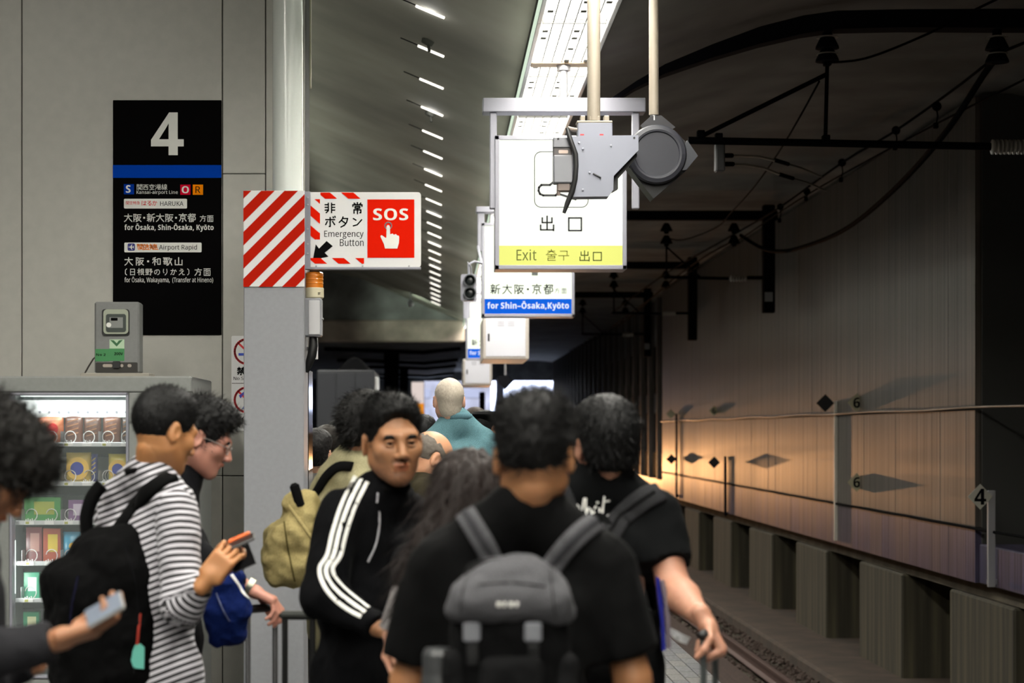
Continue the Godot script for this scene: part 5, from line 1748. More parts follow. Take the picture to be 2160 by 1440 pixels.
	# lamp on a rod by the second cabinet and a small box on a pole
	var lr := thing("hooded_lamp", "dark hooded fitting on a thin rod beyond the cabinets", "fitting", at(1066, 806, 36))
	st = mb()
	prism(st, PackedVector2Array([Vector2(-0.14, 0.12), Vector2(0.02, 0.14), Vector2(0.16, 0.03), Vector2(0.0, -0.14), Vector2(-0.13, -0.02)]), 0.16, Transform3D(Basis(), Vector3(0, 0, -0.08)))
	mk(st, "hood", M.dark_steel, lr)
	st = mb()
	tube(st, [Vector3(0, 0.12, 0), Vector3(0, 4.36 - lr.position.y, 0)], 0.02, 8)
	mk(st, "rod", M.galv, lr)
	var pb := thing("pole_box", "small dark box on a post past the white haired man", "box", at(1017, 850, 60))
	st = mb()
	cbox(st, Vector3(-0.09, -0.45, -0.1), Vector3(0.09, 0.35, 0.1), 0.02)
	mk(st, "box", M.black_steel, pb)
	st = mb()
	cbox(st, Vector3(-0.03, -pb.position.y, -0.03), Vector3(0.03, -0.45, 0.03), 0.006)
	mk(st, "post", M.black_steel, pb)
	train()

func train() -> void:
	var t := thing("train", "oncoming train with warm headlights far along the track", "train", Vector3(3.255, -1.08, -74))
	var body := mat(Color(0.70, 0.71, 0.73), 0.35, 0.3)
	var st := mb()
	var prof := PackedVector2Array([Vector2(-1.40, 0.55), Vector2(1.40, 0.55), Vector2(1.44, 1.6), Vector2(1.40, 2.8), Vector2(1.2, 3.35), Vector2(0.6, 3.58), Vector2(-0.6, 3.58), Vector2(-1.2, 3.35), Vector2(-1.40, 2.8), Vector2(-1.44, 1.6)])
	prism(st, prof, 24.0, Transform3D(Basis(), Vector3(0, 0, -24)))
	mk(st, "car_body", body, t)
	st = mb()
	prism(st, PackedVector2Array([Vector2(-1.2, 1.75), Vector2(1.2, 1.75), Vector2(1.15, 2.75), Vector2(0.9, 3.0), Vector2(-0.9, 3.0), Vector2(-1.15, 2.75)]), 0.02, Transform3D(Basis(), Vector3(0, 0, 0.001)))
	mk(st, "windscreen", mat(Color(0.03, 0.03, 0.04), 0.1), t)
	st = mb()
	cbox(st, Vector3(-1.3, 0.15, -0.3), Vector3(1.3, 0.6, 0.05), 0.05)
	mk(st, "skirt", M.dark_steel, t)
	st = mb()
	cbox(st, Vector3(-1.1, 0.0, -3.2), Vector3(1.1, 0.5, -0.8), 0.05)
	mk(st, "bogie", M.black_steel, t)
	for x in [-0.95, 0.95]:
		st = mb()
		lathe(st, [[0, 0.03], [0.10, 0.02], [0.11, 0.0], [0, 0]], Transform3D(Basis(Vector3.RIGHT, PI / 2), Vector3(x, 1.25, 0.02)), 20)
		mk(st, "headlight", glow(Color(1.0, 0.74, 0.42), 6.0), t)
		var l := SpotLight3D.new()
		l.name = "headlight_beam"
		l.light_color = Color(1.0, 0.72, 0.47)
		l.light_energy = 85.0
		l.light_size = 0.10
		l.spot_angle = 12.0
		l.spot_range = 140.0
		l.spot_attenuation = 2.0
		l.spot_angle_attenuation = 0.9
		l.shadow_enabled = true
		t.add_child(l, true)
		l.position = Vector3(x, 1.25, 0.12)
		l.rotation = Vector3(deg_to_rad(-2.2), PI + deg_to_rad(3.5), 0)

# ---------- soft shapes: distances to bones joined with a smooth minimum, meshed as surface nets ----------
class Field:
	var o: Vector3
	var h: float
	var nx: int
	var ny: int
	var nz: int
	var v: PackedFloat32Array
	func sample(p: Vector3) -> float:
		var q := (p - o) / h
		var x := int(floorf(q.x))
		var y := int(floorf(q.y))
		var z := int(floorf(q.z))
		if x < 0 or y < 0 or z < 0 or x >= nx - 1 or y >= ny - 1 or z >= nz - 1: return 0.5
		var fx := q.x - x
		var fy := q.y - y
		var fz := q.z - z
		var i := (z * ny + y) * nx + x
		var sy := nx
		var sz := nx * ny
		var a := lerpf(lerpf(v[i], v[i + 1], fx), lerpf(v[i + sy], v[i + sy + 1], fx), fy)
		var b := lerpf(lerpf(v[i + sz], v[i + sz + 1], fx), lerpf(v[i + sz + sy], v[i + sz + sy + 1], fx), fy)
		return lerpf(a, b, fz)
	func normal(p: Vector3) -> Vector3:
		var e := h * 1.2
		var n := Vector3(sample(p + Vector3(e, 0, 0)) - sample(p - Vector3(e, 0, 0)), sample(p + Vector3(0, e, 0)) - sample(p - Vector3(0, e, 0)), sample(p + Vector3(0, 0, e)) - sample(p - Vector3(0, 0, e)))
		return n.normalized() if n.length() > 1e-6 else Vector3.BACK

func reach(q: Array) -> AABB:
	match q[0]:
		"c":
			var a := AABB(q[1] - Vector3.ONE * q[2], Vector3.ONE * 2.0 * q[2])
			return a.merge(AABB(q[3] - Vector3.ONE * q[4], Vector3.ONE * 2.0 * q[4]))
		"e", "-e":
			var m := maxf(q[2].x, maxf(q[2].y, q[2].z)) if q.size() > 3 and q[3] != Basis() else 0.0
			var r: Vector3 = Vector3.ONE * m if m > 0.0 else q[2]
			return AABB(q[1] - r, r * 2.0)
		"b":
			var r2: Vector3 = Vector3.ONE * q[2].length()
			return AABB(q[1] - r2, r2 * 2.0)
	return AABB()

# prims: ["c", a, ra, b, rb, k]  ["e" or "-e", centre, radii, basis, k]  ["b", centre, half, round, basis, k]  ["cut", point, normal, radius]
func field(prims: Array, h: float, noise: FastNoiseLite = null, amp := 0.0, stretch := Vector3.ONE) -> Field:
	var f := Field.new()
	var bb := AABB()
	var first := true
	for q in prims:
		if q[0] in ["c", "e", "b"]:
			bb = reach(q) if first else bb.merge(reach(q))
			first = false
	bb = bb.grow(h * 2.5 + absf(amp) + 0.01)
	f.o = bb.position
	f.h = h
	f.nx = int(bb.size.x / h) + 2
	f.ny = int(bb.size.y / h) + 2
	f.nz = int(bb.size.z / h) + 2
	var nx := f.nx
	var ny := f.ny
	var nz := f.nz
	var v := PackedFloat32Array()
	v.resize(nx * ny * nz)
	v.fill(0.5)
	for q in prims:
		var kind: String = q[0]
		if kind == "cut": continue
		var k: float = q[q.size() - 1]
		var r := reach(q).grow(h * 3.0 + k + absf(amp))
		var x0 := maxi(0, int((r.position.x - f.o.x) / h))
		var y0 := maxi(0, int((r.position.y - f.o.y) / h))
		var z0 := maxi(0, int((r.position.z - f.o.z) / h))
		var x1 := mini(nx - 1, int((r.end.x - f.o.x) / h) + 1)
		var y1 := mini(ny - 1, int((r.end.y - f.o.y) / h) + 1)
		var z1 := mini(nz - 1, int((r.end.z - f.o.z) / h) + 1)
		if kind == "c":
			var a: Vector3 = q[1]
			var ba: Vector3 = q[3] - a
			var ra: float = q[2]
			var dr: float = q[4] - ra
			var inv := 1.0 / maxf(ba.length_squared(), 1e-9)
			for z in range(z0, z1 + 1):
				var pz := f.o.z + z * h - a.z
				for y in range(y0, y1 + 1):
					var py := f.o.y + y * h - a.y
					var i := (z * ny + y) * nx + x0
					var px := f.o.x + x0 * h - a.x
					var base := py * ba.y + pz * ba.z
					for x in range(x0, x1 + 1):
						var t := clampf((px * ba.x + base) * inv, 0.0, 1.0)
						var qx := px - ba.x * t
						var qy := py - ba.y * t
						var qz := pz - ba.z * t
						var d := sqrt(qx * qx + qy * qy + qz * qz) - ra - dr * t
						var c := v[i]
						var g := k - absf(c - d)
						v[i] = minf(c, d) - (g * g / k * 0.25 if g > 0.0 else 0.0)
						i += 1
						px += h
		else:
			var cen: Vector3 = q[1]
			var rad: Vector3 = q[2]
			var isb := kind == "b"
			var bs: Basis = (q[4] if isb else q[3])
			var inv := bs.transposed()
			var rnd: float = q[3] if isb else 0.0
			var hb := rad - Vector3.ONE * rnd
			var minus := kind == "-e"
			for z in range(z0, z1 + 1):
				for y in range(y0, y1 + 1):
					var i := (z * ny + y) * nx + x0
					for x in range(x0, x1 + 1):
						var p := inv * (f.o + Vector3(x, y, z) * h - cen)
						var d: float
						if isb:
							var w := p.abs() - hb
							var m := w.max(Vector3.ZERO)
							d = m.length() + minf(maxf(w.x, maxf(w.y, w.z)), 0.0) - rnd
						else:
							var e := p / rad
							var k0 := e.length()
							var k1 := (e / rad).length()
							d = k0 * (k0 - 1.0) / maxf(k1, 1e-6)
						var c := v[i]
						if minus:
							d = -d
							var g := k - absf(c - d)
							v[i] = maxf(c, d) + (g * g / k * 0.25 if g > 0.0 else 0.0)
						else:
							var g := k - absf(c - d)
							v[i] = minf(c, d) - (g * g / k * 0.25 if g > 0.0 else 0.0)
						i += 1
	for q in prims:
		if q[0] != "cut": continue
		var c: Vector3 = q[1]
		var n: Vector3 = q[2]
		var r: float = q[3]
		for z in range(maxi(0, int((c.z - r - f.o.z) / h)), mini(nz, int((c.z + r - f.o.z) / h) + 1)):
			for y in range(maxi(0, int((c.y - r - f.o.y) / h)), mini(ny, int((c.y + r - f.o.y) / h) + 1)):
				for x in range(maxi(0, int((c.x - r - f.o.x) / h)), mini(nx, int((c.x + r - f.o.x) / h) + 1)):
					var p := f.o + Vector3(x, y, z) * h - c
					if p.length() < r:
						var i := (z * ny + y) * nx + x
						v[i] = maxf(v[i], p.dot(n))
	if noise:
		var lim := absf(amp) + h * 3.0
		for z in nz:
			for y in ny:
				var i := (z * ny + y) * nx
				for x in nx:
					var c := v[i]
					if c < lim and c > -lim:
						var p := (f.o + Vector3(x, y, z) * h) * stretch
						v[i] = c + amp * noise.get_noise_3dv(p)
					i += 1
	f.v = v
	return f

func bag_of() -> Dictionary:
	return {"v": PackedVector3Array(), "n": PackedVector3Array(), "c": PackedColorArray(), "uv": PackedVector2Array(), "i": PackedInt32Array()}

func net(f: Field, into: Dictionary, xf := Transform3D(), colour = Color.WHITE, uvf = null) -> void:
	var nx := f.nx
	var ny := f.ny
	var nz := f.nz
	var v := f.v
	var h := f.h
	var sy := nx
	var sz := nx * ny
	var lim := h * 3.5
	var id := PackedInt32Array()
	id.resize(v.size())
	id.fill(-1)
	var vs: PackedVector3Array = into.v
	var ns: PackedVector3Array = into.n
	var cs: PackedColorArray = into.c
	var us: PackedVector2Array = into.uv
	var ix: PackedInt32Array = into.i
	var ea := [0, 2, 4, 6, 0, 1, 4, 5, 0, 1, 2, 3]
	var eb := [1, 3, 5, 7, 2, 3, 6, 7, 4, 5, 6, 7]
	var cv := PackedFloat32Array()
	cv.resize(8)
	var call_c := colour is Callable
	for z in nz - 1:
		for y in ny - 1:
			var i := (z * ny + y) * nx
			for x in nx - 1:
				var a := v[i]
				if a > lim or a < -lim:
					i += 1
					continue
				cv[0] = a
				cv[1] = v[i + 1]
				cv[2] = v[i + sy]
				cv[3] = v[i + sy + 1]
				cv[4] = v[i + sz]
				cv[5] = v[i + sz + 1]
				cv[6] = v[i + sz + sy]
				cv[7] = v[i + sz + sy + 1]
				var mask := 0
				for k in 8:
					if cv[k] < 0.0: mask += 1
				if mask == 0 or mask == 8:
					i += 1
					continue
				var sum := Vector3.ZERO
				var n := 0
				for e in 12:
					var p: int = ea[e]
					var q: int = eb[e]
					var va := cv[p]
					var vb := cv[q]
					if (va < 0.0) != (vb < 0.0):
						var t := va / (va - vb)
						sum += Vector3(p & 1, (p >> 1) & 1, p >> 2).lerp(Vector3(q & 1, (q >> 1) & 1, q >> 2), t)
						n += 1
				var loc := f.o + (Vector3(x, y, z) + sum / n) * h
				var nor := Vector3(cv[1] + cv[3] + cv[5] + cv[7] - cv[0] - cv[2] - cv[4] - cv[6], cv[2] + cv[3] + cv[6] + cv[7] - cv[0] - cv[1] - cv[4] - cv[5], cv[4] + cv[5] + cv[6] + cv[7] - cv[0] - cv[1] - cv[2] - cv[3]).normalized()
				id[i] = vs.size()
				vs.append(xf * loc)
				ns.append((xf.basis * nor).normalized())
				cs.append(colour.call(loc) if call_c else colour)
				us.append(uvf.call(loc) if uvf else Vector2(loc.x, loc.y))
				i += 1
	for z in range(1, nz - 1):
		for y in range(1, ny - 1):
			var i := (z * ny + y) * nx + 1
			for x in range(1, nx - 1):
				var a := v[i]
				if a > lim or a < -lim:
					i += 1
					continue
				var s := a < 0.0
				if s != (v[i + 1] < 0.0): _q(ix, id, i, sy, sz, s)
				if s != (v[i + sy] < 0.0): _q(ix, id, i, sz, 1, s)
				if s != (v[i + sz] < 0.0): _q(ix, id, i, 1, sy, s)
				i += 1
	into.v = vs
	into.n = ns
	into.c = cs
	into.uv = us
	into.i = ix

func _q(ix: PackedInt32Array, id: PackedInt32Array, i: int, u: int, w: int, s: bool) -> void:
	var a := id[i - u - w]
	var b := id[i - w]
	var c := id[i]
	var d := id[i - u]
	if a < 0 or b < 0 or c < 0 or d < 0: return
	if s:
		ix.append(a); ix.append(c); ix.append(b); ix.append(a); ix.append(d); ix.append(c)
	else:
		ix.append(a); ix.append(b); ix.append(c); ix.append(a); ix.append(c); ix.append(d)

func mesh_of(b: Dictionary) -> ArrayMesh:
	var arr := []
	arr.resize(Mesh.ARRAY_MAX)
	arr[Mesh.ARRAY_VERTEX] = b.v
	arr[Mesh.ARRAY_NORMAL] = b.n
	arr[Mesh.ARRAY_COLOR] = b.c
	arr[Mesh.ARRAY_TEX_UV] = b.uv
	arr[Mesh.ARRAY_INDEX] = b.i
	var m := ArrayMesh.new()
	m.add_surface_from_arrays(Mesh.PRIMITIVE_TRIANGLES, arr)
	return m

func soft(called: String, f: Field, m: Material, parent: Node, uvf = null, colour = Color.WHITE) -> MeshInstance3D:
	var b := bag_of()
	net(f, b, Transform3D(), colour, uvf)
	return hold(called, mesh_of(b), m, parent)

func rnoise(freq: float, sd: int, oct := 2) -> FastNoiseLite:
	var n := FastNoiseLite.new()
	n.seed = sd
	n.frequency = freq
	n.fractal_octaves = oct
	return n

# hair as thin tapering blades growing from the vertices of a hair shape
func strands(b: Dictionary, into: SurfaceTool, count: int, length: float, flow: Vector3, lift: float, sd: int, width := 0.0016, curl := 0.0) -> void:
	var rng := RandomNumberGenerator.new()
	rng.seed = sd
	var vs: PackedVector3Array = b.v
	var ns: PackedVector3Array = b.n
	for k in count:
		var j := rng.randi() % vs.size()
		var n := ns[j]
		var p := vs[j] - n * 0.004
		var dir := (n * lift + flow + Vector3(rng.randfn(), rng.randfn(), rng.randfn()) * 0.35).normalized()
		dir = (dir - n * minf(dir.dot(n), 0.0)).normalized()
		var side := dir.cross(n).normalized() * width
		var L := length * rng.randf_range(0.5, 1.3)
		var bend := Vector3(rng.randfn(), rng.randfn(), rng.randfn()) * curl
		var mid := p + dir * L * 0.5 + bend * L
		var tip := p + dir * L + flow * L * 0.3
		tri(into, p - side, p + side, mid + side * 0.7)
		tri(into, p - side, mid + side * 0.7, mid - side * 0.7)
		tri(into, mid - side * 0.7, mid + side * 0.7, tip)

# a ribbon lying on a soft surface where sight lines from the eye meet it
func cast(f: Field, root: Vector3, px: float, py: float, d0: float, fallback: float) -> Vector3:
	var dir := at(px, py, 1.0) - Vector3(0, EYE, 0)
	var eye := Vector3(0, EYE, 0) - root
	var d := d0
	while d < fallback + 0.4:
		if f.sample(eye + dir * d) < 0.0: return eye + dir * (d - 0.002)
		d += 0.004
	return eye + dir * fallback

func smooth_px(pts: Array, n: int) -> Array:
	var c := Curve2D.new()
	for i in pts.size():
		var p := Vector2(pts[i][0], pts[i][1])
		var a: Array = pts[maxi(i - 1, 0)]
		var b: Array = pts[mini(i + 1, pts.size() - 1)]
		var t := Vector2(b[0] - a[0], b[1] - a[1]) / 6.0
		c.add_point(p, -t, t)
	var out := []
	for i in n + 1: out.append(c.sample_baked(c.get_baked_length() * i / n))
	return out

func ribbon(called: String, parent: Node, pos: Array, nor: Array, w: float, thick: float, m: Material) -> MeshInstance3D:
	var st := mb()
	var n := pos.size()
	var ring := []
	for i in n:
		var t: Vector3 = (pos[mini(i + 1, n - 1)] - pos[maxi(i - 1, 0)]).normalized()
		var s: Vector3 = t.cross(nor[i]).normalized() * w * 0.5
		var up: Vector3 = s.cross(t).normalized() * thick
		if up.dot(nor[i]) < 0: up = -up
		ring.append([pos[i] - s - up * 0.5, pos[i] + s - up * 0.5, pos[i] + s + up * 0.6, pos[i] + s * 0.8 + up, pos[i] - s * 0.8 + up, pos[i] - s + up * 0.6])
	st.set_smooth_group(1)
	for i in n - 1:
		for k in 6:
			var k2 := (k + 1) % 6
			quad(st, ring[i][k], ring[i][k2], ring[i + 1][k2], ring[i + 1][k])
	st.set_smooth_group(-1)
	for k in range(1, 5):
		tri(st, ring[0][0], ring[0][k + 1], ring[0][k])
		tri(st, ring[n - 1][0], ring[n - 1][k], ring[n - 1][k + 1])
	return mk(st, called, m, parent)

func drape(called: String, parent: Node3D, f: Field, pts: Array, d0: float, fall: float, w: float, thick: float, m: Material, n := 20, before := [], after := []) -> MeshInstance3D:
	var pos := []
	var nor := []
	for p in before:
		pos.append(p - parent.position)
		nor.append(Vector3(0, 0.8, 0.6))
	for p in smooth_px(pts, n):
		var q := cast(f, parent.position, p.x, p.y, d0, fall)
		pos.append(q)
		nor.append(f.normal(q))
	for p in after:
		pos.append(p - parent.position)
		nor.append(Vector3(0, 0, 1))
	# even out the normals along the way
	var sm := []
	for i in nor.size():
		var s := Vector3.ZERO
		for j in range(maxi(0, i - 2), mini(nor.size(), i + 3)): s += nor[j]
		sm.append(s.normalized())
	return ribbon(called, parent, pos, sm, w, thick, m)

var head_field: Field
var head_bag: Dictionary

func skin_mat(c: Color) -> StandardMaterial3D:
	var m := mat(c, 0.55)
	m.vertex_color_use_as_albedo = true
	m.subsurf_scatter_enabled = true
	m.subsurf_scatter_strength = 0.08
	return m

func cloth(c: Color, weave := true) -> StandardMaterial3D:
	var m := mat(c, 0.85)
	m.rim_enabled = true
	m.rim = 0.06
	m.metallic_specular = 0.2
	if weave:
		m.albedo_texture = M.rough_noise
		m.uv1_triplanar = true
		m.uv1_scale = Vector3(9, 9, 9)
	return m

func hair_mat(c: Color) -> StandardMaterial3D:
	var m := mat(c, 0.62)
	m.metallic_specular = 0.35
	return m

# the head, made once in its own axes: origin between the ears, face towards -z
func head_shape() -> void:
	var E := Basis()
	var prims := [
		["e", Vector3(0, 0.035, 0.014), Vector3(0.077, 0.088, 0.098), E, 0.02],
		["e", Vector3(0, -0.032, -0.026), Vector3(0.063, 0.084, 0.070), E, 0.035],
		["c", Vector3(-0.050, -0.052, 0.0), 0.022, Vector3(-0.012, -0.098, -0.068), 0.020, 0.03],
		["c", Vector3(0.050, -0.052, 0.0), 0.022, Vector3(0.012, -0.098, -0.068), 0.020, 0.03],
		["e", Vector3(-0.044, -0.020, -0.060), Vector3(0.024, 0.022, 0.022), E, 0.025],
		["e", Vector3(0.044, -0.020, -0.060), Vector3(0.024, 0.022, 0.022), E, 0.025],
		["c", Vector3(-0.042, 0.024, -0.076), 0.013, Vector3(-0.008, 0.020, -0.088), 0.012, 0.02],
		["c", Vector3(0.042, 0.024, -0.076), 0.013, Vector3(0.008, 0.020, -0.088), 0.012, 0.02],
		["-e", Vector3(-0.031, 0.002, -0.103), Vector3(0.021, 0.015, 0.022), E, 0.012],
		["-e", Vector3(0.031, 0.002, -0.103), Vector3(0.021, 0.015, 0.022), E, 0.012],
		["c", Vector3(0, 0.014, -0.090), 0.008, Vector3(0, -0.032, -0.112), 0.0125, 0.014],
		["e", Vector3(-0.012, -0.037, -0.101), Vector3(0.009, 0.008, 0.011), E, 0.008],
		["e", Vector3(0.012, -0.037, -0.101), Vector3(0.009, 0.008, 0.011), E, 0.008],
		["c", Vector3(-0.019, -0.062, -0.089), 0.0055, Vector3(0, -0.060, -0.098), 0.007, 0.008],
		["c", Vector3(0.019, -0.062, -0.089), 0.0055, Vector3(0, -0.060, -0.098), 0.007, 0.008],
		["c", Vector3(-0.015, -0.072, -0.088), 0.006, Vector3(0.015, -0.072, -0.088), 0.006, 0.008],
		["-e", Vector3(0, -0.0665, -0.106), Vector3(0.021, 0.0014, 0.010), E, 0.003],
		["e", Vector3(-0.081, -0.004, 0.014), Vector3(0.0085, 0.033, 0.020), Basis(Vector3.UP, 0.35), 0.008],
		["e", Vector3(0.081, -0.004, 0.014), Vector3(0.0085, 0.033, 0.020), Basis(Vector3.UP, -0.35), 0.008],
		["-e", Vector3(-0.094, 0.0, 0.008), Vector3(0.010, 0.018, 0.010), E, 0.006],
		["-e", Vector3(0.094, 0.0, 0.008), Vector3(0.010, 0.018, 0.010), E, 0.006],
		["c", Vector3(0, -0.036, 0.026), 0.052, Vector3(0, -0.056, 0.026), 0.047, 0.03],
	]
	head_field = field(prims, 0.0042)
	head_bag = bag_of()
	net(head_field, head_bag)

func add_head(into: Dictionary, xf: Transform3D, stubble: float) -> void:
	var base: int = into.v.size()
	var hv: PackedVector3Array = head_bag.v
	var hn: PackedVector3Array = head_bag.n
	var hi: PackedInt32Array = head_bag.i
	var v: PackedVector3Array = into.v
	var n: PackedVector3Array = into.n
	var c: PackedColorArray = into.c
	var u: PackedVector2Array = into.uv
	var ix: PackedInt32Array = into.i
	var nb := xf.basis.orthonormalized()
	for k in hv.size():
		var p := hv[k]
		v.append(xf * p)
		n.append(nb * hn[k])
		var col := Color.WHITE
		var lips := absf(p.y + 0.066) < 0.011 and absf(p.x) < 0.022 and p.z < -0.085
		if lips: col = Color(0.86, 0.62, 0.60)
		elif stubble > 0.0 and p.z < -0.01 and p.y < -0.035 and p.y > -0.125:
			var under := absf(p.y + 0.050) < 0.008 and absf(p.x) < 0.03 and p.z < -0.08
			var jaw := clampf((-0.045 - p.y) / 0.03, 0.0, 1.0) if absf(p.x) > 0.028 or p.y < -0.078 else 0.25
			var a := stubble * (1.0 if under else jaw)
			a *= 0.55 + 0.45 * absf(sin(p.x * 9100.0 + p.y * 7300.0))
			col = Color(1, 1, 1).lerp(Color(0.26, 0.21, 0.19), a)
		c.append(col)
		u.append(Vector2.ZERO)
	for k in hi: ix.append(base + k)
	into.v = v
	into.n = n
	into.c = c
	into.uv = u
	into.i = ix

# hair shapes in head axes
func hair_prims(style: String) -> Array:
	var E := Basis()
	var face := ["-e", Vector3(0, -0.046, -0.116), Vector3(0.090, 0.134, 0.088), E, 0.025]
	var ears := [["-e", Vector3(-0.092, -0.012, 0.012), Vector3(0.030, 0.046, 0.032), E, 0.008], ["-e", Vector3(0.092, -0.012, 0.012), Vector3(0.030, 0.046, 0.032), E, 0.008]]
	var nape := ["-e", Vector3(0, -0.150, 0.06), Vector3(0.14, 0.062, 0.11), E, 0.015]
	match style:
		"fade":
			return [["e", Vector3(0, 0.036, 0.018), Vector3(0.081, 0.091, 0.100), E, 0.02], ["e", Vector3(0, 0.088, 0.004), Vector3(0.083, 0.062, 0.100), E, 0.03], face, nape] + ears
		"short":
			return [["e", Vector3(0, 0.040, 0.018), Vector3(0.085, 0.096, 0.104), E, 0.02], ["e", Vector3(0, 0.085, 0.0), Vector3(0.076, 0.060, 0.094), E, 0.03], face, nape] + ears
		"full":
			return [["e", Vector3(0, 0.040, 0.022), Vector3(0.090, 0.103, 0.110), E, 0.02], ["e", Vector3(0, 0.085, -0.01), Vector3(0.086, 0.066, 0.104), E, 0.03], ["e", Vector3(0, -0.018, 0.062), Vector3(0.076, 0.052, 0.042), E, 0.03], face, nape] + ears
		"curly":
			return [["e", Vector3(0, 0.050, 0.020), Vector3(0.103, 0.110, 0.122), E, 0.02], ["e", Vector3(0, 0.07, -0.045), Vector3(0.090, 0.075, 0.085), E, 0.03], ["-e", Vector3(0, -0.085, -0.120), Vector3(0.095, 0.128, 0.080), E, 0.012], ["-e", Vector3(0, -0.160, 0.06), Vector3(0.14, 0.062, 0.11), E, 0.015]]
		"crop":
			return [["e", Vector3(0, 0.037, 0.018), Vector3(0.0795, 0.0895, 0.099), E, 0.02], ["-e", Vector3(0, -0.060, -0.112), Vector3(0.090, 0.132, 0.092), E, 0.008], ["e", Vector3(0, -0.040, 0.036), Vector3(0.060, 0.058, 0.052), E, 0.03], ["-e", Vector3(0, -0.185, 0.06), Vector3(0.14, 0.062, 0.11), E, 0.015]] + ears
		"fringe":
			return [["e", Vector3(0, 0.030, 0.022), Vector3(0.0815, 0.080, 0.098), E, 0.02], ["-e", Vector3(0, 0.130, -0.045), Vector3(0.066, 0.075, 0.100), E, 0.01], ["-e", Vector3(0, -0.060, -0.112), Vector3(0.095, 0.160, 0.10), E, 0.01], nape] + ears
	return []

func hand(W: Vector3, D: Vector3, N: Vector3, side: float, curls: Array, thumb: Array, into: Dictionary, sc := 1.0, spread := 1.0) -> void:
	D = D.normalized()
	N = (N - D * N.dot(D)).normalized()
	var T := N.cross(D) * side
	var B := Basis(T, D, N)
	var prims := [["b", W + D * 0.048 * sc, Vector3(0.040, 0.046, 0.0145) * sc, 0.013 * sc, B, 0.012], ["c", W - D * 0.03, 0.025 * sc, W + D * 0.015, 0.024 * sc, 0.02]]
	var bases := [0.0295, 0.0100, -0.0095, -0.0280]
	var lens := [0.041, 0.046, 0.043, 0.034]
	for f in 4:
		var p: Vector3 = W + (D * (0.090 - 0.004 * absf(f - 1.2)) + T * bases[f]) * sc
		var a := 0.0
		var r := [0.0092, 0.0086, 0.0080, 0.0068] if f < 3 else [0.0082, 0.0076, 0.0070, 0.0060]
		var fan: float = (1.2 - f) * 0.07 * spread
		for k in 3:
			a += curls[f][k]
			var dir := (D * cos(a) + N * sin(a) + T * fan).normalized()
			var q: Vector3 = p + dir * lens[f] * [1.0, 0.62, 0.50][k] * sc
			prims.append(["c", p, r[k] * sc, q, r[k + 1] * sc, 0.004])
			p = q
	var tp := W + (D * 0.022 + T * 0.030 + N * 0.004) * sc
	for k in 3:
		var v: Vector3 = thumb[k]
		var dir := (D * v.x + T * v.y + N * v.z).normalized()
		var q: Vector3 = tp + dir * [0.040, 0.032, 0.026][k] * sc
		prims.append(["c", tp, [0.0135, 0.0108, 0.0098][k] * sc, q, [0.0108, 0.0098, 0.0078][k] * sc, 0.006])
		tp = q
	net(field(prims, 0.0036), into)

# basis of a head looking along dir, leaning
func looking(dir: Vector3, roll := 0.0) -> Basis:
	var z := -dir.normalized()
	var x := Vector3.UP.cross(z).normalized()
	return Basis(x, z.cross(x), z) * Basis(Vector3.BACK, roll)

func torso(J: Dictionary, g: float, girth := 1.0) -> Array:
	var up: Vector3 = (J.N - J.P).normalized()
	var right: Vector3 = (J.SR - J.SL)
	var sw := right.length()
	right = (right - up * right.dot(up)).normalized()
	var bs := Basis(right, up, right.cross(up))
	var cm: Vector3 = (J.SL + J.SR) * 0.5 - up * 0.17
	var mid: Vector3 = cm.lerp(J.P, 0.6)
	return [
		["c", J.N - up * (0.004 if g > 0.0 else 0.05), (0.054 if g > 0.0 else 0.050) + g, J.SL.lerp(J.N, 0.16), 0.060 + g, 0.05],
		["c", J.N - up * (0.004 if g > 0.0 else 0.05), (0.054 if g > 0.0 else 0.050) + g, J.SR.lerp(J.N, 0.16), 0.060 + g, 0.05],
		["b", cm, Vector3(sw * 0.5 - 0.005 + g, 0.17, 0.092 * girth + g), 0.085, bs, 0.06],
		["b", mid, Vector3(0.142 * girth + g, 0.19, 0.088 * girth + g), 0.085, bs, 0.06],
		["b", J.P, Vector3(0.150 * girth + g, 0.12, 0.095 * girth + g), 0.085, bs, 0.06],
	]

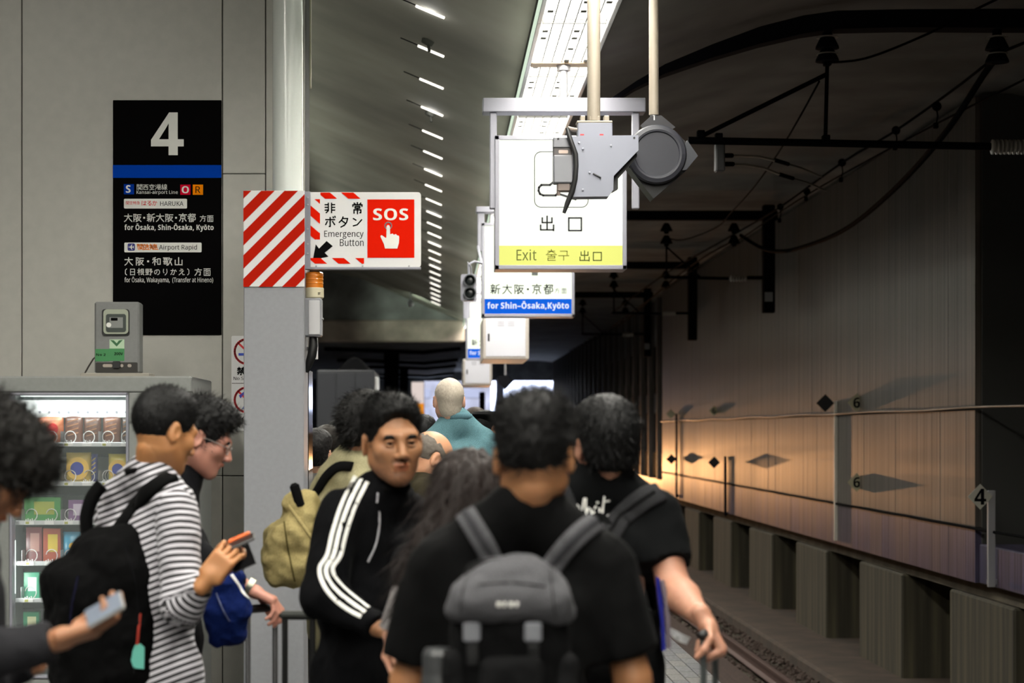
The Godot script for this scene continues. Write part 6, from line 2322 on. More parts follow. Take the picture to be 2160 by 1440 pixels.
# opts: skin, hair, hair_style, shirt (material), sleeve "short"/"long"/"none", trousers, hands: Array of Callables, grow
func person(label: String, J: Dictionary, o: Dictionary) -> Dictionary:
	var root: Vector3 = J.root
	var t := thing("person", label, "person", root)
	var K := {}
	for k in J:
		if J[k] is Vector3 and k != "root": K[k] = J[k] - root
	var up: Vector3 = (K.N - K.P).normalized()
	var right: Vector3 = (K.SR - K.SL)
	right = (right - up * right.dot(up)).normalized()
	var flat := Vector3(right.x, 0, right.z).normalized()
	var fwd := Vector3.UP.cross(flat).normalized()
	for s in [["L", -1.0], ["R", 1.0]]:
		var hp: Vector3 = K.P + flat * 0.09 * s[1] - Vector3(0, 0.05, 0)
		K["H" + s[0]] = hp
		K["A" + s[0]] = Vector3(hp.x + flat.x * 0.03 * s[1], 0.085, hp.z + flat.z * 0.03 * s[1]) + fwd * (0.10 * s[1] * o.get("stride", 0.0))
		K["K" + s[0]] = hp.lerp(K["A" + s[0]], 0.5) + fwd * 0.03
	var hs: float = o.get("head_scale", 1.0)
	var hb: Basis = o.look
	var hx := Transform3D(hb.scaled(Vector3.ONE * hs), K.H)
	# skin: one body with its head and hands
	var nb: Vector3 = K.H + hb * Vector3(0, -0.06, 0.03) * hs
	var bp := torso(K, -0.022) + [["c", nb, 0.049 * hs, K.N - up * 0.02, 0.050, 0.015]]
	for s in ["L", "R"]:
		var aw: float = o.get("arm", 1.0)
		bp.append(["c", K["S" + s], 0.048 * aw, K["E" + s], 0.041 * aw, 0.02])
		bp.append(["c", K["E" + s], 0.041 * aw, K["E" + s].lerp(K["W" + s], 0.3), 0.043 * aw, 0.02])
		bp.append(["c", K["E" + s].lerp(K["W" + s], 0.3), 0.043 * aw, K["W" + s], 0.026, 0.02])
		bp.append(["c", K["H" + s], 0.072, K["K" + s], 0.050, 0.03])
		bp.append(["c", K["K" + s], 0.050, K["A" + s], 0.034, 0.03])
		bp.append(["c", K["A" + s] - Vector3(0, 0.04, 0), 0.030, K["A" + s] - Vector3(0, 0.055, 0) + fwd * 0.13, 0.022, 0.02])
	var bag := bag_of()
	net(field(bp, o.get("cell", 0.020)), bag)
	add_head(bag, hx, o.get("stubble", 0.0))
	for hnd in o.get("hands", []): hnd.call(bag, root)
	hold("body", mesh_of(bag), skin_mat(o.skin), t)
	# trousers and shoes
	var tp := [["b", K.P - Vector3(0, 0.02, 0), Vector3(0.160, 0.10, 0.108), 0.085, Basis(flat, Vector3.UP, flat.cross(Vector3.UP)), 0.05]]
	for s in ["L", "R"]:
		tp.append(["c", K["H" + s], 0.088, K["K" + s], 0.074, 0.03])
		tp.append(["c", K["K" + s], 0.074, K["A" + s] + Vector3(0, 0.02, 0), 0.062, 0.03])
		tp.append(["cut", K["A" + s] - Vector3(0, 0.01, 0), Vector3(0, -1, 0), 0.10])
	soft("trousers", field(tp, 0.027, rnoise(7.0, 5), 0.008), cloth(o.trousers), t)
	for s in ["L", "R"]:
		var a: Vector3 = K["A" + s]
		var f := field([["c", a - Vector3(0, 0.035, 0) - fwd * 0.03, 0.042, a - Vector3(0, 0.045, 0) + fwd * 0.15, 0.036, 0.03], ["cut", a - Vector3(0, 0.083, 0), Vector3(0, -1, 0), 0.25]], 0.016)
		soft("shoe", f, mat(o.get("shoes", Color(0.08, 0.08, 0.08)), 0.5), t)
	# top
	var g: float = o.get("grow", 0.012)
	var sp := torso(K, g, o.get("girth", 1.0))
	var long: bool = o.get("sleeve", "short") == "long"
	var sleeves := {}
	for s in ["L", "R"]:
		var S: Vector3 = K["S" + s]
		var E: Vector3 = K["E" + s]
		var W: Vector3 = K["W" + s]
		var q := []
		var lw: float = o.get("loose", 1.0)
		if long:
			var e := E.lerp(W, o.get("cuff", 0.86))
			q = [["c", S, 0.066 * lw, E, 0.058 * lw, 0.03], ["c", E, 0.058 * lw, e, 0.040 * lw, 0.03], ["cut", e, (W - E).normalized(), 0.10]]
		else:
			var e := S.lerp(E, o.get("sleeve_to", 0.78))
			q = [["c", S, 0.070 * lw, e, 0.070 * lw, 0.03], ["cut", e, (E - S).normalized(), 0.13]]
		sleeves[s] = q
		if not o.get("apart", false): sp += q
	if o.has("hood"):
		for q in o.hood: sp.append([q[0], q[1] - root, q[2], q[3] - root, q[4], 0.04])
	sp.append(["cut", K.P - up * o.get("hem", 0.10), -up, 0.32])
	var wr := rnoise(o.get("wrinkle", 9.0), o.get("sd", 3), 3)
	var sf := field(sp, o.get("cloth_cell", 0.013), wr, o.get("fold", 0.012), Vector3(1, 0.6, 1))
	soft(o.get("top_name", "shirt"), sf, o.shirt, t, o.get("uvf", null))
	var out := {"node": t, "shirt": sf, "root": root, "K": K, "hx": hx, "up": up, "right": right}
	if o.get("apart", false):
		for s in ["L", "R"]:
			var S: Vector3 = K["S" + s]
			var E: Vector3 = K["E" + s]
			var W: Vector3 = K["W" + s]
			var la := (E - S).length()
			var uvs := func(p: Vector3) -> Vector2:
				var ua := (E - S) / la
				var ub := (W - E).normalized()
				var ta := (p - S).dot(ua)
				var tb := (p - E).dot(ub)
				return Vector2(0, (ta if ta < la - 0.01 or tb < 0.0 else la + tb) / 0.0205)
			var slf := field(sleeves[s], 0.012, wr, 0.010)
			soft("sleeve", slf, o.shirt, t, uvs)
			out["sleeve" + s] = slf
	# ribbed neckband
	if o.get("neckband", false):
		var st := mb()
		var ring := []
		var ax: Vector3 = (K.N - nb).normalized()
		var c: Vector3 = K.N + up * 0.012
		var bx := right
		var bz := right.cross(up)
		for i in 29:
			var a := TAU * i / 28.0
			ring.append(c + bx * cos(a) * 0.062 + bz * sin(a) * 0.060 + up * (0.010 * sin(a)))
		tube(st, ring, 0.014, 8)
		mk(st, "neckband", o.shirt, t)
	# hair
	if o.has("hair_style"):
		var hp := hair_prims(o.hair_style)
		var hf := field(hp, o.get("hair_cell", 0.006), rnoise(o.get("hair_freq", 80.0), o.get("sd", 3), 3), o.get("hair_amp", 0.005), Vector3(1.0, 0.5, 0.7))
		var hbag := bag_of()
		net(hf, hbag, hx)
		var hm := hair_mat(o.hair)
		hold("hair", mesh_of(hbag), hm, t)
		if o.get("strands", 0) > 0:
			var st := mb()
			strands(hbag, st, o.strands, o.get("strand_len", 0.022), hb * o.get("flow", Vector3(0, -0.4, 0.5)), o.get("lift", 0.45), o.get("sd", 3) + 7, 0.0013, o.get("curl", 0.1))
			var so := mk(st, "loose_hair", hm, t)
			so.set_meta("kind", "stuff")
	if o.get("eyes", false):
		for x in [-0.031, 0.031]:
			var st := mb()
			lathe(st, [[0, 0.0118], [0.005, 0.0107], [0.009, 0.0077], [0.0115, 0.002], [0.0115, -0.003], [0.007, -0.009], [0, -0.0118]], Transform3D(Basis(Vector3.RIGHT, -PI / 2), Vector3.ZERO), 14)
			var e := mk(st, "eye", mat(Color(0.40, 0.37, 0.34), 0.3), t)  # eyeball colour darkened to carry the shade of the socket
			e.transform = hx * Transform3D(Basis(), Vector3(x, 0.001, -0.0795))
			st = mb()
			lathe(st, [[0.0066, 0.0100], [0.0052, 0.0118], [0, 0.0126]], Transform3D(Basis(Vector3.RIGHT, -PI / 2), Vector3.ZERO), 14)
			mk(st, "iris", mat(Color(0.07, 0.04, 0.03), 0.15), e)
			# lids and brow
			st = mb()
			var sg := signf(x)
			tube(st, [Vector3(-0.015, 0.003, -0.004), Vector3(-0.008, 0.0062, -0.0102), Vector3(0.0, 0.0072, -0.0122), Vector3(0.009, 0.0060, -0.0102), Vector3(0.0155, 0.002, -0.003)], [0.0018, 0.0042, 0.0048, 0.0042, 0.0018], 8)
			tube(st, [Vector3(-0.015, -0.001, -0.004), Vector3(-0.008, -0.0065, -0.0095), Vector3(0.0, -0.0078, -0.0110), Vector3(0.009, -0.0062, -0.0095), Vector3(0.0155, 0.0, -0.003)], [0.0016, 0.0026, 0.0030, 0.0026, 0.0016], 8)
			var lid := mk(st, "eyelid", mat(o.skin, 0.6), t)
			lid.transform = e.transform
			st = mb()
			tube(st, [Vector3(-sg * 0.018, 0.0165, -0.0085), Vector3(-sg * 0.004, 0.0195, -0.0125), Vector3(sg * 0.010, 0.0195, -0.0085), Vector3(sg * 0.021, 0.014, 0.002)], [0.0056, 0.0068, 0.0060, 0.0024], 8)
			var brow := mk(st, "eyebrow", hair_mat(o.hair), t)
			brow.transform = e.transform
	return out

func fist(a := 1.2) -> Array:
	return [[a, 1.2, 0.8], [a, 1.25, 0.8], [a, 1.25, 0.8], [a, 1.2, 0.8]]

func crowd() -> void:
	head_shape()
	man_in_front()
	right_man()
	striped_man()
	phone_man()
	glasses_man()
	track_jacket_man()
	hoodie_man()
	white_haired_man()
	bald_man()
	long_haired_woman()
	background_people()

func feet(px: float, d: float) -> Vector3:
	return Vector3((px - VX) * d / FOCAL, 0, -d)

# ---- black T-shirt and grey rucksack, back to the viewer ----
func man_in_front() -> void:
	var d := 4.15
	var J := {"root": feet(1080, d), "H": at(1126, 966, d - 0.01), "N": at(1114, 1068, d + 0.005), "SL": at(927, 1204, d), "SR": at(1272, 1202, d), "EL": at(862, 1440, d + 0.03), "ER": at(1335, 1432, d - 0.02), "WL": at(880, 1660, d + 0.14), "WR": at(1300, 1650, d + 0.16), "P": at(1085, 1570, d)}
	var p := person("man in a black T-shirt carrying a grey rucksack", J, {"skin": Color(0.62, 0.43, 0.29), "hair": Color(0.045, 0.042, 0.042), "hair_style": "fade", "look": looking(Vector3(0.12, -0.04, -1), 0.03), "shirt": cloth(Color(0.045, 0.045, 0.048)), "sleeve": "short", "sleeve_to": 0.80, "loose": 1.10, "trousers": Color(0.10, 0.10, 0.11), "strands": 4200, "strand_len": 0.026, "flow": Vector3(0.1, 0.25, -0.2), "lift": 0.5, "hair_amp": 0.0045, "hair_freq": 70.0, "sd": 11, "neckband": true, "cloth_cell": 0.012, "fold": 0.012, "wrinkle": 8.0})
	var t: Node3D = p.node
	# rucksack
	var bd := d - 0.20
	var k := bd / FOCAL
	var c := at(1078, 1330, bd)
	var r := thing("rucksack", "grey topped black rucksack worn over a black T-shirt", "rucksack", c)
	var P := func(px: float, py: float, z := 0.0) -> Vector3: return Vector3((px - 1078) * k, -(py - 1330) * k, z)
	var E := Basis()
	var nz := rnoise(11.0, 8, 3)
	var f := field([["b", P.call(1078, 1290), Vector3(100 * k, 110 * k, 0.075), 0.055, E, 0.03], ["b", P.call(1074, 1420), Vector3(126 * k, 130 * k, 0.085), 0.06, E, 0.05]], 0.010, nz, 0.012)
	soft("main_sack", f, cloth(Color(0.045, 0.045, 0.05)), r)
	var flap_m := cloth(Color(0.40, 0.40, 0.415))
	var fl := field([["b", P.call(1080, 1215, 0.01), Vector3(78 * k, 40 * k, 0.078), 0.04, E, 0.05], ["b", P.call(1078, 1262, 0.02), Vector3(126 * k, 44 * k, 0.092), 0.045, E, 0.06], ["c", P.call(966, 1285, 0.05), 0.022, P.call(1190, 1288, 0.05), 0.022, 0.03]], 0.009, rnoise(9.0, 4, 3), 0.010)
	var flap := soft("top_flap", fl, flap_m, r)
	# seams on the flap
	for q in [[[1010, 1232], [1085, 1228], [1150, 1236]], [[1160, 1200], [1165, 1240], [1172, 1300]], [[990, 1205], [975, 1250], [972, 1296]]]:
		under(drape("seam", r, fl, q, bd - 0.3, bd - 0.05, 0.004, 0.002, cloth(Color(0.30, 0.30, 0.31)), 14), flap)
	# white maker's mark on the flap
	for q in [[1052, 9], [1064, 6], [1078, 8], [1090, 6]]:
		under(drape("emblem", r, fl, [[q[0] - q[1] / 2.0, 1274], [q[0] + q[1] / 2.0, 1275]], bd - 0.3, bd - 0.08, 0.010, 0.0015, M.white_ink, 3), flap)
	# pockets and buckles
	var pk := field([["b", P.call(1075, 1440, 0.075), Vector3(70 * k, 70 * k, 0.03), 0.025, E, 0.03], ["b", P.call(958, 1420, 0.03), Vector3(24 * k, 60 * k, 0.05), 0.022, E, 0.03], ["b", P.call(1190, 1430, 0.03), Vector3(24 * k, 60 * k, 0.05), 0.022, E, 0.03]], 0.009, nz, 0.010)
	soft("outer_pocket", pk, cloth(Color(0.11, 0.11, 0.115)), r)
	for x in [995, 1124]:
		var cs := drape("closing_strap", r, f, [[x, 1305], [x + 1, 1345], [x + 2, 1400]], bd - 0.3, bd - 0.09, 0.022, 0.004, cloth(Color(0.20, 0.20, 0.205)), 10)
		var st := mb()
		var bp := cast(f, r.position, x, 1332, bd - 0.3, bd - 0.09)
		cbox(st, bp + Vector3(-0.018, -0.020, 0.002), bp + Vector3(0.018, 0.020, 0.012), 0.004)
		mk(st, "buckle", mat(Color(0.62, 0.63, 0.66), 0.2, 0.6), cs)
	# shoulder straps
	var sf: Field = p.shirt
	var dark := cloth(Color(0.27, 0.27, 0.285))
	for q in [[[984, 1086], [1000, 1112], [1022, 1150], [1040, 1190], [1050, 1215]], [[1252, 1104], [1222, 1126], [1188, 1162], [1165, 1195], [1150, 1215]]]:
		drape("shoulder_strap", r, shifted(sf, t, r), q, d - 0.5, d - 0.1, 0.047, 0.014, flap_m, 16)
		drape("strap_webbing", r, shifted(sf, t, r), q, d - 0.5, d - 0.1, 0.018, 0.017, dark, 16)
	# side pocket cap of a bottle
	var bo := thing("water_bottle", "dark bottle in the side pocket of the grey rucksack", "bottle", at(925, 1440, bd - 0.02))
	var st2 := mb()
	lathe(st2, [[0.0, 0.076], [0.028, 0.072], [0.034, 0.06], [0.034, 0.02], [0.037, 0.0], [0.037, -0.16], [0.0, -0.165]], Transform3D(), 18)
	mk(st2, "flask", mat(Color(0.22, 0.225, 0.23), 0.35), bo)

# the same soft surface read from another thing's axes
func shifted(f: Field, from: Node3D, to: Node3D) -> Field:
	var g := Field.new()
	g.o = f.o + from.position - to.position
	g.h = f.h
	g.nx = f.nx
	g.ny = f.ny
	g.nz = f.nz
	g.v = f.v
	return g

# ---- second man with his back turned, hand on a suitcase ----
func right_man() -> void:
	var d := 5.4
	var fistR := func(bag: Dictionary, root: Vector3) -> void:
		hand(at(1488, 1312, d - 0.30) - root, Vector3(0.42, -0.85, 0.22), Vector3(-0.9, -0.42, 0.1), 1.0, fist(1.65), [Vector3(0.6, 0.7, 0.4), Vector3(0.6, 0.1, 0.8), Vector3(0.3, -0.3, 0.9)], bag, 1.05)
	var J := {"root": feet(1265, d), "H": at(1277, 944, d), "N": at(1276, 1006, d + 0.01), "SL": at(1126, 1092, d - 0.02), "SR": at(1384, 1088, d), "EL": at(1100, 1260, d + 0.05), "ER": at(1421, 1238, d - 0.10), "WL": at(1110, 1420, d + 0.15), "WR": at(1490, 1315, d - 0.29), "P": at(1262, 1430, d)}
	var p := person("man in a black T-shirt with white script on the back", J, {"skin": Color(0.67, 0.48, 0.39), "hair": Color(0.03, 0.03, 0.032), "hair_style": "full", "look": looking(Vector3(-0.18, -0.02, -1)), "shirt": cloth(Color(0.055, 0.06, 0.066)), "sleeve": "short", "sleeve_to": 0.70, "loose": 1.06, "arm": 1.12, "trousers": Color(0.04, 0.04, 0.045), "strands": 3600, "strand_len": 0.032, "lift": 0.15, "hair_amp": 0.004, "sd": 23, "hands": [fistR], "neckband": true, "girth": 1.12, "hem": 0.05, "wrinkle": 7.0})
	var t: Node3D = p.node
	var sf: Field = p.shirt
	# script print
	for q in [[[1207, 1048], [1212, 1075], [1220, 1062], [1226, 1082], [1233, 1045]], [[1236, 1050], [1236, 1084], [1243, 1068], [1249, 1084]], [[1252, 1084], [1256, 1068], [1264, 1070], [1265, 1086]], [[1275, 1046], [1270, 1086]], [[1258, 1060], [1286, 1056]], [[1243, 1096], [1256, 1092], [1250, 1104], [1264, 1100]], [[1270, 1100], [1280, 1090], [1288, 1084]]]:
		drape("script_print", t, sf, q, d - 0.5, d - 0.1, 0.0052, 0.001, M.white_ink, 10)
	# black pack with dark grey straps
	var bd := d - 0.22
	var k := bd / FOCAL
	var r := thing("backpack", "black backpack with grey straps on the script shirt", "backpack", at(1215, 1290, bd))
	var P := func(px: float, py: float, z := 0.0) -> Vector3: return Vector3((px - 1215) * k, -(py - 1290) * k, z)
	var f := field([["b", P.call(1222, 1190), Vector3(78 * k, 62 * k, 0.075), 0.05, Basis(), 0.04], ["b", P.call(1215, 1310), Vector3(110 * k, 130 * k, 0.09), 0.06, Basis(), 0.06]], 0.011, rnoise(9.0, 14, 3), 0.012)
	soft("main_sack", f, cloth(Color(0.045, 0.045, 0.048)), r)
	var grey := cloth(Color(0.215, 0.215, 0.225))
	var s2 := shifted(sf, t, r)
	drape("shoulder_strap", r, s2, [[1392, 1040], [1360, 1052], [1320, 1084], [1290, 1118], [1276, 1150]], d - 0.6, d - 0.1, 0.066, 0.014, grey, 16)
	drape("shoulder_strap", r, s2, [[1178, 1024], [1190, 1050], [1204, 1090], [1216, 1130]], d - 0.6, d - 0.1, 0.052, 0.014, grey, 14)
	drape("strap_webbing", r, s2, [[1376, 1042], [1345, 1060], [1308, 1094], [1284, 1124]], d - 0.6, d - 0.1, 0.012, 0.018, cloth(Color(0.10, 0.10, 0.105)), 14)
	drape("grab_loop", r, s2, [[1234, 1120], [1250, 1098], [1268, 1094], [1282, 1112]], d - 0.6, d - 0.2, 0.022, 0.016, cloth(Color(0.06, 0.06, 0.065)), 10)
	# blue folder under the arm, with a paper tag
	var b := thing("blue_folder", "bright blue folder with a checked edge under the arm", "folder", at(1396, 1295, d - 0.16))
	var pts := PackedVector2Array()
	for q in [[1385, 1218], [1391, 1221], [1398, 1262], [1401, 1300], [1405, 1368], [1397, 1370], [1394, 1310], [1388, 1260]]:
		pts.append(Vector2((q[0] - 1396) * d / FOCAL, -(q[1] - 1295) * d / FOCAL))
	var st := mb()
	prism(st, pts, 0.03, Transform3D(Basis(), Vector3(0, 0, -0.03)))
	mk(st, "cover", mat(Color(0.04, 0.08, 0.48), 0.35), b)
	st = mb()
	tube(st, [at(1396, 1224, d - 0.17) - b.position, at(1405, 1262, d - 0.17) - b.position, at(1408, 1300, d - 0.17) - b.position, at(1411, 1366, d - 0.17) - b.position], 0.0065, 8)
	mk(st, "edging", mat(Color(0.42, 0.38, 0.42), 0.6), b)
	var tg := thing("luggage_tag", "white paper luggage tag sticking out beside the blue folder", "tag", at(1414, 1330, d - 0.14))
	st = mb()
	var T := func(px: float, py: float, z: float) -> Vector3: return at(px, py, d - 0.14) - tg.position + Vector3(0, 0, z)
	var row := [[1411, 1322, 1414, 1336, 0.0], [1424, 1328, 1420, 1344, 0.008], [1440, 1337, 1434, 1353, 0.010], [1456, 1344, 1448, 1358, 0.006]]
	for i in 3:
		var a: Array = row[i]
		var c2: Array = row[i + 1]
		quad(st, T.call(a[2], a[3], a[4]), T.call(c2[2], c2[3], c2[4]), T.call(c2[0], c2[1], c2[4]), T.call(a[0], a[1], a[4]))
		quad(st, T.call(c2[2], c2[3], c2[4] - 0.0008), T.call(a[2], a[3], a[4] - 0.0008), T.call(a[0], a[1], a[4] - 0.0008), T.call(c2[0], c2[1], c2[4] - 0.0008))
	mk(st, "paper", mat(Color(0.84, 0.85, 0.86), 0.6), tg)
	patch("print", tg, PackedVector2Array([Vector2(0.014, -0.012), Vector2(0.024, -0.017), Vector2(0.021, -0.029), Vector2(0.010, -0.022)]), Vector3(0, 0, 0.0105), mat(Color(0.66, 0.67, 0.68), 0.6), 0.0004)
	suitcase("suitcase", "upright dark suitcase with grey telescopic handle held by the script shirt man", at(1497, 1332, d - 0.30), 0.14, mat(Color(0.34, 0.36, 0.36), 0.35, 0.5), M.black, Color(0.10, 0.10, 0.11), 1.2)

func suitcase(called: String, label: String, grip: Vector3, w: float, pole: Material, gripm: Material, shell_c: Color, turn: float) -> Node3D:
	var t := thing(called, label, "suitcase", Vector3(grip.x, 0, grip.z))
	var top := 0.62
	var st := mb()
	cbox(st, Vector3(-w / 2 - 0.018, grip.y - 0.016, -0.016), Vector3(w / 2 + 0.018, grip.y + 0.012, 0.016), 0.010)
	mk(st, "grip", gripm, t)
	for s in [-1.0, 1.0]:
		st = mb()
		cbox(st, Vector3(s * w / 2 - 0.0095, top - 0.05, -0.008), Vector3(s * w / 2 + 0.0095, grip.y - 0.012, 0.007), 0.004)
		mk(st, "handle_tube", pole, t)
	st = mb()
	cbox(st, Vector3(-0.155, 0.06, -0.10), Vector3(0.155, top, 0.10), 0.035)
	mk(st, "shell", mat(shell_c, 0.4), t)
	for i in 5:
		st = mb()
		cbox(st, Vector3(-0.13 + i * 0.06, 0.10, 0.099), Vector3(-0.11 + i * 0.06, top - 0.05, 0.106), 0.003)
		mk(st, "rib", mat(shell_c, 0.4), t)
	for x in [-0.13, 0.13]:
		for z in [-0.07, 0.07]:
			st = mb()
			lathe(st, [[0, -0.014], [0.028, -0.014], [0.030, 0.0], [0.028, 0.014], [0, 0.014]], Transform3D(Basis(Vector3.FORWARD, PI / 2), Vector3(x, 0.030, z)), 14)
			mk(st, "wheel", M.black, t)
	t.rotation.y = turn
	return t

# ---- striped shirt, black backpack, phone in both hands ----
func striped_man() -> void:
	var d := 5.9
	var rh := func(bag: Dictionary, root: Vector3) -> void:
		hand(at(437, 1222, d - 0.30) - root, Vector3(0.62, 0.78, -0.05), Vector3(0.25, 0.15, -1.0), 1.0, [[0.55, 0.8, 0.5], [0.75, 0.9, 0.5], [0.85, 0.9, 0.5], [0.95, 0.9, 0.5]], [Vector3(0.7, -0.1, 0.7), Vector3(0.9, -0.3, 0.3), Vector3(0.9, -0.4, 0.1)], bag, 0.95)
	var lh := func(bag: Dictionary, root: Vector3) -> void:
		hand(at(450, 1205, d - 0.16) - root, Vector3(0.55, 0.72, 0.1), Vector3(0.3, 0.1, 1.0), -1.0, [[0.7, 0.8, 0.4], [0.8, 0.9, 0.4], [0.9, 0.9, 0.4], [0.9, 0.8, 0.4]], [Vector3(0.8, 0.2, 0.5), Vector3(0.9, 0.0, 0.4), Vector3(0.9, -0.1, 0.3)], bag, 0.95)
	var J := {"root": feet(315, d), "H": at(347, 912, d), "N": at(318, 996, d + 0.02), "SL": at(236, 1070, d + 0.20), "SR": at(372, 1076, d - 0.12), "EL": at(330, 1290, d + 0.02), "ER": at(386, 1275, d - 0.22), "WL": at(450, 1208, d - 0.16), "WR": at(436, 1226, d - 0.30), "P": at(330, 1440, d)}
	var stripe := Image.create(4, 64, false, Image.FORMAT_RGB8)
	for y in 64:
		var q := y / 64.0
		var v := smoothstep(0.0, 0.06, q) * (1.0 - smoothstep(0.54, 0.60, q))
		for x in 4: stripe.set_pixel(x, y, Color(0.055, 0.055, 0.06).lerp(Color(0.74, 0.73, 0.76), v))
	var sm := mat(Color.WHITE, 0.85)
	sm.albedo_texture = ImageTexture.create_from_image(stripe)
	sm.rim_enabled = true
	sm.rim = 0.2
	var uvf := func(p: Vector3) -> Vector2: return Vector2(0, (p.y - 0.06 * sin(p.x * 5.0) - p.x * 0.10 - 0.05 * p.z) / 0.0205)
	var p := person("man in a black and white striped shirt looking at a phone", J, {"skin": Color(0.67, 0.46, 0.29), "hair": Color(0.035, 0.034, 0.036), "hair_style": "short", "look": looking(Vector3(0.74, -0.30, -0.64)), "shirt": sm, "sleeve": "long", "apart": true, "loose": 1.05, "trousers": Color(0.08, 0.09, 0.13), "strands": 3600, "strand_len": 0.016, "lift": 0.3, "flow": Vector3(0, 0.1, -0.3), "hair_amp": 0.003, "sd": 31, "hands": [rh, lh], "uvf": uvf, "cloth_cell": 0.012, "wrinkle": 10.0})
	var t: Node3D = p.node
	# dark collar
	var st := mb()
	var ring := []
	for i in 25:
		var a := TAU * i / 24.0
		ring.append(at(312, 985, d + 0.01) - t.position + Vector3(cos(a) * 0.064, 0.012 * cos(a) - 0.004 * sin(a), sin(a) * 0.062))
	tube(st, ring, 0.010, 8)
	mk(st, "collar", cloth(Color(0.06, 0.055, 0.065)), t)
	# backpack
	var bd := d - 0.12
	var k := bd / FOCAL
	var r := thing("backpack", "large black backpack with a teal tag on the striped shirt man", "backpack", at(215, 1290, bd))
	var P := func(px: float, py: float, z := 0.0) -> Vector3: return Vector3((px - 215) * k, -(py - 1290) * k, z)
	var tilt := Basis(Vector3.UP, 0.6) * Basis(Vector3.BACK, 0.10)
	var f := field([["b", P.call(236, 1180, -0.02), Vector3(72 * k, 66 * k, 0.10), 0.07, tilt, 0.05], ["b", P.call(214, 1320, 0.0), Vector3(108 * k, 150 * k, 0.12), 0.08, tilt, 0.08], ["b", P.call(176, 1370, 0.02), Vector3(60 * k, 80 * k, 0.09), 0.06, tilt, 0.06]], 0.011, rnoise(8.0, 17, 3), 0.018)
	var black := cloth(Color(0.028, 0.028, 0.032))
	soft("main_sack", f, black, r)
	drape("zip", r, f, [[262, 1150], [285, 1230], [292, 1330], [282, 1420]], bd - 0.5, bd - 0.1, 0.006, 0.003, cloth(Color(0.07, 0.07, 0.08)), 18)
	drape("piping", r, f, [[165, 1215], [150, 1290], [148, 1360]], bd - 0.5, bd - 0.1, 0.006, 0.004, cloth(Color(0.10, 0.10, 0.20)), 12)
	var s2 := shifted(p.shirt, t, r)
	drape("shoulder_strap", r, s2, [[362, 1008], [338, 1020], [300, 1052], [268, 1095], [245, 1128]], d - 0.6, d - 0.14, 0.058, 0.016, black, 16)
	drape("shoulder_strap", r, s2, [[216, 1022], [196, 1050], [184, 1090], [186, 1130]], d - 0.6, d + 0.02, 0.05, 0.016, black, 12)
	# orange loop and teal tag
	var g := thing("name_tag", "teal plastic tag on an orange cord hanging from the backpack", "tag", cast(f, r.position, 290, 1378, bd - 0.5, bd - 0.1) + r.position + Vector3(0, 0, 0.004))
	st = mb()
	tube(st, [cast(f, r.position, 295, 1284, bd - 0.5, bd - 0.1) + r.position - g.position - Vector3(0, 0, 0.01), cast(f, r.position, 293, 1320, bd - 0.5, bd - 0.1) + r.position - g.position, Vector3(0, 0.028, 0.002)], 0.005, 8)
	mk(st, "cord", mat(Color(0.55, 0.13, 0.06), 0.7), g)
	st = mb()
	var tp := PackedVector2Array()
	for q in [[276, 1366], [282, 1358], [297, 1356], [306, 1364], [305, 1411], [273, 1408]]: tp.append(Vector2((q[0] - 290) * 5.54 / FOCAL, -(q[1] - 1378) * 5.54 / FOCAL))
	prism(st, tp, 0.004)
	mk(st, "plate", mat(Color(0.38, 0.68, 0.62), 0.4), g)
	# phone
	var ph := thing("phone", "phone in an orange and black case in the striped shirt man's hands", "phone", at(514, 1140, d - 0.24))
	st = mb()
	var B := Basis(Vector3.BACK, 0.42) * Basis(Vector3.RIGHT, -1.32)
	cbox(st, Vector3(-0.050, -0.030, -0.004), Vector3(0.036, 0.030, 0.004), 0.003, Transform3D(B, Vector3.ZERO))
	mk(st, "case", mat(Color(0.05, 0.05, 0.055), 0.4), ph)
	st = mb()
	cbox(st, Vector3(-0.05, 0.026, -0.003), Vector3(0.022, 0.040, 0.008), 0.004, Transform3D(B, Vector3(0.0, 0.004, 0)))
	mk(st, "orange_grip", mat(Color(0.86, 0.38, 0.08), 0.5), ph)
	var ph2 := thing("phone", "dark flat phone held lower beside the orange cased one", "phone", at(508, 1176, d - 0.20))
	st = mb()
	cbox(st, Vector3(-0.035, -0.06, -0.004), Vector3(0.035, 0.06, 0.004), 0.003, Transform3D(Basis(Vector3.BACK, -1.2) * Basis(Vector3.RIGHT, -1.05), Vector3.ZERO))
	mk(st, "slab", mat(Color(0.07, 0.07, 0.075), 0.3), ph2)

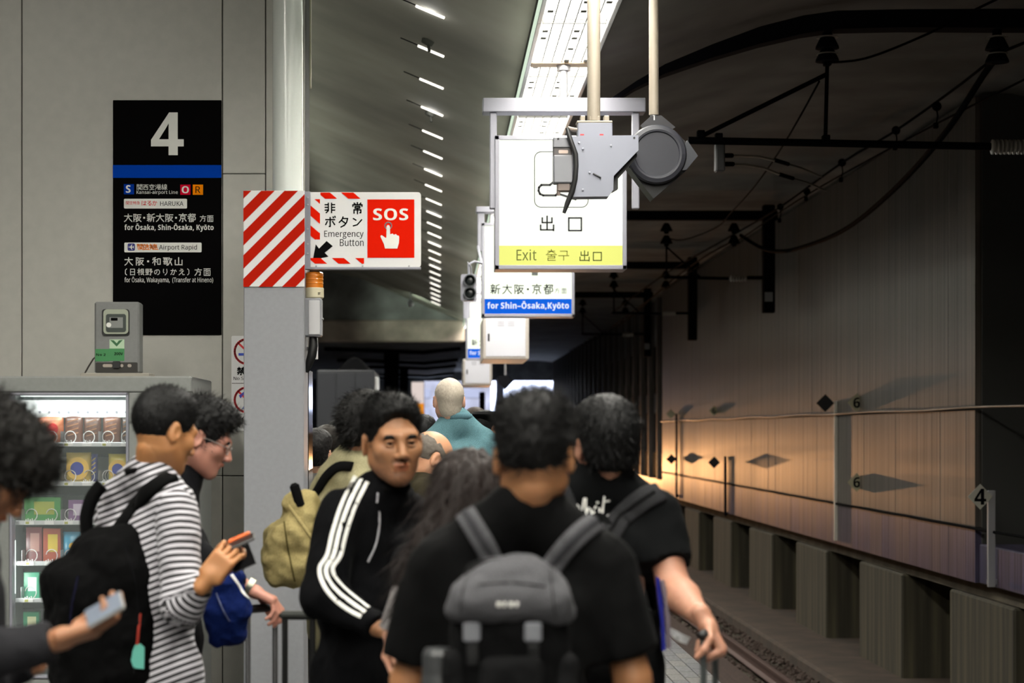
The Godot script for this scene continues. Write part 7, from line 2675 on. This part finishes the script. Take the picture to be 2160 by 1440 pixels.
# ---- curly haired man with a phone, cut by the frame ----
func phone_man() -> void:
	var d := 4.2
	var rh := func(bag: Dictionary, root: Vector3) -> void:
		hand(at(118, 1350, d - 0.22) - root, Vector3(0.98, 0.30, -0.05), Vector3(-0.25, 0.85, -0.25), 1.0, [[0.35, 0.5, 0.4], [0.30, 0.6, 0.5], [0.35, 0.65, 0.5], [0.40, 0.7, 0.5]], [Vector3(0.7, 0.45, 0.75), Vector3(0.95, -0.1, 0.35), Vector3(0.95, -0.15, 0.1)], bag, 0.98)
	var J := {"root": feet(-55, d), "H": at(-32, 992, d), "N": at(-75, 1085, d + 0.03), "SL": at(-160, 1170, d + 0.16), "SR": at(-70, 1190, d - 0.16), "EL": at(-60, 1400, d + 0.05), "ER": at(-105, 1400, d - 0.22), "WL": at(80, 1400, d + 0.02), "WR": at(116, 1352, d - 0.22), "P": at(-95, 1560, d)}
	var p := person("curly haired man in a grey jacket holding out a phone", J, {"skin": Color(0.62, 0.43, 0.31), "cuff": 0.98, "hair": Color(0.085, 0.078, 0.07), "hair_style": "curly", "look": looking(Vector3(0.80, -0.62, -0.10)), "shirt": cloth(Color(0.20, 0.20, 0.215)), "sleeve": "long", "loose": 1.05, "top_name": "jacket", "trousers": Color(0.06, 0.06, 0.065), "strands": 4500, "strand_len": 0.030, "lift": 0.8, "flow": Vector3.ZERO, "curl": 0.5, "hair_amp": 0.016, "hair_freq": 40.0, "sd": 41, "hands": [rh], "eyes": true, "cloth_cell": 0.012})
	spectacles(p.hx, p.node, Color(0.05, 0.05, 0.05))
	var ph := thing("phone", "silver rimmed phone in the curly haired man's hand", "phone", at(226, 1283, d - 0.24))
	var st := mb()
	var B := Basis(Vector3.BACK, 0.52) * Basis(Vector3.RIGHT, -0.95)
	cbox(st, Vector3(-0.050, -0.030, -0.004), Vector3(0.038, 0.030, 0.004), 0.003, Transform3D(B, Vector3.ZERO))
	mk(st, "slab", mat(Color(0.56, 0.56, 0.55), 0.3, 0.3), ph)
	st = mb()
	cbox(st, Vector3(-0.047, -0.027, 0.0041), Vector3(0.035, 0.027, 0.0048), 0.0003, Transform3D(B, Vector3.ZERO))
	mk(st, "screen", mat(Color(0.42, 0.45, 0.50), 0.1), ph)
	st = mb()
	cbox(st, Vector3(0.012, -0.026, -0.0075), Vector3(0.034, 0.000, -0.004), 0.002, Transform3D(B, Vector3.ZERO))
	mk(st, "camera_bump", mat(Color(0.4, 0.38, 0.3), 0.3), ph)

func spectacles(hx: Transform3D, t: Node3D, c: Color) -> void:
	var m := mat(c, 0.3, 0.3)
	var st := mb()
	for x in [-0.034, 0.034]:
		var pts := []
		for i in 19:
			var a := TAU * i / 18.0
			pts.append(Vector3(x + cos(a) * 0.024, -0.001 + sin(a) * 0.019, -0.106 + absf(x + cos(a) * 0.024) * 0.18))
		tube(st, pts, 0.0016, 6)
	tube(st, [Vector3(-0.010, 0.004, -0.107), Vector3(0, 0.007, -0.110), Vector3(0.010, 0.004, -0.107)], 0.0016, 6)
	for s in [-1.0, 1.0]:
		tube(st, [Vector3(s * 0.058, 0.004, -0.096), Vector3(s * 0.078, 0.008, -0.03), Vector3(s * 0.082, 0.006, 0.02), Vector3(s * 0.080, -0.014, 0.035)], 0.0016, 6)
	var o := mk(st, "spectacles", m, t)
	o.transform = hx

# ---- man in glasses behind the striped shirt ----
func glasses_man() -> void:
	var d := 6.6
	var rh := func(bag: Dictionary, root: Vector3) -> void:
		hand(at(530, 1244, d - 0.12) - root, Vector3(0.90, -0.42, 0.05), Vector3(-0.35, -0.9, 0.0), -1.0, [[0.5, 0.6, 0.5], [0.7, 0.7, 0.5], [0.85, 0.7, 0.5], [0.95, 0.7, 0.5]], [Vector3(0.8, 0.3, 0.6), Vector3(0.8, 0.1, 0.6), Vector3(0.7, 0.0, 0.7)], bag, 1.0)
	var J := {"root": feet(345, d), "H": at(425, 926, d), "N": at(385, 1002, d + 0.02), "SL": at(290, 1090, d + 0.14), "SR": at(372, 1098, d - 0.10), "EL": at(370, 1230, d + 0.14), "ER": at(424, 1188, d - 0.16), "WL": at(480, 1230, d + 0.1), "WR": at(528, 1242, d - 0.12), "P": at(340, 1360, d)}
	var p := person("man with thin rimmed glasses looking down in profile", J, {"skin": Color(0.73, 0.51, 0.44), "hair": Color(0.045, 0.043, 0.045), "hair_style": "full", "look": looking(Vector3(0.93, -0.36, -0.12)), "shirt": cloth(Color(0.10, 0.10, 0.115)), "sleeve": "long", "top_name": "jacket", "trousers": Color(0.05, 0.05, 0.06), "strands": 3200, "strand_len": 0.032, "lift": 0.18, "flow": Vector3(0, 0.0, -0.2), "hair_amp": 0.008, "hair_freq": 60.0, "sd": 51, "hands": [rh], "eyes": true})
	spectacles(p.hx, p.node, Color(0.62, 0.60, 0.58))
	# watch
	var st := mb()
	var w: Vector3 = at(527, 1238, d - 0.12) - p.node.position
	tube(st, [w + Vector3(-0.010, 0.006, 0), w + Vector3(0.008, -0.004, 0)], 0.033, 16)
	mk(st, "wrist_watch", mat(Color(0.50, 0.50, 0.44), 0.3, 0.6), p.node)
	# blue bag on his arm
	var bd := d - 0.30
	var k := bd / FOCAL
	var b := thing("blue_bag", "navy blue cloth bag with a white edge hanging from an arm", "bag", at(480, 1285, bd))
	var P := func(px: float, py: float, z := 0.0) -> Vector3: return Vector3((px - 480) * k, -(py - 1285) * k, z)
	var tl := Basis(Vector3.BACK, 0.12)
	var f := field([["b", P.call(478, 1262), Vector3(44 * k, 62 * k, 0.06), 0.05, tl, 0.04], ["b", P.call(478, 1318), Vector3(40 * k, 46 * k, 0.055), 0.045, tl, 0.05]], 0.009, rnoise(10.0, 19, 3), 0.022)
	soft("sack", f, cloth(Color(0.08, 0.16, 0.42)), b)
	drape("white_edge", b, f, [[488, 1212], [502, 1232], [514, 1252], [524, 1262]], bd - 0.4, bd - 0.05, 0.012, 0.004, M.white_paint, 10)
	drape("zip", b, f, [[456, 1250], [470, 1285], [484, 1310]], bd - 0.4, bd - 0.05, 0.005, 0.003, mat(Color(0.35, 0.38, 0.5), 0.4, 0.4), 10)
	st = mb()
	cbox(st, P.call(481, 1309, 0.055), P.call(488, 1298, 0.066), 0.002)
	mk(st, "zip_pull", M.white_paint, b)
	suitcase("suitcase", "dark suitcase with a silver pole under the glasses man's hand", at(552, 1281, d - 0.10), 0.12, mat(Color(0.62, 0.62, 0.63), 0.25, 0.8), M.black, Color(0.16, 0.17, 0.19), 0.78)
	suitcase("suitcase", "black suitcase with a wide black pull handle by the pillar", at(630, 1296, d - 0.45), 58.0 * (d - 0.45) / FOCAL, M.black, mat(Color(0.20, 0.21, 0.20), 0.35), Color(0.05, 0.05, 0.055), 0.0)

# ---- black track jacket with white stripes, face to the viewer ----
func track_jacket_man() -> void:
	var d := 5.8
	var J := {"root": feet(770, d), "H": at(828, 934, d - 0.02), "N": at(806, 1040, d + 0.02), "SL": at(880, 1100, d + 0.16), "SR": at(716, 1092, d - 0.10), "EL": at(880, 1290, d + 0.2), "ER": at(684, 1258, d - 0.20), "WL": at(840, 1350, d + 0.05), "WR": at(812, 1332, d - 0.30), "P": at(770, 1440, d)}
	var p := person("man in a black track jacket with three white sleeve stripes", J, {"skin": Color(0.60, 0.42, 0.29), "hair": Color(0.03, 0.028, 0.028), "hair_style": "short", "look": looking(Vector3(0.30, -0.02, 1.0), -0.03), "shirt": cloth(Color(0.035, 0.037, 0.05)), "sleeve": "long", "top_name": "jacket", "loose": 1.12, "trousers": Color(0.20, 0.16, 0.15), "strands": 3600, "strand_len": 0.020, "lift": 0.45, "flow": Vector3(0.2, 0.4, -0.3), "hair_amp": 0.004, "sd": 61, "stubble": 0.75, "eyes": true, "head_scale": 1.06, "cloth_cell": 0.011, "fold": 0.014, "hem": 0.06})
	var t: Node3D = p.node
	var sf: Field = p.shirt
	for q in [[[750, 1004], [722, 1060], [702, 1120], [690, 1170], [674, 1198], [682, 1232], [704, 1262], [735, 1286], [762, 1300]], [[762, 1010], [736, 1062], [716, 1120], [704, 1170], [688, 1198], [694, 1224], [716, 1250], [744, 1272], [770, 1290]], [[775, 1016], [750, 1066], [731, 1122], [718, 1172], [702, 1196], [707, 1216], [728, 1240], [752, 1260], [778, 1280]]]:
		drape("white_stripe", t, sf, q, d - 0.7, d - 0.2, 0.0125, 0.0015, M.white_ink, 40)
	for q in [[[797, 1040], [795, 1060]], [[800, 1078], [800, 1110], [792, 1150], [776, 1185]]]:
		drape("piping", t, sf, q, d - 0.7, d - 0.2, 0.006, 0.002, mat(Color(0.62, 0.62, 0.64), 0.6), 12)
	# stand-up collar
	var st := mb()
	var ring := []
	var nk: Vector3 = p.K.N
	for i in 25:
		var a := TAU * i / 24.0
		ring.append(nk + Vector3(cos(a) * 0.070, 0.012 + 0.012 * cos(a), sin(a) * 0.066))
	tube(st, ring, 0.020, 8)
	mk(st, "collar", cloth(Color(0.035, 0.035, 0.04)), t)

# ---- sand coloured hood and a khaki rucksack ----
func hoodie_man() -> void:
	var d := 7.1
	var hd := [["c", at(735, 985, d + 0.02), 0.075, at(775, 985, d - 0.02), 0.07], ["c", at(700, 1010, d + 0.05), 0.06, at(745, 975, d), 0.07]]
	var J := {"root": feet(735, d), "H": at(777, 908, d), "N": at(752, 985, d + 0.02), "SL": at(690, 1042, d + 0.10), "SR": at(775, 1062, d - 0.16), "EL": at(700, 1190, d + 0.1), "ER": at(772, 1200, d - 0.2), "WL": at(760, 1260, d + 0.05), "WR": at(820, 1250, d - 0.2), "P": at(735, 1330, d)}
	var p := person("person in a sand coloured hooded top behind the track jacket", J, {"skin": Color(0.74, 0.54, 0.42), "hair": Color(0.05, 0.046, 0.044), "hair_style": "full", "look": looking(Vector3(0.85, -0.1, -0.5)), "shirt": cloth(Color(0.74, 0.71, 0.56)), "sleeve": "long", "top_name": "hooded_top", "trousers": Color(0.66, 0.62, 0.52), "strands": 3000, "strand_len": 0.032, "lift": 0.4, "hair_amp": 0.008, "hair_freq": 60.0, "sd": 71, "hood": hd, "fold": 0.016})
	var t: Node3D = p.node
	var bd := d - 0.10
	var k := bd / FOCAL
	var r := thing("rucksack", "khaki yellow rucksack hanging low on the sand coloured top", "rucksack", at(622, 1140, bd))
	var P := func(px: float, py: float, z := 0.0) -> Vector3: return Vector3((px - 622) * k, -(py - 1140) * k, z)
	var tl := Basis(Vector3.BACK, 0.16)
	var f := field([["b", P.call(634, 1086), Vector3(40 * k, 52 * k, 0.09), 0.06, tl, 0.05], ["b", P.call(622, 1165), Vector3(58 * k, 68 * k, 0.11), 0.07, tl, 0.06], ["b", P.call(586, 1180, 0.02), Vector3(24 * k, 48 * k, 0.07), 0.04, tl, 0.04]], 0.010, rnoise(9.0, 77, 3), 0.026)
	var khaki := cloth(Color(0.78, 0.71, 0.49))
	soft("main_sack", f, khaki, r)
	drape("flap_edge", r, f, [[608, 1066], [640, 1110], [668, 1152], [680, 1168]], bd - 0.5, bd - 0.05, 0.012, 0.006, khaki, 14)
	drape("seam", r, f, [[600, 1100], [608, 1160], [622, 1225]], bd - 0.5, bd - 0.05, 0.006, 0.004, cloth(Color(0.45, 0.41, 0.24)), 12)
	var s2 := shifted(p.shirt, t, r)
	drape("shoulder_strap", r, s2, [[744, 984], [715, 984], [690, 1004], [670, 1035], [655, 1062]], d - 0.6, d - 0.06, 0.036, 0.012, cloth(Color(0.06, 0.06, 0.065)), 16)
	var st := mb()
	cbox(st, P.call(632, 1072, 0.05), P.call(652, 1018, 0.09), 0.01, Transform3D(Basis(Vector3.BACK, 0.3), Vector3(0.03, 0.0, 0)))
	mk(st, "top_handle", cloth(Color(0.05, 0.05, 0.055)), r)

# ---- tall man with cropped white hair in a teal jacket ----
func white_haired_man() -> void:
	var d := 10.3
	var J := {"root": feet(972, d), "H": at(947, 846, d), "N": at(962, 884, d + 0.01), "SL": at(914, 936, d - 0.02), "SR": at(1024, 934, d + 0.05), "EL": at(905, 1050, d), "ER": at(1040, 1050, d + 0.05), "WL": at(915, 1150, d + 0.1), "WR": at(1035, 1150, d + 0.12), "P": at(972, 1125, d)}
	var p := person("tall man with cropped white hair in a teal jacket", J, {"skin": Color(0.83, 0.64, 0.55), "hair": Color(0.74, 0.70, 0.64), "hair_style": "crop", "look": looking(Vector3(-0.15, -0.02, -1)), "shirt": cloth(Color(0.47, 0.65, 0.69)), "sleeve": "long", "top_name": "jacket", "trousers": Color(0.16, 0.16, 0.18), "strands": 700, "strand_len": 0.012, "lift": 0.25, "hair_amp": 0.003, "sd": 81, "girth": 1.15, "fold": 0.010})
	var st := mb()
	var ring := []
	for i in 25:
		var a := TAU * i / 24.0
		ring.append(p.K.N + Vector3(cos(a) * 0.070, 0.010 + 0.006 * sin(a), sin(a) * 0.066 - 0.004))
	tube(st, ring, 0.024, 8)
	mk(st, "collar", cloth(Color(0.43, 0.60, 0.65)), p.node)

# ---- balding older man in an olive jacket, head bowed ----
func bald_man() -> void:
	var d := 8.4
	var J := {"root": feet(895, d), "H": at(909, 970, d), "N": at(884, 1008, d + 0.03), "SL": at(868, 1040, d + 0.12), "SR": at(900, 1046, d - 0.16), "EL": at(880, 1140, d + 0.1), "ER": at(905, 1140, d - 0.2), "WL": at(930, 1190, d + 0.05), "WR": at(950, 1190, d - 0.2), "P": at(890, 1230, d)}
	var p := person("balding man in an olive jacket with his head bowed", J, {"skin": Color(0.78, 0.57, 0.44), "hair": Color(0.40, 0.37, 0.34), "hair_style": "fringe", "look": looking(Vector3(0.80, -0.50, -0.35)), "shirt": cloth(Color(0.27, 0.25, 0.18)), "sleeve": "long", "top_name": "jacket", "trousers": Color(0.15, 0.15, 0.16), "strands": 500, "strand_len": 0.014, "lift": 0.2, "hair_amp": 0.004, "sd": 91, "girth": 1.2})
	var st := mb()
	var ring := []
	for i in 25:
		var a := TAU * i / 24.0
		ring.append(p.K.N + Vector3(cos(a) * 0.078, 0.012 - 0.014 * cos(a), sin(a) * 0.07))
	tube(st, ring, 0.020, 8)
	mk(st, "collar", cloth(Color(0.30, 0.27, 0.19)), p.node)

# ---- woman with long dark hair ----
func long_haired_woman() -> void:
	var d := 5.0
	var J := {"root": feet(985, d), "H": at(985, 1050, d), "N": at(985, 1130, d + 0.02), "SL": at(880, 1200, d + 0.04), "SR": at(1075, 1200, d + 0.02), "EL": at(868, 1330, d + 0.05), "ER": at(1090, 1340, d + 0.05), "WL": at(826, 1350, d + 0.0), "WR": at(1080, 1450, d + 0.1), "P": at(985, 1500, d)}
	var lh := func(bag: Dictionary, root: Vector3) -> void:
		hand(at(828, 1325, d - 0.02) - root, Vector3(-0.15, -1.0, 0.0), Vector3(0.9, -0.2, 0.2), -1.0, fist(0.6), [Vector3(0.8, 0.4, 0.4), Vector3(0.9, 0.2, 0.4), Vector3(0.9, 0.1, 0.4)], bag, 0.9)
	var p := person("woman with long loose dark brown hair", J, {"skin": Color(0.80, 0.60, 0.50), "hair": Color(0.06, 0.045, 0.042), "look": looking(Vector3(0.25, -0.1, -1.0)), "shirt": cloth(Color(0.08, 0.075, 0.085)), "sleeve": "long", "trousers": Color(0.08, 0.08, 0.1), "sd": 101, "hands": [lh], "cell": 0.02})
	var t: Node3D = p.node
	var R := t.position
	var q := func(px: float, py: float, dd: float) -> Vector3: return at(px, py, dd) - R
	var H: Vector3 = p.K.H
	var prims := [["e", H + Vector3(0.004, 0.035, 0.010), Vector3(0.094, 0.098, 0.108), Basis(), 0.03],
		["c", H + Vector3(0, 0.0, 0.05), 0.090, q.call(968, 1130, d - 0.06), 0.092, 0.05],
		["c", q.call(968, 1120, d - 0.06), 0.088, q.call(925, 1180, d - 0.09), 0.070, 0.05],
		["c", q.call(925, 1180, d - 0.09), 0.066, q.call(880, 1240, d - 0.10), 0.036, 0.05],
		["c", q.call(880, 1240, d - 0.10), 0.036, q.call(852, 1280, d - 0.10), 0.014, 0.04],
		["-e", H + Vector3(0.02, -0.06, -0.12), Vector3(0.080, 0.11, 0.07), Basis(), 0.01]]
	var f := field(prims, 0.007, rnoise(26.0, 103, 3), 0.016, Vector3(1.4, 0.25, 1.0))
	var hb := bag_of()
	net(f, hb)
	var hm := hair_mat(Color(0.12, 0.088, 0.078))
	hold("hair", mesh_of(hb), hm, t)
	var st := mb()
	strands(hb, st, 3800, 0.080, Vector3(-0.45, -1.0, 0.1), 0.12, 105, 0.0011, 0.06)
	var so := mk(st, "loose_hair", hm, t)
	so.set_meta("kind", "stuff")
	# pale cuff
	st = mb()
	tube(st, [q.call(848, 1240, d - 0.03), q.call(838, 1285, d - 0.03), q.call(828, 1325, d - 0.02)], [0.026, 0.032, 0.036], 14)
	mk(st, "pale_cuff", cloth(Color(0.72, 0.70, 0.70)), t)

# ---- people farther along the platform ----
func background_people() -> void:
	var set := [
		[12.0, 690, 944, "person in a dark coat with cropped brown hair near the kiosk", Color(0.14, 0.12, 0.10), Color(0.20, 0.17, 0.14), "short", Vector3(-0.3, 0, -1), Color(0.72, 0.55, 0.44)],
		[13.5, 716, 930, "dark haired person far off in front of the kiosk", Color(0.04, 0.04, 0.04), Color(0.10, 0.10, 0.11), "full", Vector3(0.3, 0, -1), Color(0.74, 0.56, 0.45)],
		[11.0, 668, 958, "person in a pale top almost hidden by the pillar", Color(0.09, 0.08, 0.08), Color(0.66, 0.65, 0.64), "full", Vector3(0.2, 0, -1), Color(0.78, 0.60, 0.50)],
		[7.8, 1212, 966, "person in a light grey hooded top between two black T-shirts", Color(0.05, 0.05, 0.05), Color(0.62, 0.62, 0.65), "short", Vector3(0.5, 0, -1), Color(0.78, 0.60, 0.50)],
		[13.0, 893, 920, "short dark haired person beside the man in teal", Color(0.04, 0.04, 0.045), Color(0.08, 0.08, 0.09), "full", Vector3(0.1, 0, -1), Color(0.76, 0.56, 0.46)],
		[14.5, 1026, 905, "person in a black peaked cap beyond the teal jacket", Color(0.05, 0.05, 0.055), Color(0.05, 0.05, 0.06), "short", Vector3(0.6, 0, -0.8), Color(0.74, 0.56, 0.46)],
		[16.0, 1002, 896, "brown haired person beyond the peaked cap", Color(0.16, 0.12, 0.09), Color(0.10, 0.10, 0.12), "full", Vector3(-0.4, 0, -1), Color(0.74, 0.56, 0.46)],
	]
	var i := 0
	for q in set:
		i += 1
		var d: float = q[0]
		var x: float = q[1]
		var y: float = q[2]
		var s := FOCAL / d
		var A := func(mx: float, my: float, mz: float) -> Vector3: return at(x + mx * s, y + my * s, d + mz)
		var J := {"root": feet(x, d), "H": A.call(0.0, 0.0, 0.0), "N": A.call(-0.01, 0.13, 0.02), "SL": A.call(-0.18, 0.20, 0.0), "SR": A.call(0.18, 0.20, 0.0), "EL": A.call(-0.23, 0.48, 0.0), "ER": A.call(0.23, 0.48, 0.0), "WL": A.call(-0.2, 0.70, 0.08), "WR": A.call(0.2, 0.70, 0.08), "P": A.call(0.0, 0.68, 0.0)}
		var p := person(q[3], J, {"skin": q[8], "hair": q[4], "hair_style": q[6], "look": looking(q[7]), "shirt": cloth(q[5]), "sleeve": "long", "top_name": "coat", "trousers": Color(0.10, 0.10, 0.12), "strands": 250, "hair_cell": 0.010, "hair_amp": 0.006, "sd": 110 + i, "cell": 0.028, "cloth_cell": 0.022})
		if i == 6:
			var st := mb()
			lathe(st, [[0.10, 0.055], [0.125, 0.10], [0.13, 0.115], [0.10, 0.135], [0.0, 0.14]], Transform3D(looking(q[7]), p.K.H), 24)
			prism(st, PackedVector2Array([Vector2(-0.09, 0.0), Vector2(0.09, 0.0), Vector2(0.07, -0.07), Vector2(0, -0.09), Vector2(-0.07, -0.07)]), 0.006, Transform3D(looking(q[7]) * Basis(Vector3.RIGHT, PI / 2 + 0.25), p.K.H + looking(q[7]) * Vector3(0, 0.06, -0.085)))
			mk(st, "peaked_cap", cloth(Color(0.03, 0.03, 0.04)), p.node)
